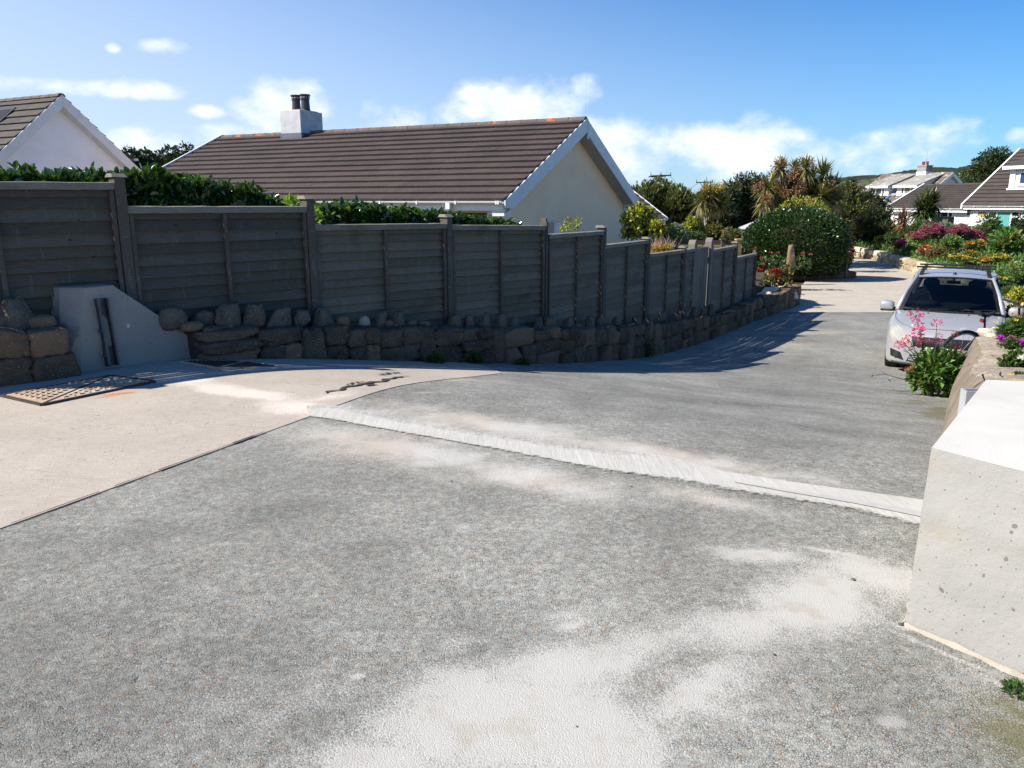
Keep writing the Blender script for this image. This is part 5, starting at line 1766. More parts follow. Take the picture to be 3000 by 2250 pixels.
gl = patch('grille', quad([(-.42, .535), (.42, .535), (.47, .69), (-.47, .69)]), MAT['black'], 30, 6)
for s in (-1, 1):
    def hl(u, v, s=s):          # swept-back headlamp
        x = .455 + .355 * u
        lo = .515 + .10 * u ** 1.6; hi = .665 + .215 * u ** .8
        if u > .8:
            lo += (u - .8) * .45; hi -= (u - .8) * .10
        return s * x, lo + (hi - lo) * v
    h = patch('headlight', hl, MAT['lens'], 18, 8, lift=.008)
    def ind(u, v, s=s):
        x = .485 + .10 * u; return s * x, .562 + .012 * u + (.075 + .02 * u) * v
    patch('indicator', ind, MAT['amber'], 6, 5, h, .013)
    fog = patch('fog_recess', quad([(s * .54, .285), (s * .75, .33), (s * .765, .455), (s * .60, .415)]), MAT['black'], 8, 6, lift=.004)
    p = front(s * .665, .365)
    f2 = MB(); f2.lathe([(.05, -.012), (.05, .01), (.035, .014)], 14, (p[0], p[1], p[2]), axis='y'); f2.build('fog_lamp', MAT['dash'], fog)
lg = patch('lower_grille', quad([(-.50, .275), (.50, .275), (.46, .385), (-.46, .385)]), MAT['black'], 24, 5, lift=.004)
for z in (.302, .332, .360):
    P = [front(x, z, .010) for x in np.linspace(-.47, .47, 17)]
    m = MB(); m.tube(P, .006, 5); m.build('grille_slat', MAT['alu'], lg)
pl_ = patch('number_plate', quad([(-.26, .425), (.26, .425), (.26, .536), (-.26, .536)]), MAT['plate'], 8, 3, lift=.014)


def lettering(txt, size, loc, mat, parent, name='plate_characters'):
    cu = D.curves.new('t', 'FONT'); cu.body = txt; cu.size = size; cu.extrude = .002; cu.align_x = 'CENTER'; cu.align_y = 'CENTER'
    ob = D.objects.new('t', cu); C.objects.link(ob)
    bpy.context.view_layer.update()
    me = D.meshes.new_from_object(ob.evaluated_get(bpy.context.evaluated_depsgraph_get()))
    D.objects.remove(ob); D.curves.remove(cu)
    me.materials.append(mat)
    o = D.objects.new(name, me); C.objects.link(o); o.parent = parent
    o.location = loc; o.rotation_euler = (math.pi / 2, 0, 0)
    o.scale = (.72, 1.0, 1)
    return o


yp = front(0, .48, .017)[1]
lettering('09 YN', .108, (.055, yp - .003, .481), MAT['black'], pl_)
# badge: a slanted double-stroke S
m = MB(); y0 = front(0, .605, .012)[1] - .012
for sgn in (1, -1):
    A_ = [(-.085, .012), (.005, .066), (.085, .030), (.018, .028), (.0, .018), (.058, -.022), (.0, -.004)]
    A_ = [(-.084, .014), (.004, .066), (.090, .026), (.030, .030), (.004, .016), (.060, -.020), (.010, -.004), (-.02, -.010)]
    m.prism([(sgn * a, y0, .605 + sgn * b) for a, b in A_], (0, .012, 0))
m.build('badge', MAT['chrome'], gl, fixn=True)
m = MB()
for s in (-1, 1):
    P = [topz(s * x, y) for x, y in [(.80, 1.16), (.795, .95), (.775, .7), (.72, .5), (.62, .34), (.48, .235)]]
    m.tube(P, .0035, 5)
P = [topz(x, .205 + .09 * x * x) for x in np.linspace(-.48, .48, 13)]; m.tube(P, .004, 5)
m.build('bonnet_gap', MAT['black'], body)
m = MB()
for s in (-1, 1):
    p = topz(s * .30, .93); m.lathe([(.014, 0), (.012, .012)], 8, p)
m.build('washer_jet', MAT['black'], car)
m = MB()
for s in (-1, 1):      # crease lines on the bonnet
    P = [topz(s * x, y, .0) for x, y in [(.60, 1.1), (.57, .8), (.53, .5), (.47, .28)]]
    m.tube(P, .008, 6)
m.build('bonnet_crease', MAT['paint'], body, smooth=True)
m = MB(); P = [front(x, .225 + .02 * abs(x), .004) for x in np.linspace(-.72, .72, 25)]
m.tube(P, [.02] * 25, 6); m.build('front_lip', MAT['dash'], car, smooth=True)

# glasshouse
def ws(u, v):
    b = np.array([.775 * u, 1.00 + .24 * u * u, 1.005 - .03 * u * u]); t = np.array([.58 * u, 1.80 + .10 * u * u, 1.535 - .035 * u * u])
    p = b * (1 - v) + t * v; p[2] += .035 * math.sin(math.pi * v); return p
def rw(u, v):
    b = np.array([.72 * u, 4.02 - .12 * u * u, 1.03]); t = np.array([.55 * u, 3.66 - .06 * u * u, 1.49 - .03 * u * u])
    p = b * (1 - v) + t * v; p[2] += .02 * math.sin(math.pi * v); return p
def gridf(fn, nu, nv, a=(0, 1), b=(0, 1)):
    return np.array([[fn(a[0] + (a[1] - a[0]) * i / (nu - 1), b[0] + (b[1] - b[0]) * j / (nv - 1)) for j in range(nv)] for i in range(nu)])
m = MB(); m.grid(gridf(ws, 17, 9, (-.93, .93), (0.02, .965))); m.build('windscreen', MAT['tint'], car, smooth=True)
m = MB(); m.grid(gridf(rw, 13, 7, (-.9, .9), (.05, .93))); m.build('rear_window', MAT['tint'], car, smooth=True)
m = MB()
P = gridf(ws, 17, 3, (-1, 1), (.955, 1.0)); m.grid(P)
Q = gridf(ws, 17, 3, (-1, 1), (-.02, .03)); m.grid(Q)
for s in (-1, 1):
    m.grid(gridf(ws, 3, 9, (s * .925, s * 1.0)))
m.build('windscreen_surround', MAT['black'], car, smooth=True)
def rf_(u, v):
    y = 1.80 + .10 * u * u + (1.86 - .16 * u * u) * v
    hw = .58 + .035 * math.sin(math.pi * min(1, v * 1.1)) - .03 * v
    z = 1.535 + .085 * math.sin(math.pi * min(1, v * .85)) - .045 * u * u - .060 * v * v
    if v == 0:
        z = 1.535 - .045 * u * u
    return np.array([hw * u, y, z])
m = MB(); P = gridf(rf_, 17, 15, (-1, 1)); m.grid(P); Bq = P.copy(); Bq[:, :, 2] -= .03; m.grid(Bq)
m.build('roof_panel', MAT['paint'], car, smooth=True, fixn=False)
for s in (-1, 1):
    m = MB()
    A0, A1 = np.array([s * .80, 1.26, .97]), np.array([s * .60, 1.92, 1.49])
    m.tube([A0, (A0 + A1) / 2 + np.array([s * .012, 0, .03]), A1, (s * .625, 2.6, 1.525), (s * .60, 3.3, 1.50), (s * .585, 3.62, 1.44), (s * .76, 4.0, 1.0)], [.042, .036, .035, .035, .04, .05, .06], 8)
    m.build('roof_pillar', MAT['paint'], car, smooth=True)
    m = MB(); m.tube([(s * .815, 1.35, .985), (s * .80, 2.5, 1.005), (s * .77, 3.8, 1.015)], .02, 6); m.tube([(s * .795, 2.42, 1.0), (s * .63, 2.45, 1.50)], .035, 6); m.tube([(s * .785, 3.25, 1.0), (s * .625, 3.2, 1.48)], .03, 6)
    m.build('window_trim', MAT['black'], car, smooth=True)
    for (ya, yb, yc, yd) in [(1.42, 2.40, 2.42, 2.0), (2.48, 3.22, 3.18, 2.48), (3.28, 3.82, 3.56, 3.24)]:
        m = MB(); m.add([(s * .80, ya, .99), (s * .79, yb, 1.0), (s * .625, yc, 1.49), (s * .615, yd, 1.485)], [(0, 1, 2, 3)]); m.build('side_window', MAT['tint'], car)
    # door shut line and handle
    m = MB()
    for y in (1.33, 2.44):
        m.tube([(s * .884, y, .35), (s * .882, y, .8), (s * .862, y, .95)], .004, 5)
    m.build('door_gap', MAT['black'], car)
    m = MB(); m.tube([(s * .885, 2.2, .83), (s * .90, 2.25, .84), (s * .90, 2.33, .84), (s * .885, 2.38, .83)], .014, 6); m.build('door_handle', MAT['paint'], car, smooth=True)
    # mirror
    m = MB(); rock(m, (0, 0, 0), (.235, .17, .175), 5, 3.2, .0, 1, 3); mo = m.build('door_mirror', MAT['paint'], car, loc=(s * .985, 1.40, .935), smooth=True)
    m = MB(); m.tube([(-s * .16, .02, .02), (-s * .06, 0, .03)], [.04, .035], 8); m.box(-.10, .10, -.06, .06, -.012, .012); m.build('mirror_base', MAT['black'], mo)
# wheels
for s in (-1, 1):
    for y in (.85, 3.35):
        m = MB(); m.lathe([(.20, -.095), (.30, -.10), (.325, -.08), (.330, -.03), (.330, .03), (.325, .08), (.30, .10), (.20, .095)], 28, (s * .765, y, .325), axis='x')
        w_ = m.build('wheel', MAT['rubber'], car, smooth=False)
        m = MB()
        xo = s * .765 + s * .098
        m.lathe([(.205, -.01), (.215, .004), (.19, .006)], 24, (xo, y, .325), axis='x')
        for q in range(7):
            t = 2 * math.pi * q / 7
            m.beam((xo, y + .03 * math.cos(t), .325 + .03 * math.sin(t)), (xo, y + .2 * math.cos(t), .325 + .2 * math.sin(t)), .05, .02, up=(1, 0, 0))
        m.build('rim', MAT['rim'], w_)
    m = MB()
    m.box(min(s * .50, s * .66), max(s * .50, s * .66), .50, 1.2, .40, .80) if False else None
m = MB(); m.box(-.60, .60, .62, 3.8, .24, .80); m.build('underbody', MAT['black'], car)
# inside
m = MB()
m.add([(-.74, 1.1, 1.012), (.74, 1.1, 1.012), (.74, 1.55, 1.05), (-.74, 1.55, 1.05), (-.74, 3.9, 1.02), (.74, 3.9, 1.02)], [(0, 1, 2, 3), (3, 2, 5, 4)])
m.build('dashboard', MAT['dash'], car)
m = MB(); rock(m, (-.36, 1.5, 1.02), (.42, .3, .12), 3, 3, .0, 1, 2); m.build('instrument_hood', MAT['dash'], car, smooth=True)
m = MB(); P = []
for q in range(25):
    t = 2 * math.pi * q / 24; P.append((-.36 + .19 * math.cos(t), 1.62 + .06 * math.sin(t) * -1, 1.06 + .18 * math.sin(t)))
m.tube(P, .014, 6, cap=False); m.build('steering_wheel', MAT['black'], car, smooth=True)
for x in (-.36, .36):
    m = MB(); rock(m, (x, 2.2, .9), (.50, .16, .40), 4, 4, 0, 1, 2); rock(m, (x, 2.25, 1.29), (.27, .10, .17), 5, 4, 0, 1, 2); m.build('front_seat', MAT['seat'], car, smooth=True)
m = MB(); rock(m, (0, 3.35, .9), (1.3, .16, .36), 6, 5, 0, 1, 2)
for x in (-.4, .4):
    rock(m, (x, 3.36, 1.22), (.25, .09, .15), 7, 4, 0, 1, 2)
m.build('rear_seat', MAT['seat'], car, smooth=True)
m = MB(); m.box(-.11, .11, 1.93, 1.955, 1.40, 1.455); m.tube([(0, 1.94, 1.45), (0, 1.88, 1.52)], .012, 5); m.build('rear_mirror', MAT['black'], car)
m = MB()
for a, b in (((-.30, 1.02, 1.03), (.30, 1.10, 1.05)), ((.16, 1.05, 1.035), (.68, 1.20, 1.05))):
    m.tube([a, b], .011, 5)
m.build('wiper', MAT['black'], car)
m = MB(); p = rf_(0, .12); m.lathe([(.03, 0), (.028, .02), (.015, .04)], 8, (p[0], p[1], p[2])); m.build('aerial_base', MAT['black'], car)
for y in (2.12, 2.78):
    m = MB(); m.box(-.62, .62, y - .018, y + .018, 1.655, 1.685)
    for s in (-1, 1):
        m.hexa([(s * .54 - .035, y - .05, 1.53), (s * .54 + .035, y - .05, 1.53), (s * .54 + .035, y + .05, 1.53), (s * .54 - .035, y + .05, 1.53), (s * .50 - .03, y - .025, 1.66), (s * .50 + .03, y - .025, 1.66), (s * .50 + .03, y + .025, 1.66), (s * .50 - .03, y + .025, 1.66)])
    m.build('roof_bar', MAT['black'], car)

# ---------------------------------------------------------------- old garden wall at the right
GWB = [(2.35, 4.15), (2.85, 5.05), (3.42, 6.0), (3.92, 6.85), (4.62, 8.1), (5.35, 9.35), (6.05, 10.55)]
GWC = [(2.85, 4.4, .40), (3.18, 5.2, .26), (3.65, 6.1, .10), (4.2, 7.0, -.03), (4.98, 8.15, -.16), (5.68, 9.4, -.27), (6.28, 10.5, -.36)]
nb_ = 110
Bp = resample(GWB, nb_); Cp = resample(GWC, nb_)
P = np.zeros((nb_, 8, 3))
for i in range(nb_):
    b = Bp[i]; c = Cp[i]; zb = float(gz(*b))
    nz_ = lambda q, f=3.0: mnoise.noise(Vector((c[0] * f, c[1] * f, q)))
    rr = np.array([.87, -.5])
    P[i, 0] = (b[0] + .02 * nz_(1), b[1], zb - .05)
    P[i, 1] = (b[0] * .8 + c[0] * .2 + .03 * nz_(2, 1.5), b[1] * .8 + c[1] * .2 + .01 * nz_(9, 7), zb * .68 + c[2] * .32)
    P[i, 2] = (b[0] * .4 + c[0] * .6 + .03 * nz_(3, 1.5), b[1] * .4 + c[1] * .6 + .01 * nz_(10, 7), zb * .3 + c[2] * .7)
    P[i, 3] = (c[0] + .02 * nz_(4, 4), c[1], c[2] - .02 + .02 * nz_(5, 3))
    P[i, 4] = (c[0] + .05, c[1] - .03, c[2] + .03 * nz_(6, 6))
    P[i, 5] = (c[0] + .30, c[1] - .17, c[2] + .02 + .02 * nz_(7))
    P[i, 6] = (c[0] + .62, c[1] - .36, c[2] - .0 + .03 * nz_(8))
    P[i, 7] = (c[0] + .70, c[1] - .40, zb - .1)
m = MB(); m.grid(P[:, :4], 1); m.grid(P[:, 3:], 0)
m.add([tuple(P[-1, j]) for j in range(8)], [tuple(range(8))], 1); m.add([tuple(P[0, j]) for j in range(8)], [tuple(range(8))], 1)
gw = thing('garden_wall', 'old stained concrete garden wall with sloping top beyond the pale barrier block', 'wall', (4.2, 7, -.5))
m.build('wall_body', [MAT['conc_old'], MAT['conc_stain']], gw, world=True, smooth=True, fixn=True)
m = MB(); m.add([(2.15, 3.55, .27), (2.92, 4.5, .30), (3.7, 5.4, .22), (6.5, 4.6, .25), (6, 2.6, .25), (3.2, 3.2, .27), (3.4, 4.2, .36)], [(i, (i + 1) % 6, 6) for i in range(6)])
o = m.build('garden_bed', MAT['soil'], smooth=True, fixn=True)
if o.data.polygons[0].normal.z < 0:
    o.data.flip_normals()
struct(o)
# pale rubble at its far end
for (px, py, Y, sx_, lab) in [(2893, 975, 10.6, .24, 'whitish rough stone lump on the far end of the garden wall'), (2908, 983, 10.3, .13, 'small white stone beside the rough lump on the garden wall end'), (2921, 968, 10.7, .17, 'tan stone at the far end of the garden wall under the grass')]:
    p = U(px, py, Y); m = MB(); rock(m, (0, 0, 0), (sx_, sx_ * .8, sx_ * .55), px, 3.6, .2, 1.9, 3, facets=9)
    o = m.build('garden_stone', MAT['yellow_stone'], None, loc=(p[0], p[1], p[2] - sx_ * .3), smooth=True); tag(o, lab, 'stone', 'pale stones on the garden wall end')
# planted bed behind it
P = np.zeros((30, 10, 3))
for i in range(30):
    c = resample(GWC, 30)[i]
    for j in range(10):
        t = j / 9; x = c[0] + .55 + 4.5 * t; y = c[1] - .32 - .6 * t + (.9 * t if i > 20 else 0)
        P[i, j] = (x, y, c[2] - .03 + .10 * t + .05 * mnoise.noise(Vector((x, y, 1))))
m = MB(); m.grid(P); o = m.build('garden_bed', MAT['soil'], smooth=True, fixn=True)
if o.data.polygons[0].normal.z < 0:
    o.data.flip_normals()
struct(o)

# ---------------------------------------------------------------- bicycle
bx, by = U(2808, 1043, 11.5)[0], 11.5
bz = float(gz(bx, by)) + .12
m = MB(); rock(m, (bx + .5, by, bz - .17), (2.0, .5, .29), 9, 5, .05, 2, 3); struct(m.build('garden_bed', MAT['soil'], smooth=True))
e = np.array([.985, .17]); e = e / np.linalg.norm(e)
bike = thing('bicycle', 'black bicycle propped up between the car and the end of the garden wall', 'bicycle', (bx, by, bz), math.atan2(e[1], e[0]))
bike.rotation_euler = (math.radians(7), 0, math.atan2(e[1], e[0]))
R_ = .37
for x, nm in ((0, 'rear'), (1.06, 'front')):
    m = MB(); P = [(x + (R_ - .02) * math.cos(t), 0, R_ + (R_ - .02) * math.sin(t)) for t in np.linspace(0, 2 * math.pi, 41)]
    m.tube(P, .024, 8, cap=False); w_ = m.build('wheel', MAT['rubber'], bike, smooth=True)
    m = MB(); P = [(x + (R_ - .055) * math.cos(t), 0, R_ + (R_ - .055) * math.sin(t)) for t in np.linspace(0, 2 * math.pi, 41)]
    m.tube(P, .012, 6, cap=False); m.lathe([(.02, -.04), (.02, .04)], 10, (x, 0, R_), axis='y')
    for q in range(20):
        t = 2 * math.pi * q / 20 + .05; sd_ = .03 if q % 2 else -.03
        m.tube([(x, sd_, R_), (x + (R_ - .06) * math.cos(t), 0, R_ + (R_ - .06) * math.sin(t))], .0016, 4)
    m.build('rim', MAT['alu'], w_)
m = MB()
bb = (.43, 0, .28); st = (.30, 0, .74); hd0 = (.90, 0, .62); hd1 = (.86, 0, .80)
for a, b, r in [(bb, st, .017), (bb, hd0, .02), (st, hd1, .018), (hd0, hd1, .02)]:
    m.tube([a, b], r, 8)
for s in (-1, 1):
    m.tube([(0, s * .06, R_), (.40, s * .03, .29)], .010, 6); m.tube([(0, s * .06, R_), (.29, s * .03, .70)], .009, 6)
    m.tube([(.905, s * .055, .62), (.99, s * .06, .45), (1.06, s * .06, R_)], .012, 6)
m.tube([(.905, -.06, .62), (.905, .06, .62)], .014, 6)
m.build('frame', M('bike_frame', (.03, .035, .05), (.02, .02, .03), 5, .35, coat=.5), bike, smooth=True)
m = MB(); m.tube([(.31, 0, .70), (.255, 0, .96)], .0145, 8); m.build('seat_post', MAT['black'], bike, smooth=True)
m = MB(); Pn = []
for i in range(13):
    t = i / 12; w = .078 * (1 - t) ** .8 * (1 if t > .1 else .8) + .020; x = .12 + .28 * t
    Pn.append([(x, w * math.cos(a_), .985 + .018 * math.cos(t * 5.5) + .022 * math.sin(a_) * (1 if math.sin(a_) > 0 else 1.3)) for a_ in np.linspace(0, 2 * math.pi, 13)])
m.grid(np.array(Pn)); m.add(Pn[0][:-1], [tuple(range(12))]); m.add(Pn[-1][:-1], [tuple(range(12))])
m.tube([(.17, .03, .955), (.26, .02, .935), (.36, .012, .96)], .005, 5); m.tube([(.17, -.03, .955), (.26, -.02, .935), (.36, -.012, .96)], .005, 5)
m.build('saddle', MAT['black'], bike, smooth=True, fixn=True)
m = MB(); m.box(.21, .245, -.035, .035, .855, .905); m.build('rear_light', M('red_reflector', (.22, .02, .04), (.16, .015, .03), 9, .3), bike, bevel=.006)
m = MB(); P = []
for q in range(15):
    t = math.radians(40 + 85 * q / 14 - 20); P.append([(x_ * 1.0 + (R_ + .035) * math.cos(t) * 1, yy, R_ + (R_ + .035) * math.sin(t)) for x_, yy in ((0, -.028), (0, 0), (0, .028))])
m.grid(np.array(P)); m.build('mudguard', MAT['alu'], bike, smooth=True)
m = MB(); m.tube([(.86, 0, .80), (.80, 0, 1.04), (.80, 0, 1.085)], .016, 8); m.tube([(.70, -.31, 1.11), (.77, -.18, 1.10), (.80, 0, 1.09), (.82, .18, 1.10), (.80, .31, 1.11)], .0125, 8)
m.build('handlebar', MAT['black'], bike, smooth=True)
for s in (-1, 1):
    m = MB(); m.tube([(.69 if s < 0 else .795, s * .33, 1.11), (.76 if s < 0 else .82, s * .20, 1.10)], .018, 8); m.build('grip', MAT['rubber'], bike, smooth=True)
    m = MB(); m.tube([(.79, s * .18, 1.09), (.84, s * .24, 1.07), (.82, s * .32, 1.06)], .006, 5); m.build('brake_lever', MAT['alu'], bike)
m = MB(); rock(m, (.76, -.09, 1.10), (.06, .06, .07), 3, 2, 0, 1, 2); m.build('bell', M('orange_bell', (.75, .33, .03), (.70, .28, .02), 5, .3, coat=.4), bike, smooth=True)
m = MB(); m.lathe([(.012, 0), (.03, .01), (.034, .05), (.02, .052)], 12, (.87, -.05, .93), axis='x'); m.build('front_lamp', MAT['alu'], bike)
m = MB(); m.tube([(.43, -.09, .28), (.43, .09, .28)], .015, 6); m.lathe([(.09, -.004), (.09, .004)], 18, (.43, -.055, .28), axis='y'); m.beam((.43, -.09, .28), (.55, -.09, .16), .02, .014, up=(0, 1, 0)); m.beam((.43, .09, .28), (.31, .09, .40), .02, .014, up=(0, 1, 0))
m.build('crank', MAT['black'], bike)
# ---------------------------------------------------------------- plants
class Leaves:
    """Many small folded leaves gathered into one mesh."""
    def __init__(self):
        self.V = []; self.F = []; self.n = 0

    def add(self, P, A, ln, wd, hexa=False, fold=.18, curl=0.0):
        P = np.asarray(P, float); n = len(P)
        if n == 0:
            return self
        A = A / np.linalg.norm(A, axis=1)[:, None]
        R = rng.normal(size=(n, 3)); R[:, 2] += .6
        S = np.cross(A, R); S /= np.linalg.norm(S, axis=1)[:, None] + 1e-9
        N = np.cross(S, A); N *= np.sign(N[:, 2] + 1e-6)[:, None]
        ln = (np.ones(n) * ln * rng.uniform(.7, 1.25, n))[:, None]; wd = (np.ones(n) * wd * rng.uniform(.75, 1.2, n))[:, None] / 2
        up = N * wd * fold * 2
        b = P; t = P + A * ln - N * ln * curl
        if not hexa:
            l = P + A * ln * .5 + S * wd + up; r = P + A * ln * .5 - S * wd + up
            V = np.stack([b, r, t, l], 1); k = 4; fs = [(0, 1, 2), (0, 2, 3)]
        else:
            m1 = P + A * ln * .33; m2 = P + A * ln * .70 - N * ln * curl * .4
            V = np.stack([b, m1 + S * wd + up, m2 + S * wd * .85 + up, t, m2 - S * wd * .85 + up, m1 - S * wd + up], 1); k = 6; fs = [(0, 3, 2, 1), (0, 5, 4, 3)]
        base = self.n + np.arange(n) * k
        for f in fs:
            self.F.append(np.stack([base + i for i in f], 1))
        self.V.append(V.reshape(-1, 3)); self.n += n * k
        return self

    def core(self, c, r, seed, amp=.25, sub=3):
        V, F = ico(sub)
        P = np.array([p * (1 + amp * mnoise.noise(Vector(p * 1.7) + Vector((seed, seed * .3, 0)))) for p in V]) * np.array(r) + np.array(c)
        self.V.append(P); self.F.append(np.array(F) + self.n); self.n += len(P)

    def build(self, name, mat, parent=None):
        me = D.meshes.new(name)
        V = np.vstack(self.V)
        F = []
        for f in self.F:
            F += f.tolist()
        me.from_pydata(V.tolist(), [], F)
        me.materials.append(mat); me.update()
        o = D.objects.new(name, me); C.objects.link(o)
        if parent is not None:
            o.parent = parent
        return o


def sphere(n):
    d = rng.normal(size=(n, 3)); return d / np.linalg.norm(d, axis=1)[:, None]


def fill(lv, tw, blobs, n, ln, wd, up=.35, rnd=.8, shell=(.72, 1.08), hexa=False, core=.74, gap=.0, curl=0.0, low=-.7, lump=.24):
    """Leaves over the outside of a set of ellipsoids (centre, radii)."""
    area = np.array([b[1][0] * b[1][2] for b in blobs]); area = area / area.sum()
    for i, (c, r) in enumerate(blobs):
        k = int(n * area[i]) + 4
        d = sphere(k); d = d[d[:, 2] > low]; k = len(d)
        rad = rng.uniform(shell[0], shell[1], k)
        bump = np.array([1 + lump * mnoise.noise(Vector(q * 2.4) + Vector((i * 3.1, 0, 0))) for q in d])
        P = np.array(c) + d * np.array(r) * (rad * bump)[:, None]
        if gap:
            keep = np.array([mnoise.noise(Vector(p / max(r) * 3.0)) > -gap for p in P]); P = P[keep]; d = d[keep]; k = len(P)
        A = d * .75 + rng.normal(size=(k, 3)) * rnd * .6 + np.array([0, 0, up])
        lv.add(P, A, ln, wd, hexa, curl=curl)
        if core:
            tw.core(c, np.array(r) * core, i * 2.7 + c[0])


def pxblobs(lst, Y, depth=1.0, jit=.0):
    """Blobs given as (photo column, photo row, radius in photo pixels[, row radius factor])."""
    out = []
    for q in lst:
        px, py, rp = q[:3]; f = q[3] if len(q) > 3 else 1.0
        y = Y + random.uniform(-jit, jit)
        c = U(px, py, y); r = rp * y * .985 / FPX
        out.append((c, (r, r * depth, r * f)))
    return out


def stems(parent, base, tops, r, mat, name='stem'):
    m = MB()
    for t in tops:
        b = np.array(base); t = np.array(t); mid = (b + t) / 2 + rng.normal(size=3) * np.linalg.norm(t - b) * .05
        m.tube([b, mid, t], [r, r * .7, r * .35], 6)
    return m.build(name, mat, parent, world=True, smooth=True)


def plant(name, label, cat, blobs, base, n, ln, wd, mat, group=None, part='foliage', stem=True, sr=.02, smat='bark', **kw):
    th = thing(name, label, cat, base, 0, group)
    lv = Leaves()
    loc = [((c[0] - base[0], c[1] - base[1], c[2] - base[2]), r) for c, r in blobs]
    tw = Leaves()
    fill(lv, tw, loc, n, ln, wd, **kw)
    lv.build(part, MAT[mat], th)
    if tw.n:
        tw.build('twig_core', MAT['twig'], th)  # solid dark core, shade between the leaves put into its twig colour
    if stem:
        stems(th, base, [c for c, r in blobs], sr, MAT[smat], 'trunk' if part == 'crown' else 'stem')
    return th


def blooms(th, pts, mat, size=.03, n=9, name='blossom', spread=.6, flat=False):
    """Blossoms: little whorls of petals at the given world points."""
    lv = Leaves(); o = np.array(th.location)
    for p in pts:
        c = np.array(p) - o
        d = sphere(n)
        if flat:
            d[:, 2] = d[:, 2] * .25 + .25
        else:
            d[:, 2] = np.abs(d[:, 2]) * .8
        lv.add(c + d * size * .25, d, size, size * spread, False)
    return lv.build(name, MAT[mat], th)


MAT['lf_hedgedark'] = leafmat('dark_glossy_hedge_leaf', (.018, .045, .010), (.038, .088, .018), (.07, .14, .025), .25, .8, .2)
# ---- the two stretches of clipped hedge behind the fence
def hedge(label, tops, depth, n, zlow, group):
    T = resample(np.array(tops), 60)
    base = (float(T[30, 0]), float(T[30, 1]), 0.0)
    th = thing('hedge', label, 'hedge', base, 0, group)
    lv = Leaves(); bk = np.array([-.72, .695])
    k = n
    s = rng.uniform(0, 59, k); i = s.astype(int); f = (s - i)[:, None]; i2 = np.minimum(i + 1, 59)
    L_ = T[i] * (1 - f) + T[i2] * f
    o = rng.uniform(0, 1, k) ** 1.3 * depth
    nz_ = np.array([mnoise.noise(Vector((a * .35, b * 1.2, 1.0))) for a, b in zip(s, o)])
    fr = rng.uniform(0, 1, k) < .55
    dz = np.where(fr, rng.uniform(0, 1, k) ** .8 * zlow, rng.uniform(0, .10, k)) - nz_ * .075
    o = np.where(fr, rng.uniform(-.06, .12, k), o)
    P = np.c_[L_[:, 0] + bk[0] * o, L_[:, 1] + bk[1] * o, L_[:, 2] - dz - .04]
    P -= np.array(base)
    A = rng.normal(size=(k, 3)) * .8 + np.array([.25, -.25, .9])
    # leaves sit in little rosettes at the shoot tips
    P[:, 2] += np.where(rng.uniform(0, 1, k) < .12, rng.uniform(0, .07, k), 0)
    lv.add(P, A, .098, .050, True, .22, .12)
    for q in range(2):
        sh = rng.integers(0, k, k // 3)
        lv.add(P[sh] + rng.normal(size=(len(sh), 3)) * .012, rng.normal(size=(len(sh), 3)) * .7 + np.array([0, 0, .7]), .070, .036, True, .22, .12)
    lv.build('foliage', MAT['lf_hedge'], th)
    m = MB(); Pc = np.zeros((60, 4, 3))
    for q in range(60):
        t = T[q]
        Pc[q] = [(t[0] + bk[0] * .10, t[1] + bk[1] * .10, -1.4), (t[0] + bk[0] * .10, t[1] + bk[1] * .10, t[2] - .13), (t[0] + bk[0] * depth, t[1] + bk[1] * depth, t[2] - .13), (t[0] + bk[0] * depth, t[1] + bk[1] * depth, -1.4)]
    m.grid(Pc); m.build('hedge_core', MAT['lf_dark'], th, world=True)  # opaque box added inside the hedge to block light
    return th


hedge('glossy dark hedge standing above the two leftmost fence panels', [U(-260, 500, 6.3), U(0, 503, 6.95), (U(250, 506, 7.4)), U(345, 500, 7.65), U(480, 502, 7.9), U(640, 535, 8.3), U(760, 560, 8.65), U(830, 592, 8.9)], .85, 4400, .5, 'glossy hedges behind the board fence')
hedge('shorter glossy hedge below the white gutter, right of the tall fence post', [U(915, 592, 8.95), U(1050, 600, 9.3), U(1200, 612, 9.8), U(1300, 622, 10.25), U(1420, 640, 10.8), U(1515, 655, 11.25)], .7, 3600, .45, 'glossy hedges behind the board fence')
plant('seedling_shrub', 'small fresh lime-green shoots poking over the fence beside the tall post', 'shrub', pxblobs([(868, 598, 16, .7), (848, 592, 10, .8)], 8.55), U(868, 640, 8.55), 70, .075, .03, 'lf_fresh', hexa=True, core=0, sr=.006, up=.6)
plant('seedling_shrub', 'small fresh lime-green shoots right of the tall post, low over the third panel', 'shrub', pxblobs([(920, 640, 15, 1.3)], 8.75), U(922, 665, 8.75), 60, .085, .03, 'lf_fresh', hexa=True, core=0, sr=.006, up=.6)

# ---- trees seen between the two houses
for (lab, bl, Y) in [('bushy dark tree close to the white gable, left of two between the houses', [(385, 475, 34), (430, 480, 34), (360, 500, 30), (415, 510, 40)], 42),
                     ('bushy dark tree touching the brown roof verge, right of two between the houses', [(500, 468, 34), (545, 462, 34), (470, 500, 36), (530, 500, 40), (455, 480, 22)], 46)]:
    B = pxblobs(bl, Y, 1.0, .6); b0 = (B[0][0][0], Y, -1.5)
    plant('broadleaf_tree', lab, 'tree', B, b0, 2600, .20, .11, 'lf_dark', 'dark trees between the houses', 'crown', sr=.16, gap=.30, core=.55, hexa=False)

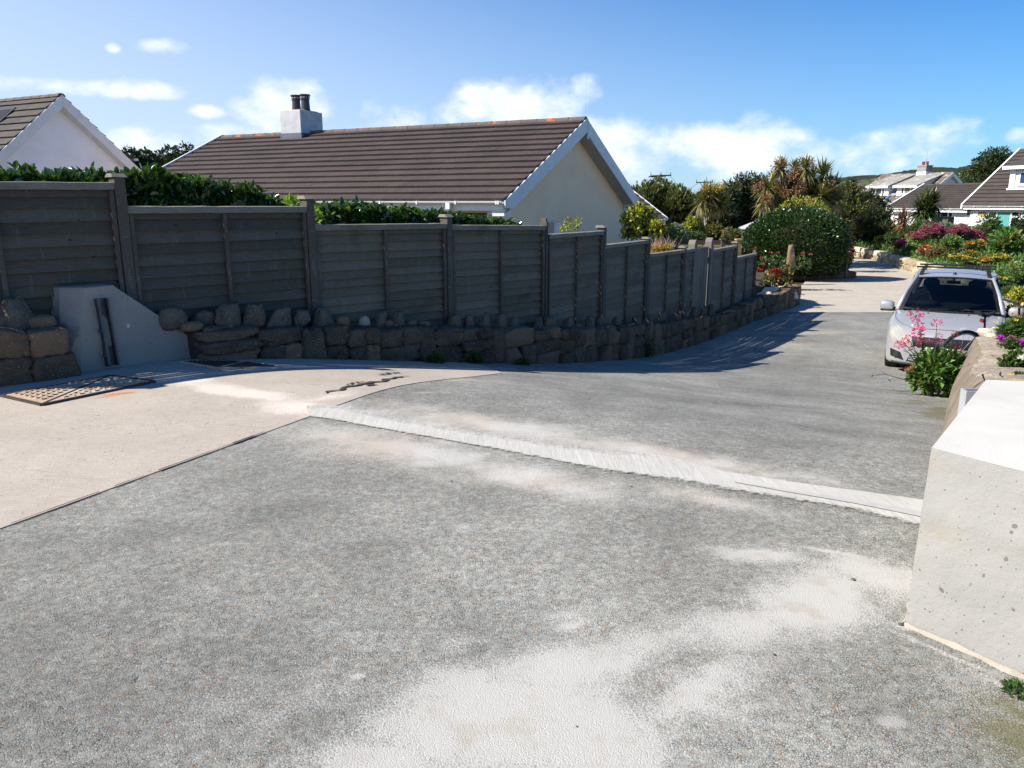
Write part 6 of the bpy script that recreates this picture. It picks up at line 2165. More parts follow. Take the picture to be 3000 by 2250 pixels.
# ---- garden shrubs beyond the fence
plant('rose_bush', 'sparse little rose bush with reddish shoots over the fifth fence panel', 'shrub', pxblobs([(1672, 665, 20), (1695, 650, 12), (1650, 668, 12), (1660, 648, 9)], 13.6), U(1672, 720, 13.6), 210, .045, .025, 'lf_yellow', core=0, sr=.008, shell=(.3, 1.15), hexa=True)
plant('spotted_shrub', 'large yellow-green shrub with dark gaps beside the cream gable wall', 'shrub', pxblobs([(1850, 640, 26), (1885, 628, 24), (1922, 672, 22), (1850, 680, 28), (1895, 675, 34), (1935, 672, 16), (1872, 612, 14), (1905, 640, 16)], 19.5, 1, .4), (U(1880, 700, 19.5)[0], 19.5, -1.5), 2300, .085, .055, 'lf_yellow', core=.6, gap=.25, hexa=True, sr=.03)
th = plant('heather_clump', 'golden heather clump with pale dry grass just above the seventh panel', 'plant', pxblobs([(1925, 735, 20, .7), (1950, 732, 20, .7)], 16.6), U(1938, 760, 16.6), 900, .05, .02, 'lf_gold', core=.6, sr=.01)
lv = Leaves(); k = 120; c0 = np.array(U(1938, 738, 16.6)) - np.array(th.location)
P = c0 + np.c_[rng.uniform(-.25, .25, k), rng.uniform(-.15, .15, k), rng.uniform(-.05, .05, k)]; A = np.c_[rng.normal(0, .45, k), rng.normal(0, .4, k), np.ones(k)]
lv.add(P, A, .34, .008); lv.build('dry_grass', MAT['grass_dry'], th)
plant('feathery_shrub', 'soft feathery bright green shrub behind the dry grass clump', 'shrub', pxblobs([(1955, 690, 26), (1945, 705, 22), (1972, 700, 20)], 24), (U(1955, 700, 24)[0], 24, -1.5), 1600, .16, .012, 'lf_feather', core=.5, up=.9)
plant('grey_leaved_shrub', 'airy grey-green shrub between the feathery shrub and the yellow-topped one', 'shrub', pxblobs([(1985, 680, 22), (1995, 698, 20), (1975, 668, 12)], 26), (U(1985, 700, 26)[0], 26, -1.5), 900, .09, .05, 'lf_blue', core=.4, gap=.2)
plant('golden_shrub', 'bright yellow-topped upright shrub before the dark trees, left of the pale palm trunks', 'shrub', pxblobs([(2025, 655, 18), (2018, 672, 20), (2035, 668, 16), (2010, 690, 16)], 30), (U(2022, 700, 30)[0], 30, -1.5), 900, .10, .065, 'lf_yellow', core=.55, hexa=True)
plant('garden_shrub', 'mid green low shrub below the yellow-topped shrub', 'shrub', pxblobs([(2020, 698, 20), (2045, 700, 18), (2000, 705, 14)], 28), (U(2025, 700, 28)[0], 28, -1.5), 900, .09, .05, 'lf_mid', core=.6)
MAT['lf_photinia'] = leafmat('orange_tipped_leaf', (.05, .085, .02), (.10, .13, .03), (.50, .24, .06), .4, .4, .25)
plant('photinia_bush', 'rounded bush with orange-tipped leaves under the pale palm', 'shrub', pxblobs([(2070, 690, 26), (2095, 685, 26), (2055, 700, 18), (2118, 695, 16)], 30), (U(2085, 700, 30)[0], 30, -1.5), 1500, .11, .06, 'lf_photinia', core=.65, hexa=True)
plant('garden_shrub', 'dull olive shrub between the orange-tipped bush and the big rounded hedge', 'shrub', pxblobs([(2140, 695, 24), (2160, 690, 16), (2125, 705, 14)], 29), (U(2140, 700, 29)[0], 29, -1.5), 900, .10, .05, 'lf_olive', core=.6)

# ---- trees beyond the gardens
def bigtree(lab, bl, Y, n, ln, mat, gap=.12, core=.72, grp='trees beyond the gardens', name='dense_tree', zg=-1.5, **kw):
    B = pxblobs(bl, Y, 1.1, 1.0); xs = np.mean([b[0][0] for b in B])
    return plant(name, lab, 'tree', B, (float(xs), Y, zg), n, ln, ln * .42, mat, grp, 'crown', sr=.22, gap=gap, core=core, **kw)


bigtree('wide spiky olive-green tree right of the cream bungalow gable', [(1850, 590, 34), (1890, 580, 40), (1935, 572, 42), (1985, 592, 40), (2030, 612, 38), (1860, 640, 40), (1915, 630, 60), (1985, 640, 56), (2040, 655, 44), (1900, 680, 60), (1990, 690, 60), (1955, 610, 40)], 58, 20000, .30, 'lf_olive', up=1.0, rnd=.45)
bigtree('tall dark green tree between the pale palm and the shaggy palm group', [(2130, 575, 36), (2165, 555, 38), (2205, 548, 38), (2245, 560, 36), (2120, 620, 48), (2180, 610, 60), (2240, 610, 50), (2130, 670, 60), (2200, 670, 64), (2265, 660, 46), (2080, 650, 50)], 52, 16000, .22, 'lf_dark', rnd=.7)
bigtree('yellowish olive tree on the right shoulder of the palm group', [(2440, 585, 32), (2478, 572, 34), (2450, 630, 40), (2500, 610, 36)], 42, 7000, .17, 'lf_olive', rnd=.7)
bigtree('very dark tree overhanging the lane, left of the far dormer windows', [(2530, 590, 38), (2565, 610, 36), (2585, 640, 30), (2520, 650, 50), (2480, 670, 46), (2555, 680, 44), (2490, 715, 44), (2560, 715, 30)], 45, 9000, .18, 'lf_dark', rnd=.7)
bigtree('dark tree rising behind the roof verge of the dormer house', [(2905, 470, 30), (2930, 462, 26), (2885, 490, 32), (2925, 500, 40), (2890, 525, 46), (2950, 480, 24)], 95, 4200, .42, 'lf_dark', gap=.28, core=.5)
bigtree('mid green trees massed behind the middle bungalow roof', [(2830, 525, 22), (2850, 530, 26), (2820, 540, 22)], 100, 1800, .40, 'lf_mid', grp=None)
bigtree('small round far tree clump on the skyline between the utility poles and the dark tree', [(2045, 580, 12, .6), (2058, 572, 14, .6), (2072, 580, 12, .6)], 260, 500, 1.0, 'lf_dark', grp='small far tree clumps')
bigtree('tiny dark tree clump on the pale hill right of the palm group', [(2488, 536, 7, .8), (2496, 532, 8, .8), (2505, 537, 6, .8)], 238, 300, .8, 'lf_dark', grp='small far tree clumps')

# ---- cabbage palms
MAT['lf_palmdark'] = leafmat('dark_sword_leaf', (.03, .055, .018), (.07, .10, .03), (.16, .17, .06), .38, .55, .2)
def palm(label, base, heads, panicles, Y, mat='lf_palm', leaf=.75, wide=.045, dry=True, trunk='bark', n=46, group='cabbage palms', name='cabbage_palm'):
    th = thing(name, label, 'palm', base, 0, group); o = np.array(base)
    for (px, py, rp, dy) in heads:
        m = MB(); dr = MB()
        c = np.array(U(px, py, Y + dy)) - o
        R_ = rp * Y / FPX * 1.42
        for q in range(n):
            az = random.uniform(0, 2 * math.pi); el = random.uniform(-.75, 1.45)
            L_ = R_ * random.uniform(.85, 1.25); drp = random.uniform(.05, .35) * (1.3 if el < .3 else 1)
            d = np.array([math.cos(az) * math.cos(el), math.sin(az) * math.cos(el), math.sin(el)])
            sd = np.array([-math.sin(az), math.cos(az), 0]) * wide * .5
            pts = []
            for k, (t, w) in enumerate(((.04, .55), (.35, 1.0), (.70, .75), (1.0, .04))):
                p = c + d * L_ * t + np.array([0, 0, -drp * L_ * t * t]); pts += [p + sd * w, p - sd * w]
            m.add(pts, [(0, 1, 3, 2), (2, 3, 5, 4), (4, 5, 7, 6)])
        m.build('leaf_head', MAT[mat], th)
        if dry:
            for q in range(int(n * .3)):
                az = random.uniform(0, 2 * math.pi); L_ = R_ * random.uniform(.6, 1.05)
                sd = np.array([-math.sin(az), math.cos(az), 0]) * wide * .45
                out = np.array([math.cos(az), math.sin(az), 0]); pts = []
                for (t, w) in ((.0, .6), (.4, 1.0), (1.0, .1)):
                    p = c + out * R_ * (.12 + .28 * t) + np.array([0, 0, -L_ * (.1 + .95 * t ** 1.3)]); pts += [p + sd * w, p - sd * w]
                dr.add(pts, [(0, 1, 3, 2), (2, 3, 5, 4)])
            dr.build('dry_skirt', MAT['lf_dry'], th)
    for (px, py, rp, dy) in panicles or []:
        lv = Leaves()
        c = np.array(U(px, py, Y + dy)) - o; r = rp * Y / FPX * 1.25; k = 330
        d = sphere(k); lv.add(c + d * r * rng.uniform(.3, 1, k)[:, None], d + rng.normal(size=(k, 3)) * .4, r * .30, r * .12)
        lv.build('flower_head', MAT['lf_panicle'] if trunk == 'bark' else MAT['lf_gold'], th)
    return th


bp = U(2340, 700, 36)
pb = (bp[0], 36.0, -1.5)
HD = [(2287, 496, 30, 0), (2330, 500, 30, .6), (2360, 494, 34, -.4), (2411, 516, 44, .2), (2250, 552, 34, -.3), (2289, 572, 36, .4), (2355, 545, 36, .2), (2440, 556, 38, .4), (2407, 574, 40, -.8), (2240, 592, 28, -.8), (2380, 520, 30, 1.2), (2320, 560, 30, 1.0), (2450, 590, 32, -.4), (2270, 528, 28, .8), (2312, 538, 28, .9), (2345, 522, 28, 1.0), (2395, 548, 30, .6), (2425, 540, 30, .9), (2266, 578, 30, .3), (2332, 588, 30, -.2), (2372, 572, 32, .1)]
pt = palm('big shaggy many-headed cabbage palm group with brown flower heads behind the rounded hedge', pb, HD,
          [(2284, 484, 17, 0), (2323, 510, 17, -.5), (2368, 480, 15, 0), (2222, 550, 15, -.3), (2290, 548, 15, 0), (2344, 546, 16, -.6), (2430, 550, 17, -.5), (2370, 596, 13, -1.2), (2300, 566, 14, -.6), (2246, 582, 14, -1.2)], 36, leaf=.8, n=110, wide=.075)
stems(pt, pb, [U(h[0], h[1], 36 + h[3]) for h in HD], .13, MAT['bark'], 'trunk')
bp = U(2072, 662, 40); pb = (bp[0], 40.0, -1.5)
HD = [(2075, 572, 36, 0), (2098, 578, 34, .4), (2058, 590, 32, -.3), (2108, 600, 28, .2), (2085, 598, 30, .8)]
pt = palm('smaller cabbage palm with pale trunks and cream flower heads before the dark trees', pb, HD, [(2068, 553, 12, -.3), (2090, 556, 14, -.2), (2113, 548, 10, 0), (2128, 580, 9, 0)], 40, trunk='bark_pale', n=110, wide=.07)
stems(pt, pb, [U(2064, 600, 40), U(2110, 600, 40.4), U(2075, 580, 40)], .09, MAT['bark_pale'], 'trunk')
bp = U(2712, 670, 43); pb = (bp[0], 43.0, -.9)
HD = [(2712, 605, 40, 0), (2730, 598, 36, .5), (2698, 618, 34, -.2), (2715, 625, 32, -.4)]
pt = palm('dense dark green cabbage palm in front of the middle bungalow roof', pb, HD, None, 43, mat='lf_palmdark', n=190, dry=False, wide=.085)
stems(pt, pb, [U(2705, 605, 43)], .14, MAT['bark'], 'trunk')
bp = U(2645, 665, 41); pb = (bp[0], 41.0, -.9)
pt = palm('purple-brown spiky phormium with tan dead leaves at the lane corner', pb, [(2645, 640, 36, 0), (2650, 655, 34, -.2)], None, 41, mat='lf_red', n=60, dry=True, wide=.05, group=None, name='phormium')
pt['category'] = 'plant'

bigtree('olive-green scrub filling the palm group between its trunks', [(2260, 610, 30), (2300, 590, 34), (2350, 580, 36), (2400, 600, 38), (2440, 620, 34), (2330, 630, 40), (2390, 640, 40), (2320, 560, 22), (2380, 560, 24)], 38, 4200, .16, 'lf_olive', grp=None, name='scrub', gap=.05)
# ---- big rounded hedge, its low stone edging and the planter in front of it
B = pxblobs([(2345, 715, 138, .74), (2245, 728, 72, 1.22), (2295, 695, 84, .92), (2400, 705, 84, .95), (2440, 745, 56, 1.1), (2345, 770, 130, .36)], 30.5, .75, .2)
plant('rounded_hedge', 'big rounded glossy dark hedge at the bend of the lane', 'hedge', B, (U(2340, 700, 30.5)[0], 30.5, -1.5), 52000, .085, .046, 'lf_hedgedark', core=.80, sr=.05, hexa=True, shell=(.90, 1.03), lump=.05)
plant('rounded_hedge', 'yellow-green twiggy growth between the rounded hedge and the palm heads', 'hedge', pxblobs([(2300, 625, 26), (2345, 610, 34), (2390, 620, 30), (2320, 600, 22), (2290, 640, 22)], 33.5, 1, .3), (U(2340, 700, 33.5)[0], 33.5, -1.5), 2400, .11, .045, 'lf_yellow', core=.5, gap=.1)
edg = thing('low_stone_edging', 'low shaded rough stone edging at the foot of the big rounded hedge', 'wall', (10.8, 29.0, -1.5))
m = MB(); k = 0
for px in np.arange(2300, 2500, 9):
    g = G(px, 822 - (px - 2300) * .03); k += 1
    rock(m, (g[0], g[1] + .15, g[2] - .05), (.30, .34, random.uniform(.30, .44)), k + 300, 4, .15, 1.5, 2, random.uniform(-.3, .3))
m.build('edging_stones', MAT['granite'], edg, world=True, smooth=True)
g = U(2316, 790, 28.2)
m = MB(); rock(m, (0, 0, 0), (.34, .26, .92), 77, 6, .20, 1.9, 3, 0, .50, (-.05, 0))
o = m.build('standing_stone', MAT['granite_top'], None, loc=(g[0], g[1], g[2] - .05), smooth=True); tag(o, 'pointed granite standing stone in front of the rounded hedge', 'stone')

def soilpad(pts, z):
    m = MB(); c = np.mean(pts, 0)
    m.add([(p[0], p[1], z) for p in pts] + [(c[0], c[1], z + .12)], [(i, (i + 1) % len(pts), len(pts)) for i in range(len(pts))])
    o = m.build('planter_soil', MAT['soil'], smooth=True, fixn=True)
    if o.data.polygons[0].normal.z < 0:
        o.data.flip_normals()
    return struct(o)


soilpad([(6.0, 20.0), (7.2, 21.6), (8.05, 22.8), (8.15, 23.4), (7.9, 24.0), (8.6, 26.5), (9.8, 29), (7, 29.5), (5.6, 25), (5.2, 21.5)], -1.1)
k = 0
for (px, py, Y, w, lab) in [(2262, 852, 21.9, .55, 'warm flat slab on the round planter beside the end fence panel'), (2288, 838, 23.0, .5, 'tan wedge-shaped rock on the far side of the round planter'), (2305, 852, 22.4, .48, 'whitish jagged rock on the planter rim, nearest its tip'),
                         (2322, 846, 23.2, .42, 'grey-white rock at the tip of the round planter'), (2318, 862, 22.3, .45, 'cream rock overhanging the planter corner by the road'), (2240, 862, 21.2, .4, 'pale small rock on the planter nearest the fence')]:
    p = U(px, py, Y); k += 1
    m = MB(); rock(m, (0, 0, 0), (w, w * .8, w * .5), k + 500, 4.0, .2, 1.9, 3, k, facets=10)
    o = m.build('planter_rock', MAT['yellow_stone'], None, loc=(p[0], p[1], p[2] - w * .3), smooth=True); tag(o, lab, 'rock', 'sunlit rocks on the round planter')
th = plant('geranium', 'red-flowered geranium in the round planter at the end of the board fence', 'plant', pxblobs([(2250, 838, 24), (2270, 815, 26), (2290, 830, 22), (2240, 860, 16), (2300, 800, 20)], 22.4), (U(2260, 840, 22.4)[0], 22.4, -1.1), 1300, .09, .05, 'lf_photinia', core=.4, gap=.25)
blooms(th, [U(px, py, 21.9) for px, py in [(2224, 793), (2264, 796), (2275, 793), (2280, 803), (2262, 798), (2274, 812), (2226, 797), (2277, 797)]], 'red_f', .075, 34)
th = plant('geranium', 'pink-flowered geranium in the shade before the rounded hedge', 'plant', pxblobs([(2240, 775, 20), (2275, 770, 22), (2350, 775, 22), (2300, 790, 20)], 26.5), (U(2270, 790, 26.5)[0], 26.5, -1.2), 700, .10, .05, 'lf_mid', core=.4, gap=.2)
blooms(th, [U(px, py, 26.2) for px, py in [(2213, 730), (2258, 742), (2278, 742), (2233, 757), (2351, 743), (2350, 749), (2374, 747), (2234, 776)]], 'dull_red', .065, 26)
th = plant('valerian_plant', 'faded valerian leaning out over the lane at the right end of the rounded hedge', 'plant', pxblobs([(2490, 745, 14), (2480, 760, 16)], 29.5), (U(2482, 790, 29.5)[0], 29.5, -1.4), 120, .10, .05, 'lf_mid', core=0)
blooms(th, [U(px, py, 29.2) for px, py in [(2495, 732), (2502, 735), (2497, 745), (2488, 742), (2492, 755)]], 'dull_red', .06, 18)

# ---- weeds along the foot of the rubble wall
for (px, py, rp, hgt, lab) in [(890, 1040, 34, 1.5, 'tallest bushy dark weed climbing the rubble wall below the third panel'), (975, 1052, 42, .55, 'wide low weed right of the tallest bushy weed'), (795, 1042, 26, .7, 'low dark weed left of the tallest bushy weed'), (690, 1040, 10, 1.0, 'tiny weed at the foot of the squared wall blocks'),
                              (1285, 1066, 22, .9, 'small weed tuft at the wall foot below the capped post'), (1400, 1066, 20, 1.1, 'weed filling a joint at the wall foot below the fourth panel'), (1540, 1070, 16, .6, 'thin weed line at the wall foot below the uncapped post'),
                              (1895, 1046, 44, .9, 'broad dark weed under the seventh panel at the road edge'), (2000, 1018, 22, .5, 'low weed by the road under the gate'), (2145, 965, 20, 1.0, 'bushy weed at the wall foot below the ninth panel'), (2225, 930, 18, 1.9, 'tall dark weed against the wall where the planter begins'), (60, 1100, 30, .7, 'dark weeds at the foot of the wall left of the concrete block')]:
    g = G(px, py); r = rp * g[1] / FPX
    d = np.array([-.6, .5]) * .06
    plant('weed', lab, 'weed', [((g[0] + d[0], g[1] + d[1], g[2] + r * hgt * .5), (r, r * .6, r * hgt)), ((g[0] + d[0] - r * .7, g[1] + d[1] - r * .2, g[2] + r * hgt * .25), (r * .6, r * .5, r * hgt * .6))], (g[0], g[1], g[2]), 420, .045, .022, 'lf_mid', 'weeds along the rubble wall', core=.55, sr=.006, stem=False)

# ---- the flowering bank at the right
E_ = [(19.3, 47.5), (19.0, 44.5), (18.9, 41.5), (18.2, 38), (17.3, 34), (16.4, 30), (15.3, 26.5), (15.1, 25)]
inn = np.array([.78, .62])
Ep = resample(E_, 50); P = np.zeros((50, 14, 3))
prof = [(0, -1.56), (.12, -1.12), (.5, -.98), (1.2, -.86), (2.2, -.72), (3.4, -.55), (4.8, -.42), (6.5, -.33), (8.5, -.30), (11, -.3), (14, -.35), (18, -.4), (24, -.5), (30, -.6)]
for i in range(50):
    for j, (q, z) in enumerate(prof):
        p = Ep[i] + inn * q
        P[i, j] = (p[0], p[1], z + .10 * mnoise.noise(Vector((p[0], p[1], 2))) * (j > 1))
m = MB(); m.grid(P); o = m.build('garden_bank', MAT['soil'], smooth=True, fixn=True)
if o.data.polygons[100].normal.z < 0:
    o.data.flip_normals()
struct(o)
# a nearer bed, right of the driveway
P = np.zeros((20, 8, 3))
for i in range(20):
    for j in range(8):
        x = 10.2 + 5.0 * i / 19 + j * 1.4; y = 11.2 + 9.5 * i / 19 - j * .5
        P[i, j] = (x, y, float(gz(x, y)) + .05 + min(j, 3) * .12)
m = MB(); m.grid(P); o = m.build('garden_bed', MAT['soil'], smooth=True, fixn=True)
if o.data.polygons[0].normal.z < 0:
    o.data.flip_normals()
struct(o)
rw_ = thing('retaining_wall', 'low warm stone retaining wall along the lane below the flower bank', 'wall', (18, 38, -1.5))
m = MB(); s_ = 0; k = 0
for i, p in enumerate(resample(E_, 52)):
    k += 1
    for lvl in (0, 1):
        rock(m, (p[0] - .05, p[1], -1.55 + lvl * .26), (.50, .40, .30), k * 3 + lvl + 800, 8, .12, 1.9, 3, random.uniform(-.3, .3) + 1.0, facets=7)
m.build('wall_stones', MAT['yellow_stone'], rw_, world=True, smooth=True)


def clump(name, label, px, py, rp, Y, mat, n, ln, flower=None, fpts=0, fsize=.1, fmat=None, f=.8, zb=-.9, group='flowering plants on the bank', wide=1.0, extra=None, cat='plant', hx=False, fy=-.55, **kw):
    bl = [(px, py, rp, f)] + [(px + rp * wide * random.uniform(-1.0, 1.0), py + rp * f * random.uniform(-.2, .35), rp * random.uniform(.5, .75), f) for _ in range(3)]
    B = pxblobs(bl, Y, 1.0, .25)
    th = plant(name, label, cat, B, (B[0][0][0], Y, zb), n, ln, ln * .45, mat, group, core=.62, sr=.02, stem=False, hexa=hx, **kw)
    if fmat:
        pts = []
        for _ in range(fpts):
            c, r = random.choice(B); d = sphere(1)[0]; d[2] = abs(d[2]) * .9 + .1; d[1] = -abs(d[1]); d /= np.linalg.norm(d)
            pts.append(np.array(c) + d * np.array(r) * 1.08)
        blooms(th, pts, fmat, fsize, 10)
    return th


# low greenery filling the bank between the plants
lv = Leaves(); pts = []; ax = []
while len(pts) < 26000:
    i_ = rng.integers(0, 49); q = 22 * rng.uniform(.004, 1) ** 1.5
    p = Ep[i_] + (Ep[i_ + 1] - Ep[i_]) * rng.uniform() + inn * q
    z = float(np.interp(q, [a for a, b in prof], [b for a, b in prof]))
    hgt = .10 + .32 * max(0, mnoise.noise(Vector((p[0] * .9, p[1] * .9, 4))) + .25)
    pts.append((p[0], p[1], z + hgt * rng.uniform(0, 1)))
pts = np.array(pts)
lv.add(pts, rng.normal(size=(len(pts), 3)) * .7 + np.array([-.2, -.2, .7]), .17, .07)
o = lv.build('ground_cover', MAT['lf_valerian']); struct(o, 'stuff')
# far row under the houses
clump('garden_shrub', 'yellowish green bush left of the silvery shrub on the bank', 2700, 672, 30, 40, 'lf_mid', 1500, .13, group='shrubs on the bank')
clump('garden_shrub', 'silvery grey-green rounded shrub below the dark box', 2768, 672, 24, 39, 'lf_blue', 1200, .12, group='shrubs on the bank', wide=1.4)
clump('garden_shrub', 'conical dark green shrub before the green blind window', 2897, 668, 30, 36, 'lf_mid', 1900, .12, f=1.3, group='shrubs on the bank', wide=.5)
clump('garden_shrub', 'dark green shrub against the dormer house at the right edge', 2990, 665, 26, 38, 'lf_dark', 1200, .12, f=1.3, group='shrubs on the bank', wide=.5)
clump('garden_shrub', 'low green shrub hanging over the lane wall left of the phormium', 2600, 665, 24, 43, 'lf_dark', 700, .14, group='shrubs on the bank')
clump('ground_cover', 'bright yellow-green cushion spilling over the lane end of the stone wall', 2595, 700, 18, 42, 'lf_yellow', 700, .10, group='shrubs on the bank', wide=1.4, f=.6)
clump('garden_shrub', 'low dark green cushion above the warm stone wall end', 2632, 690, 24, 40.5, 'lf_mid', 900, .12, group='shrubs on the bank', f=.7)
clump('garden_shrub', 'rusty brown heath bush right of the warm stone wall end', 2640, 728, 26, 39, 'lf_brown', 1100, .08, group='shrubs on the bank', wide=.8)
# valerian drifts
for px, py, rp, lab in [(2688, 690, 18, 'pink valerian drift leftmost on the bank'), (2722, 672, 26, 'tall pink valerian drift below the yellowish bush'), (2775, 688, 26, 'pink valerian drift below the silvery shrub'), (2810, 676, 26, 'tallest pink valerian drift in the middle of the bank'),
                        (2850, 690, 24, 'pink valerian drift left of the conical shrub'), (2880, 700, 14, 'small pink valerian below the conical shrub')]:
    clump('valerian_plant', lab, px, py + 10, rp, 33.5, 'lf_valerian', 900, .10, fmat='deep_pink', fpts=170, fsize=.085, f=.95)
clump('trailing_plant', 'low mixed plant with pink spires at the lane side', 2632, 715, 15, 37.5, 'lf_mid', 500, .09, fmat='pink', fpts=26, fsize=.11, f=1.2, wide=.6)
clump('trailing_plant', 'yellow-flowered trailing plant above the dark cushion by the lane', 2670, 700, 18, 37.5, 'lf_mid', 700, .09, fmat='yellow_f', fpts=36, fsize=.085)
clump('garden_shrub', 'dark round cushion bush at the lane edge', 2668, 738, 18, 36.5, 'lf_dark', 800, .08, group='shrubs on the bank')
clump('trailing_plant', 'red and orange flowered trailing plant on the stone wall', 2705, 742, 15, 34.5, 'lf_blue', 500, .09, fmat='red_f', fpts=30, fsize=.11, f=1.2, wide=.4)
clump('trailing_plant', 'orange flowers beside the red trailing plant', 2716, 735, 10, 34.2, 'lf_mid', 200, .08, fmat='orange_f', fpts=16, fsize=.10, f=1.2, wide=.4)
clump('garden_shrub', 'reddish brown bushy plant between the trailing flowers and the yellow daisies', 2748, 740, 24, 33, 'lf_brown', 900, .08, group='shrubs on the bank')
clump('garden_shrub', 'grey-green leafy plant below the valerian drifts', 2790, 712, 26, 32, 'lf_valerian', 1100, .11, group='shrubs on the bank', wide=1.6)
clump('garden_shrub', 'leafy plant below the small pink valerian', 2860, 722, 22, 31, 'lf_valerian', 900, .11, group='shrubs on the bank', wide=1.4, fmat='orange_f', fpts=14, fsize=.10)
# daisies
for px, py, rp, mat_, nf, lab in [(2800, 752, 22, 'yellow_f', 70, 'pale yellow daisies nearest the lane below the leafy plants'), (2838, 742, 20, 'orange_f', 40, 'amber daisies behind the pale yellow ones'), (2850, 766, 20, 'yellow_f', 60, 'yellow daisies right of the pale yellow ones at the bed edge'),
                                (2890, 760, 20, 'orange_f', 55, 'bright orange daisies in the middle of the yellow bed'), (2925, 752, 20, 'yellow_f', 50, 'yellow daisies right of the orange patch'), (2960, 770, 20, 'yellow_f', 40, 'yellow daisies at the right end of the bed')]:
    clump('daisy_patch', lab, px, py + 6, rp, 27.5 if py > 745 else 29.5, 'lf_mid', 700, .075, fmat=mat_, fpts=int(nf * .8), fsize=.05, f=.65, wide=1.3)
clump('broadleaf_plant', 'large light-edged leafy plant with pink tops at the right edge of the bank', 2950, 712, 34, 29, 'lf_valerian', 900, .26, fmat='dull_red', fpts=10, fsize=.14, f=.9, hx=True)
for px, py, lab in [(2655, 752, 'leafy trailing plant hiding the lane wall left of the dark cushion'), (2690, 765, 'leafy trailing plant over the lane wall below the red flowers'), (2735, 770, 'leafy trailing plant over the lane wall below the brown bush'), (2775, 782, 'leafy trailing plant over the lane wall left of the pale daisies'), (2830, 792, 'leafy trailing plant over the lane wall below the pale daisies'), (2885, 800, 'leafy trailing plant over the wall end by the drive')]:
    g = G(px, py); clump('trailing_plant', lab, px, py - 12, 15, g[1] + .1, random.choice(['lf_mid', 'lf_valerian', 'lf_olive']), 600, .085, fmat=random.choice(['yellow_f', 'white_f', 'pink']), fpts=10, fsize=.05, zb=-1.4, f=.8)
# near the driveway at the right edge
for px, py, rp, Y, mat_, ln, fm, nf, lab in [(2950, 820, 24, 22, 'lf_mid', .09, 'yellow_f', 22, 'leafy plant with yellow flowers left of the tall green clump by the drive'), (2985, 800, 32, 21, 'lf_valerian', .10, 'dull_red', 12, 'tall green clump with a few dull red heads by the drive'), (2965, 860, 24, 19.5, 'lf_mid', .09, 'orange_f', 12, 'green clump with orange flowers at the edge of the drive'),
                                            (2995, 870, 30, 17.5, 'lf_yellow', .10, 'yellow_f', 14, 'yellowish grassy clump at the right edge above the handlebar'), (2985, 915, 24, 13.2, 'lf_olive', .09, 'orange_f', 10, 'spiky olive clump with orange flowers right of the handlebar'), (2975, 800, 20, 25, 'lf_brown', .09, 'red_f', 10, 'brownish plant with red heads behind the driveway clumps')]:
    clump('border_plant', lab, px, py, rp, Y, mat_, 900, ln, fmat=fm, fpts=nf, fsize=.045 if Y < 20 else .05, zb=-1.3, group='border plants right of the driveway', up=.8)

# ---- valerian in front of the car
vb = (5.55, 10.15, float(gz(5.55, 10.15)))
B = pxblobs([(2740, 1085, 46), (2782, 1080, 40), (2712, 1112, 36), (2765, 1118, 42), (2800, 1075, 22), (2745, 1075, 34), (2792, 1110, 36), (2700, 1095, 26)], 10.15, 1.0, .12)
val = plant('valerian_plant', 'pink-flowered valerian growing at the wall foot in front of the silver car', 'plant', B, vb, 1900, .120, .058, 'lf_valerian', None, core=.5, hexa=True, curl=.2, shell=(.6, 1.1), stem=False)
HEADS = [(2682, 922, 20, 'pink'), (2693, 954, 14, 'pink'), (2691, 972, 18, 'pink'), (2744, 947, 14, 'pink'), (2659, 988, 10, 'pink'), (2648, 1003, 15, 'pink'), (2636, 1009, 13, 'pink'), (2693, 1004, 9, 'pink'), (2724, 1001, 8, 'pink'), (2752, 1004, 11, 'pink'), (2751, 985, 10, 'pink'),
         (2797, 977, 9, 'red_f'), (2805, 1026, 12, 'red_f'), (2736, 1057, 11, 'red_f'), (2664, 1082, 12, 'dull_red'), (2671, 1020, 8, 'dull_red'), (2687, 930, 8, 'dull_red'), (2690, 986, 10, 'pink')]
sm = MB()
for (px, py, rp, mm) in HEADS:
    lv = Leaves()
    c = np.array(U(px, py, 10.0 + random.uniform(-.1, .1))); r = rp * 10 / FPX
    k = 46; d = sphere(k)
    lv.add(c - np.array(vb) + d * r * rng.uniform(.5, 1, k)[:, None] * np.array([1, 1, .8]), d + np.array([0, 0, .3]), r * .45, r * .34)
    lv.build('flower_head', MAT[mm], val)
for (px, py, rp, mm) in HEADS:
    c = np.array(U(px, py, 10.05)); b = np.array(U(2735 + (px - 2735) * .45, 1075, 10.1))
    mid = (c + b) / 2 + np.array([0, 0, .03])
    sm.tube([b, mid, c], [.006, .005, .003], 5)
sm.build('stem', M('green_stem', (.09, .13, .05), (.14, .10, .06), 8, .7), val, world=True)
lv = Leaves()
for (px, py, rp, mm) in HEADS:
    for t in (.25, .45, .65):
        c = np.array(U(px, py, 10.05)); b = np.array(U(2735 + (px - 2735) * .45, 1075, 10.1)); p = b + (c - b) * t
        lv.add(np.array([p, p]) - np.array(vb), np.array([[1, -.2, .35], [-1, -.2, .35]]) + rng.normal(size=(2, 3)) * .3, .055, .022, True)
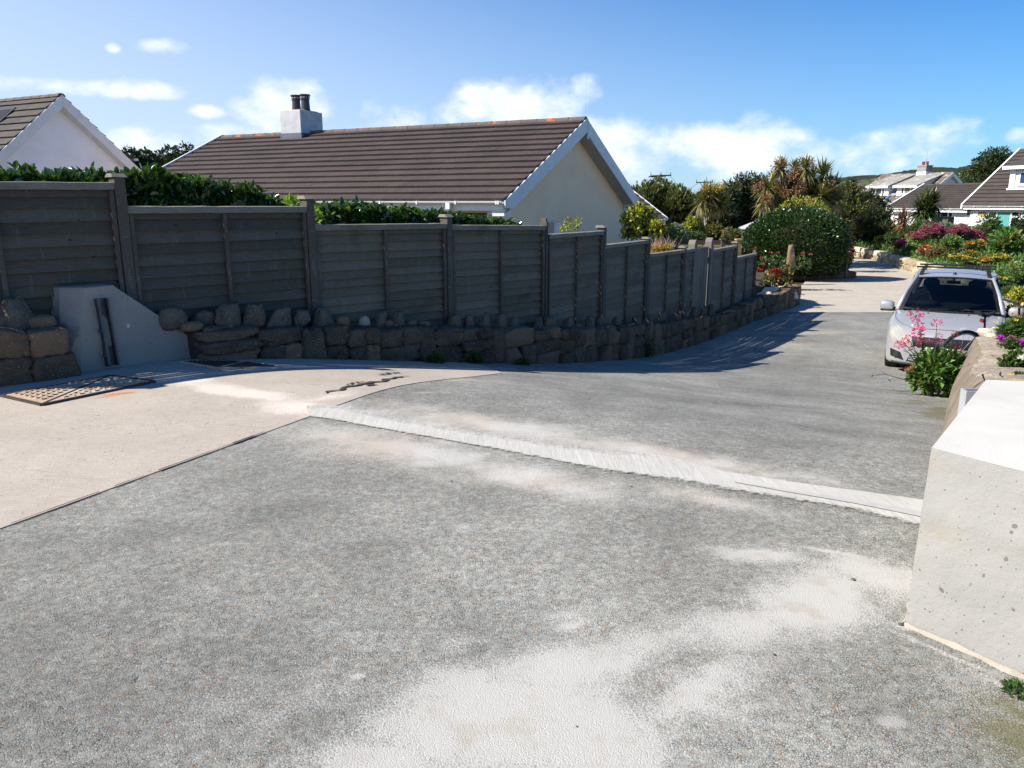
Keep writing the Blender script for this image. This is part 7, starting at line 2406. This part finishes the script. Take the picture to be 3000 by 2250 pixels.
# trailing shoot on the road
for (px, py) in [(2560, 1100), (2572, 1098), (2585, 1092), (2600, 1110), (2620, 1145), (2640, 1150), (2660, 1142), (2590, 1098)]:
    p = np.array(U(px, py, 10.0)); lv.add(np.array([p, p]) - np.array(vb), rng.normal(size=(2, 3)) + np.array([0, 0, .2]), .05, .022, True)
lv.build('stem_foliage', MAT['lf_valerian'], val)
sm = MB(); sm.tube([U(2700, 1120, 10.1), U(2640, 1110, 10.0), U(2590, 1095, 10.0), U(2562, 1100, 10.0)], [.006, .005, .004, .003], 5); sm.tube([U(2710, 1140, 10.1), U(2660, 1146, 9.95), U(2625, 1146, 9.9)], [.005, .004, .003], 5)
sm.build('trailing_shoot', MAT['bark'], val, world=True)

# ---- plants on top of the garden wall
def wallplant(label, bl, Y, mat, n, ln, wd, fl=None, name='wall_plant', **kw):
    B = pxblobs(bl, Y, .8, .05); c = B[0][0]
    th = plant(name, label, 'plant', B, (c[0], c[1], c[2] - B[0][1][2]), n, ln, wd, mat, 'plants on top of the garden wall', core=.55, stem=False, **kw)
    for (pts, mt_, sz, nn) in fl or []:
        blooms(th, [U(px, py, Y - .25) for px, py in pts], mt_, sz, nn)
    return th


wallplant('tall fresh green grassy clump with yellow flowers beyond the purple ice plant', [(2972, 968, 18, .9), (2996, 962, 24, .9), (2945, 974, 12, .8), (2975, 980, 26, .5)], 9.6, 'lf_feather', 2600, .10, .007, [([(2917, 945), (2977, 941)], 'yellow_f', .028, 16), ([(2970, 921), (2988, 930)], 'orange_f', .025, 14)], up=.9, curl=.25)
wallplant('low succulent mat with purple daisies on the garden wall', [(2975, 1005, 26, .5), (2945, 1010, 18, .5), (2995, 1010, 24, .5), (2965, 1020, 20, .4)], 8.0, 'lf_mid', 1100, .035, .014, [([(2928, 995), (2933, 991), (2992, 1003), (2998, 1012), (2936, 998)], 'purple_f', .034, 26), ([(2962, 985), (2975, 993)], 'pink', .02, 12)], up=.5)
wallplant('dark glossy leafy clump with a white daisy at the right edge of the garden wall', [(2980, 1055, 26, .7), (2950, 1065, 14, .8), (2998, 1075, 24, .7), (2965, 1080, 16, .6)], 6.6, 'lf_mid', 420, .055, .035, [([(2992, 1052), (2996, 1050)], 'white_f', .036, 24)], hexa=True)
wallplant('small dark mat with a yellow daisy against the barrier block', [(2990, 1105, 20, .5), (2975, 1110, 12, .5)], 5.4, 'lf_mid', 300, .03, .014, [([(2962, 1103)], 'yellow_f', .024, 24)])
# the single white daisy and the bud
def daisy(label, px, py, Y, r, npet, face):
    c = U(px, py, Y); th = thing('daisy', label, 'flower', c, 0)
    f = Vector(face).normalized(); a = f.cross(Vector((0, 0, 1))).normalized(); b = f.cross(a)
    m = MB()
    for q in range(npet):
        t = 2 * math.pi * q / npet; d = a * math.cos(t) + b * math.sin(t); s = a * -math.sin(t) + b * math.cos(t)
        pts = []
        for (u, w, z) in ((.15, .06, 0), (.6, .13, .10), (.9, .10, .05), (1.0, .03, .0)):
            for sg in (1, -1):
                p = d * r * u + s * r * w * sg + f * r * z; pts.append(tuple(p))
        m.add(pts, [(0, 1, 3, 2), (2, 3, 5, 4), (4, 5, 7, 6)])
    m.build('petals', MAT['white_f'], th)
    m = MB(); rock(m, tuple(f * r * .02 - Vector((0, 0, r * .12))), (r * .4, r * .4, r * .25), 3, 2, .05, 3, 2); m.build('flower_centre', MAT['pot'], th, smooth=True)
    m = MB(); m.tube([(0, 0, 0), (.03, .02, -.04), (.10, .05, -.14)], [.006, .004, .004], 6); m.build('stalk', MAT['bark'], th)
    return th


daisy('single large white daisy hanging over the garden wall beside the barrier block', 2878, 1096, 4.6, .040, 17, (-.35, .45, .75))
c = U(2930, 1095, 4.9); bd = thing('flower_bud', 'closed dark flower bud on a thin stalk above the barrier block', 'flower', c)
m = MB(); rock(m, (0, 0, -.012), (.016, .016, .03), 3, 2, .0, 3, 2, 0, .4); m.build('bud', MAT['pot'], bd, smooth=True)
m = MB(); m.tube([(0, 0, -.01), (.02, 0, -.02), (.045, .0, -.06), (.05, 0, -.12)], .003, 5); m.build('stalk', MAT['bark'], bd)
# moss and seedlings at the foot of the barrier block
for (px, py, rp, lab) in [(2975, 2035, 30, 'small bright green weed on the gravel below the barrier block'), (2772, 1160, 10, 'low moss tuft at the foot of the garden wall')]:
    g = G(px, py); r = rp * g[1] / FPX
    plant('weed', lab, 'weed', [((g[0], g[1], g[2] + r * .2), (r, r, r * .5))], g, 160, .022, .01, 'lf_mid', 'weeds at the right', core=.3, stem=False)
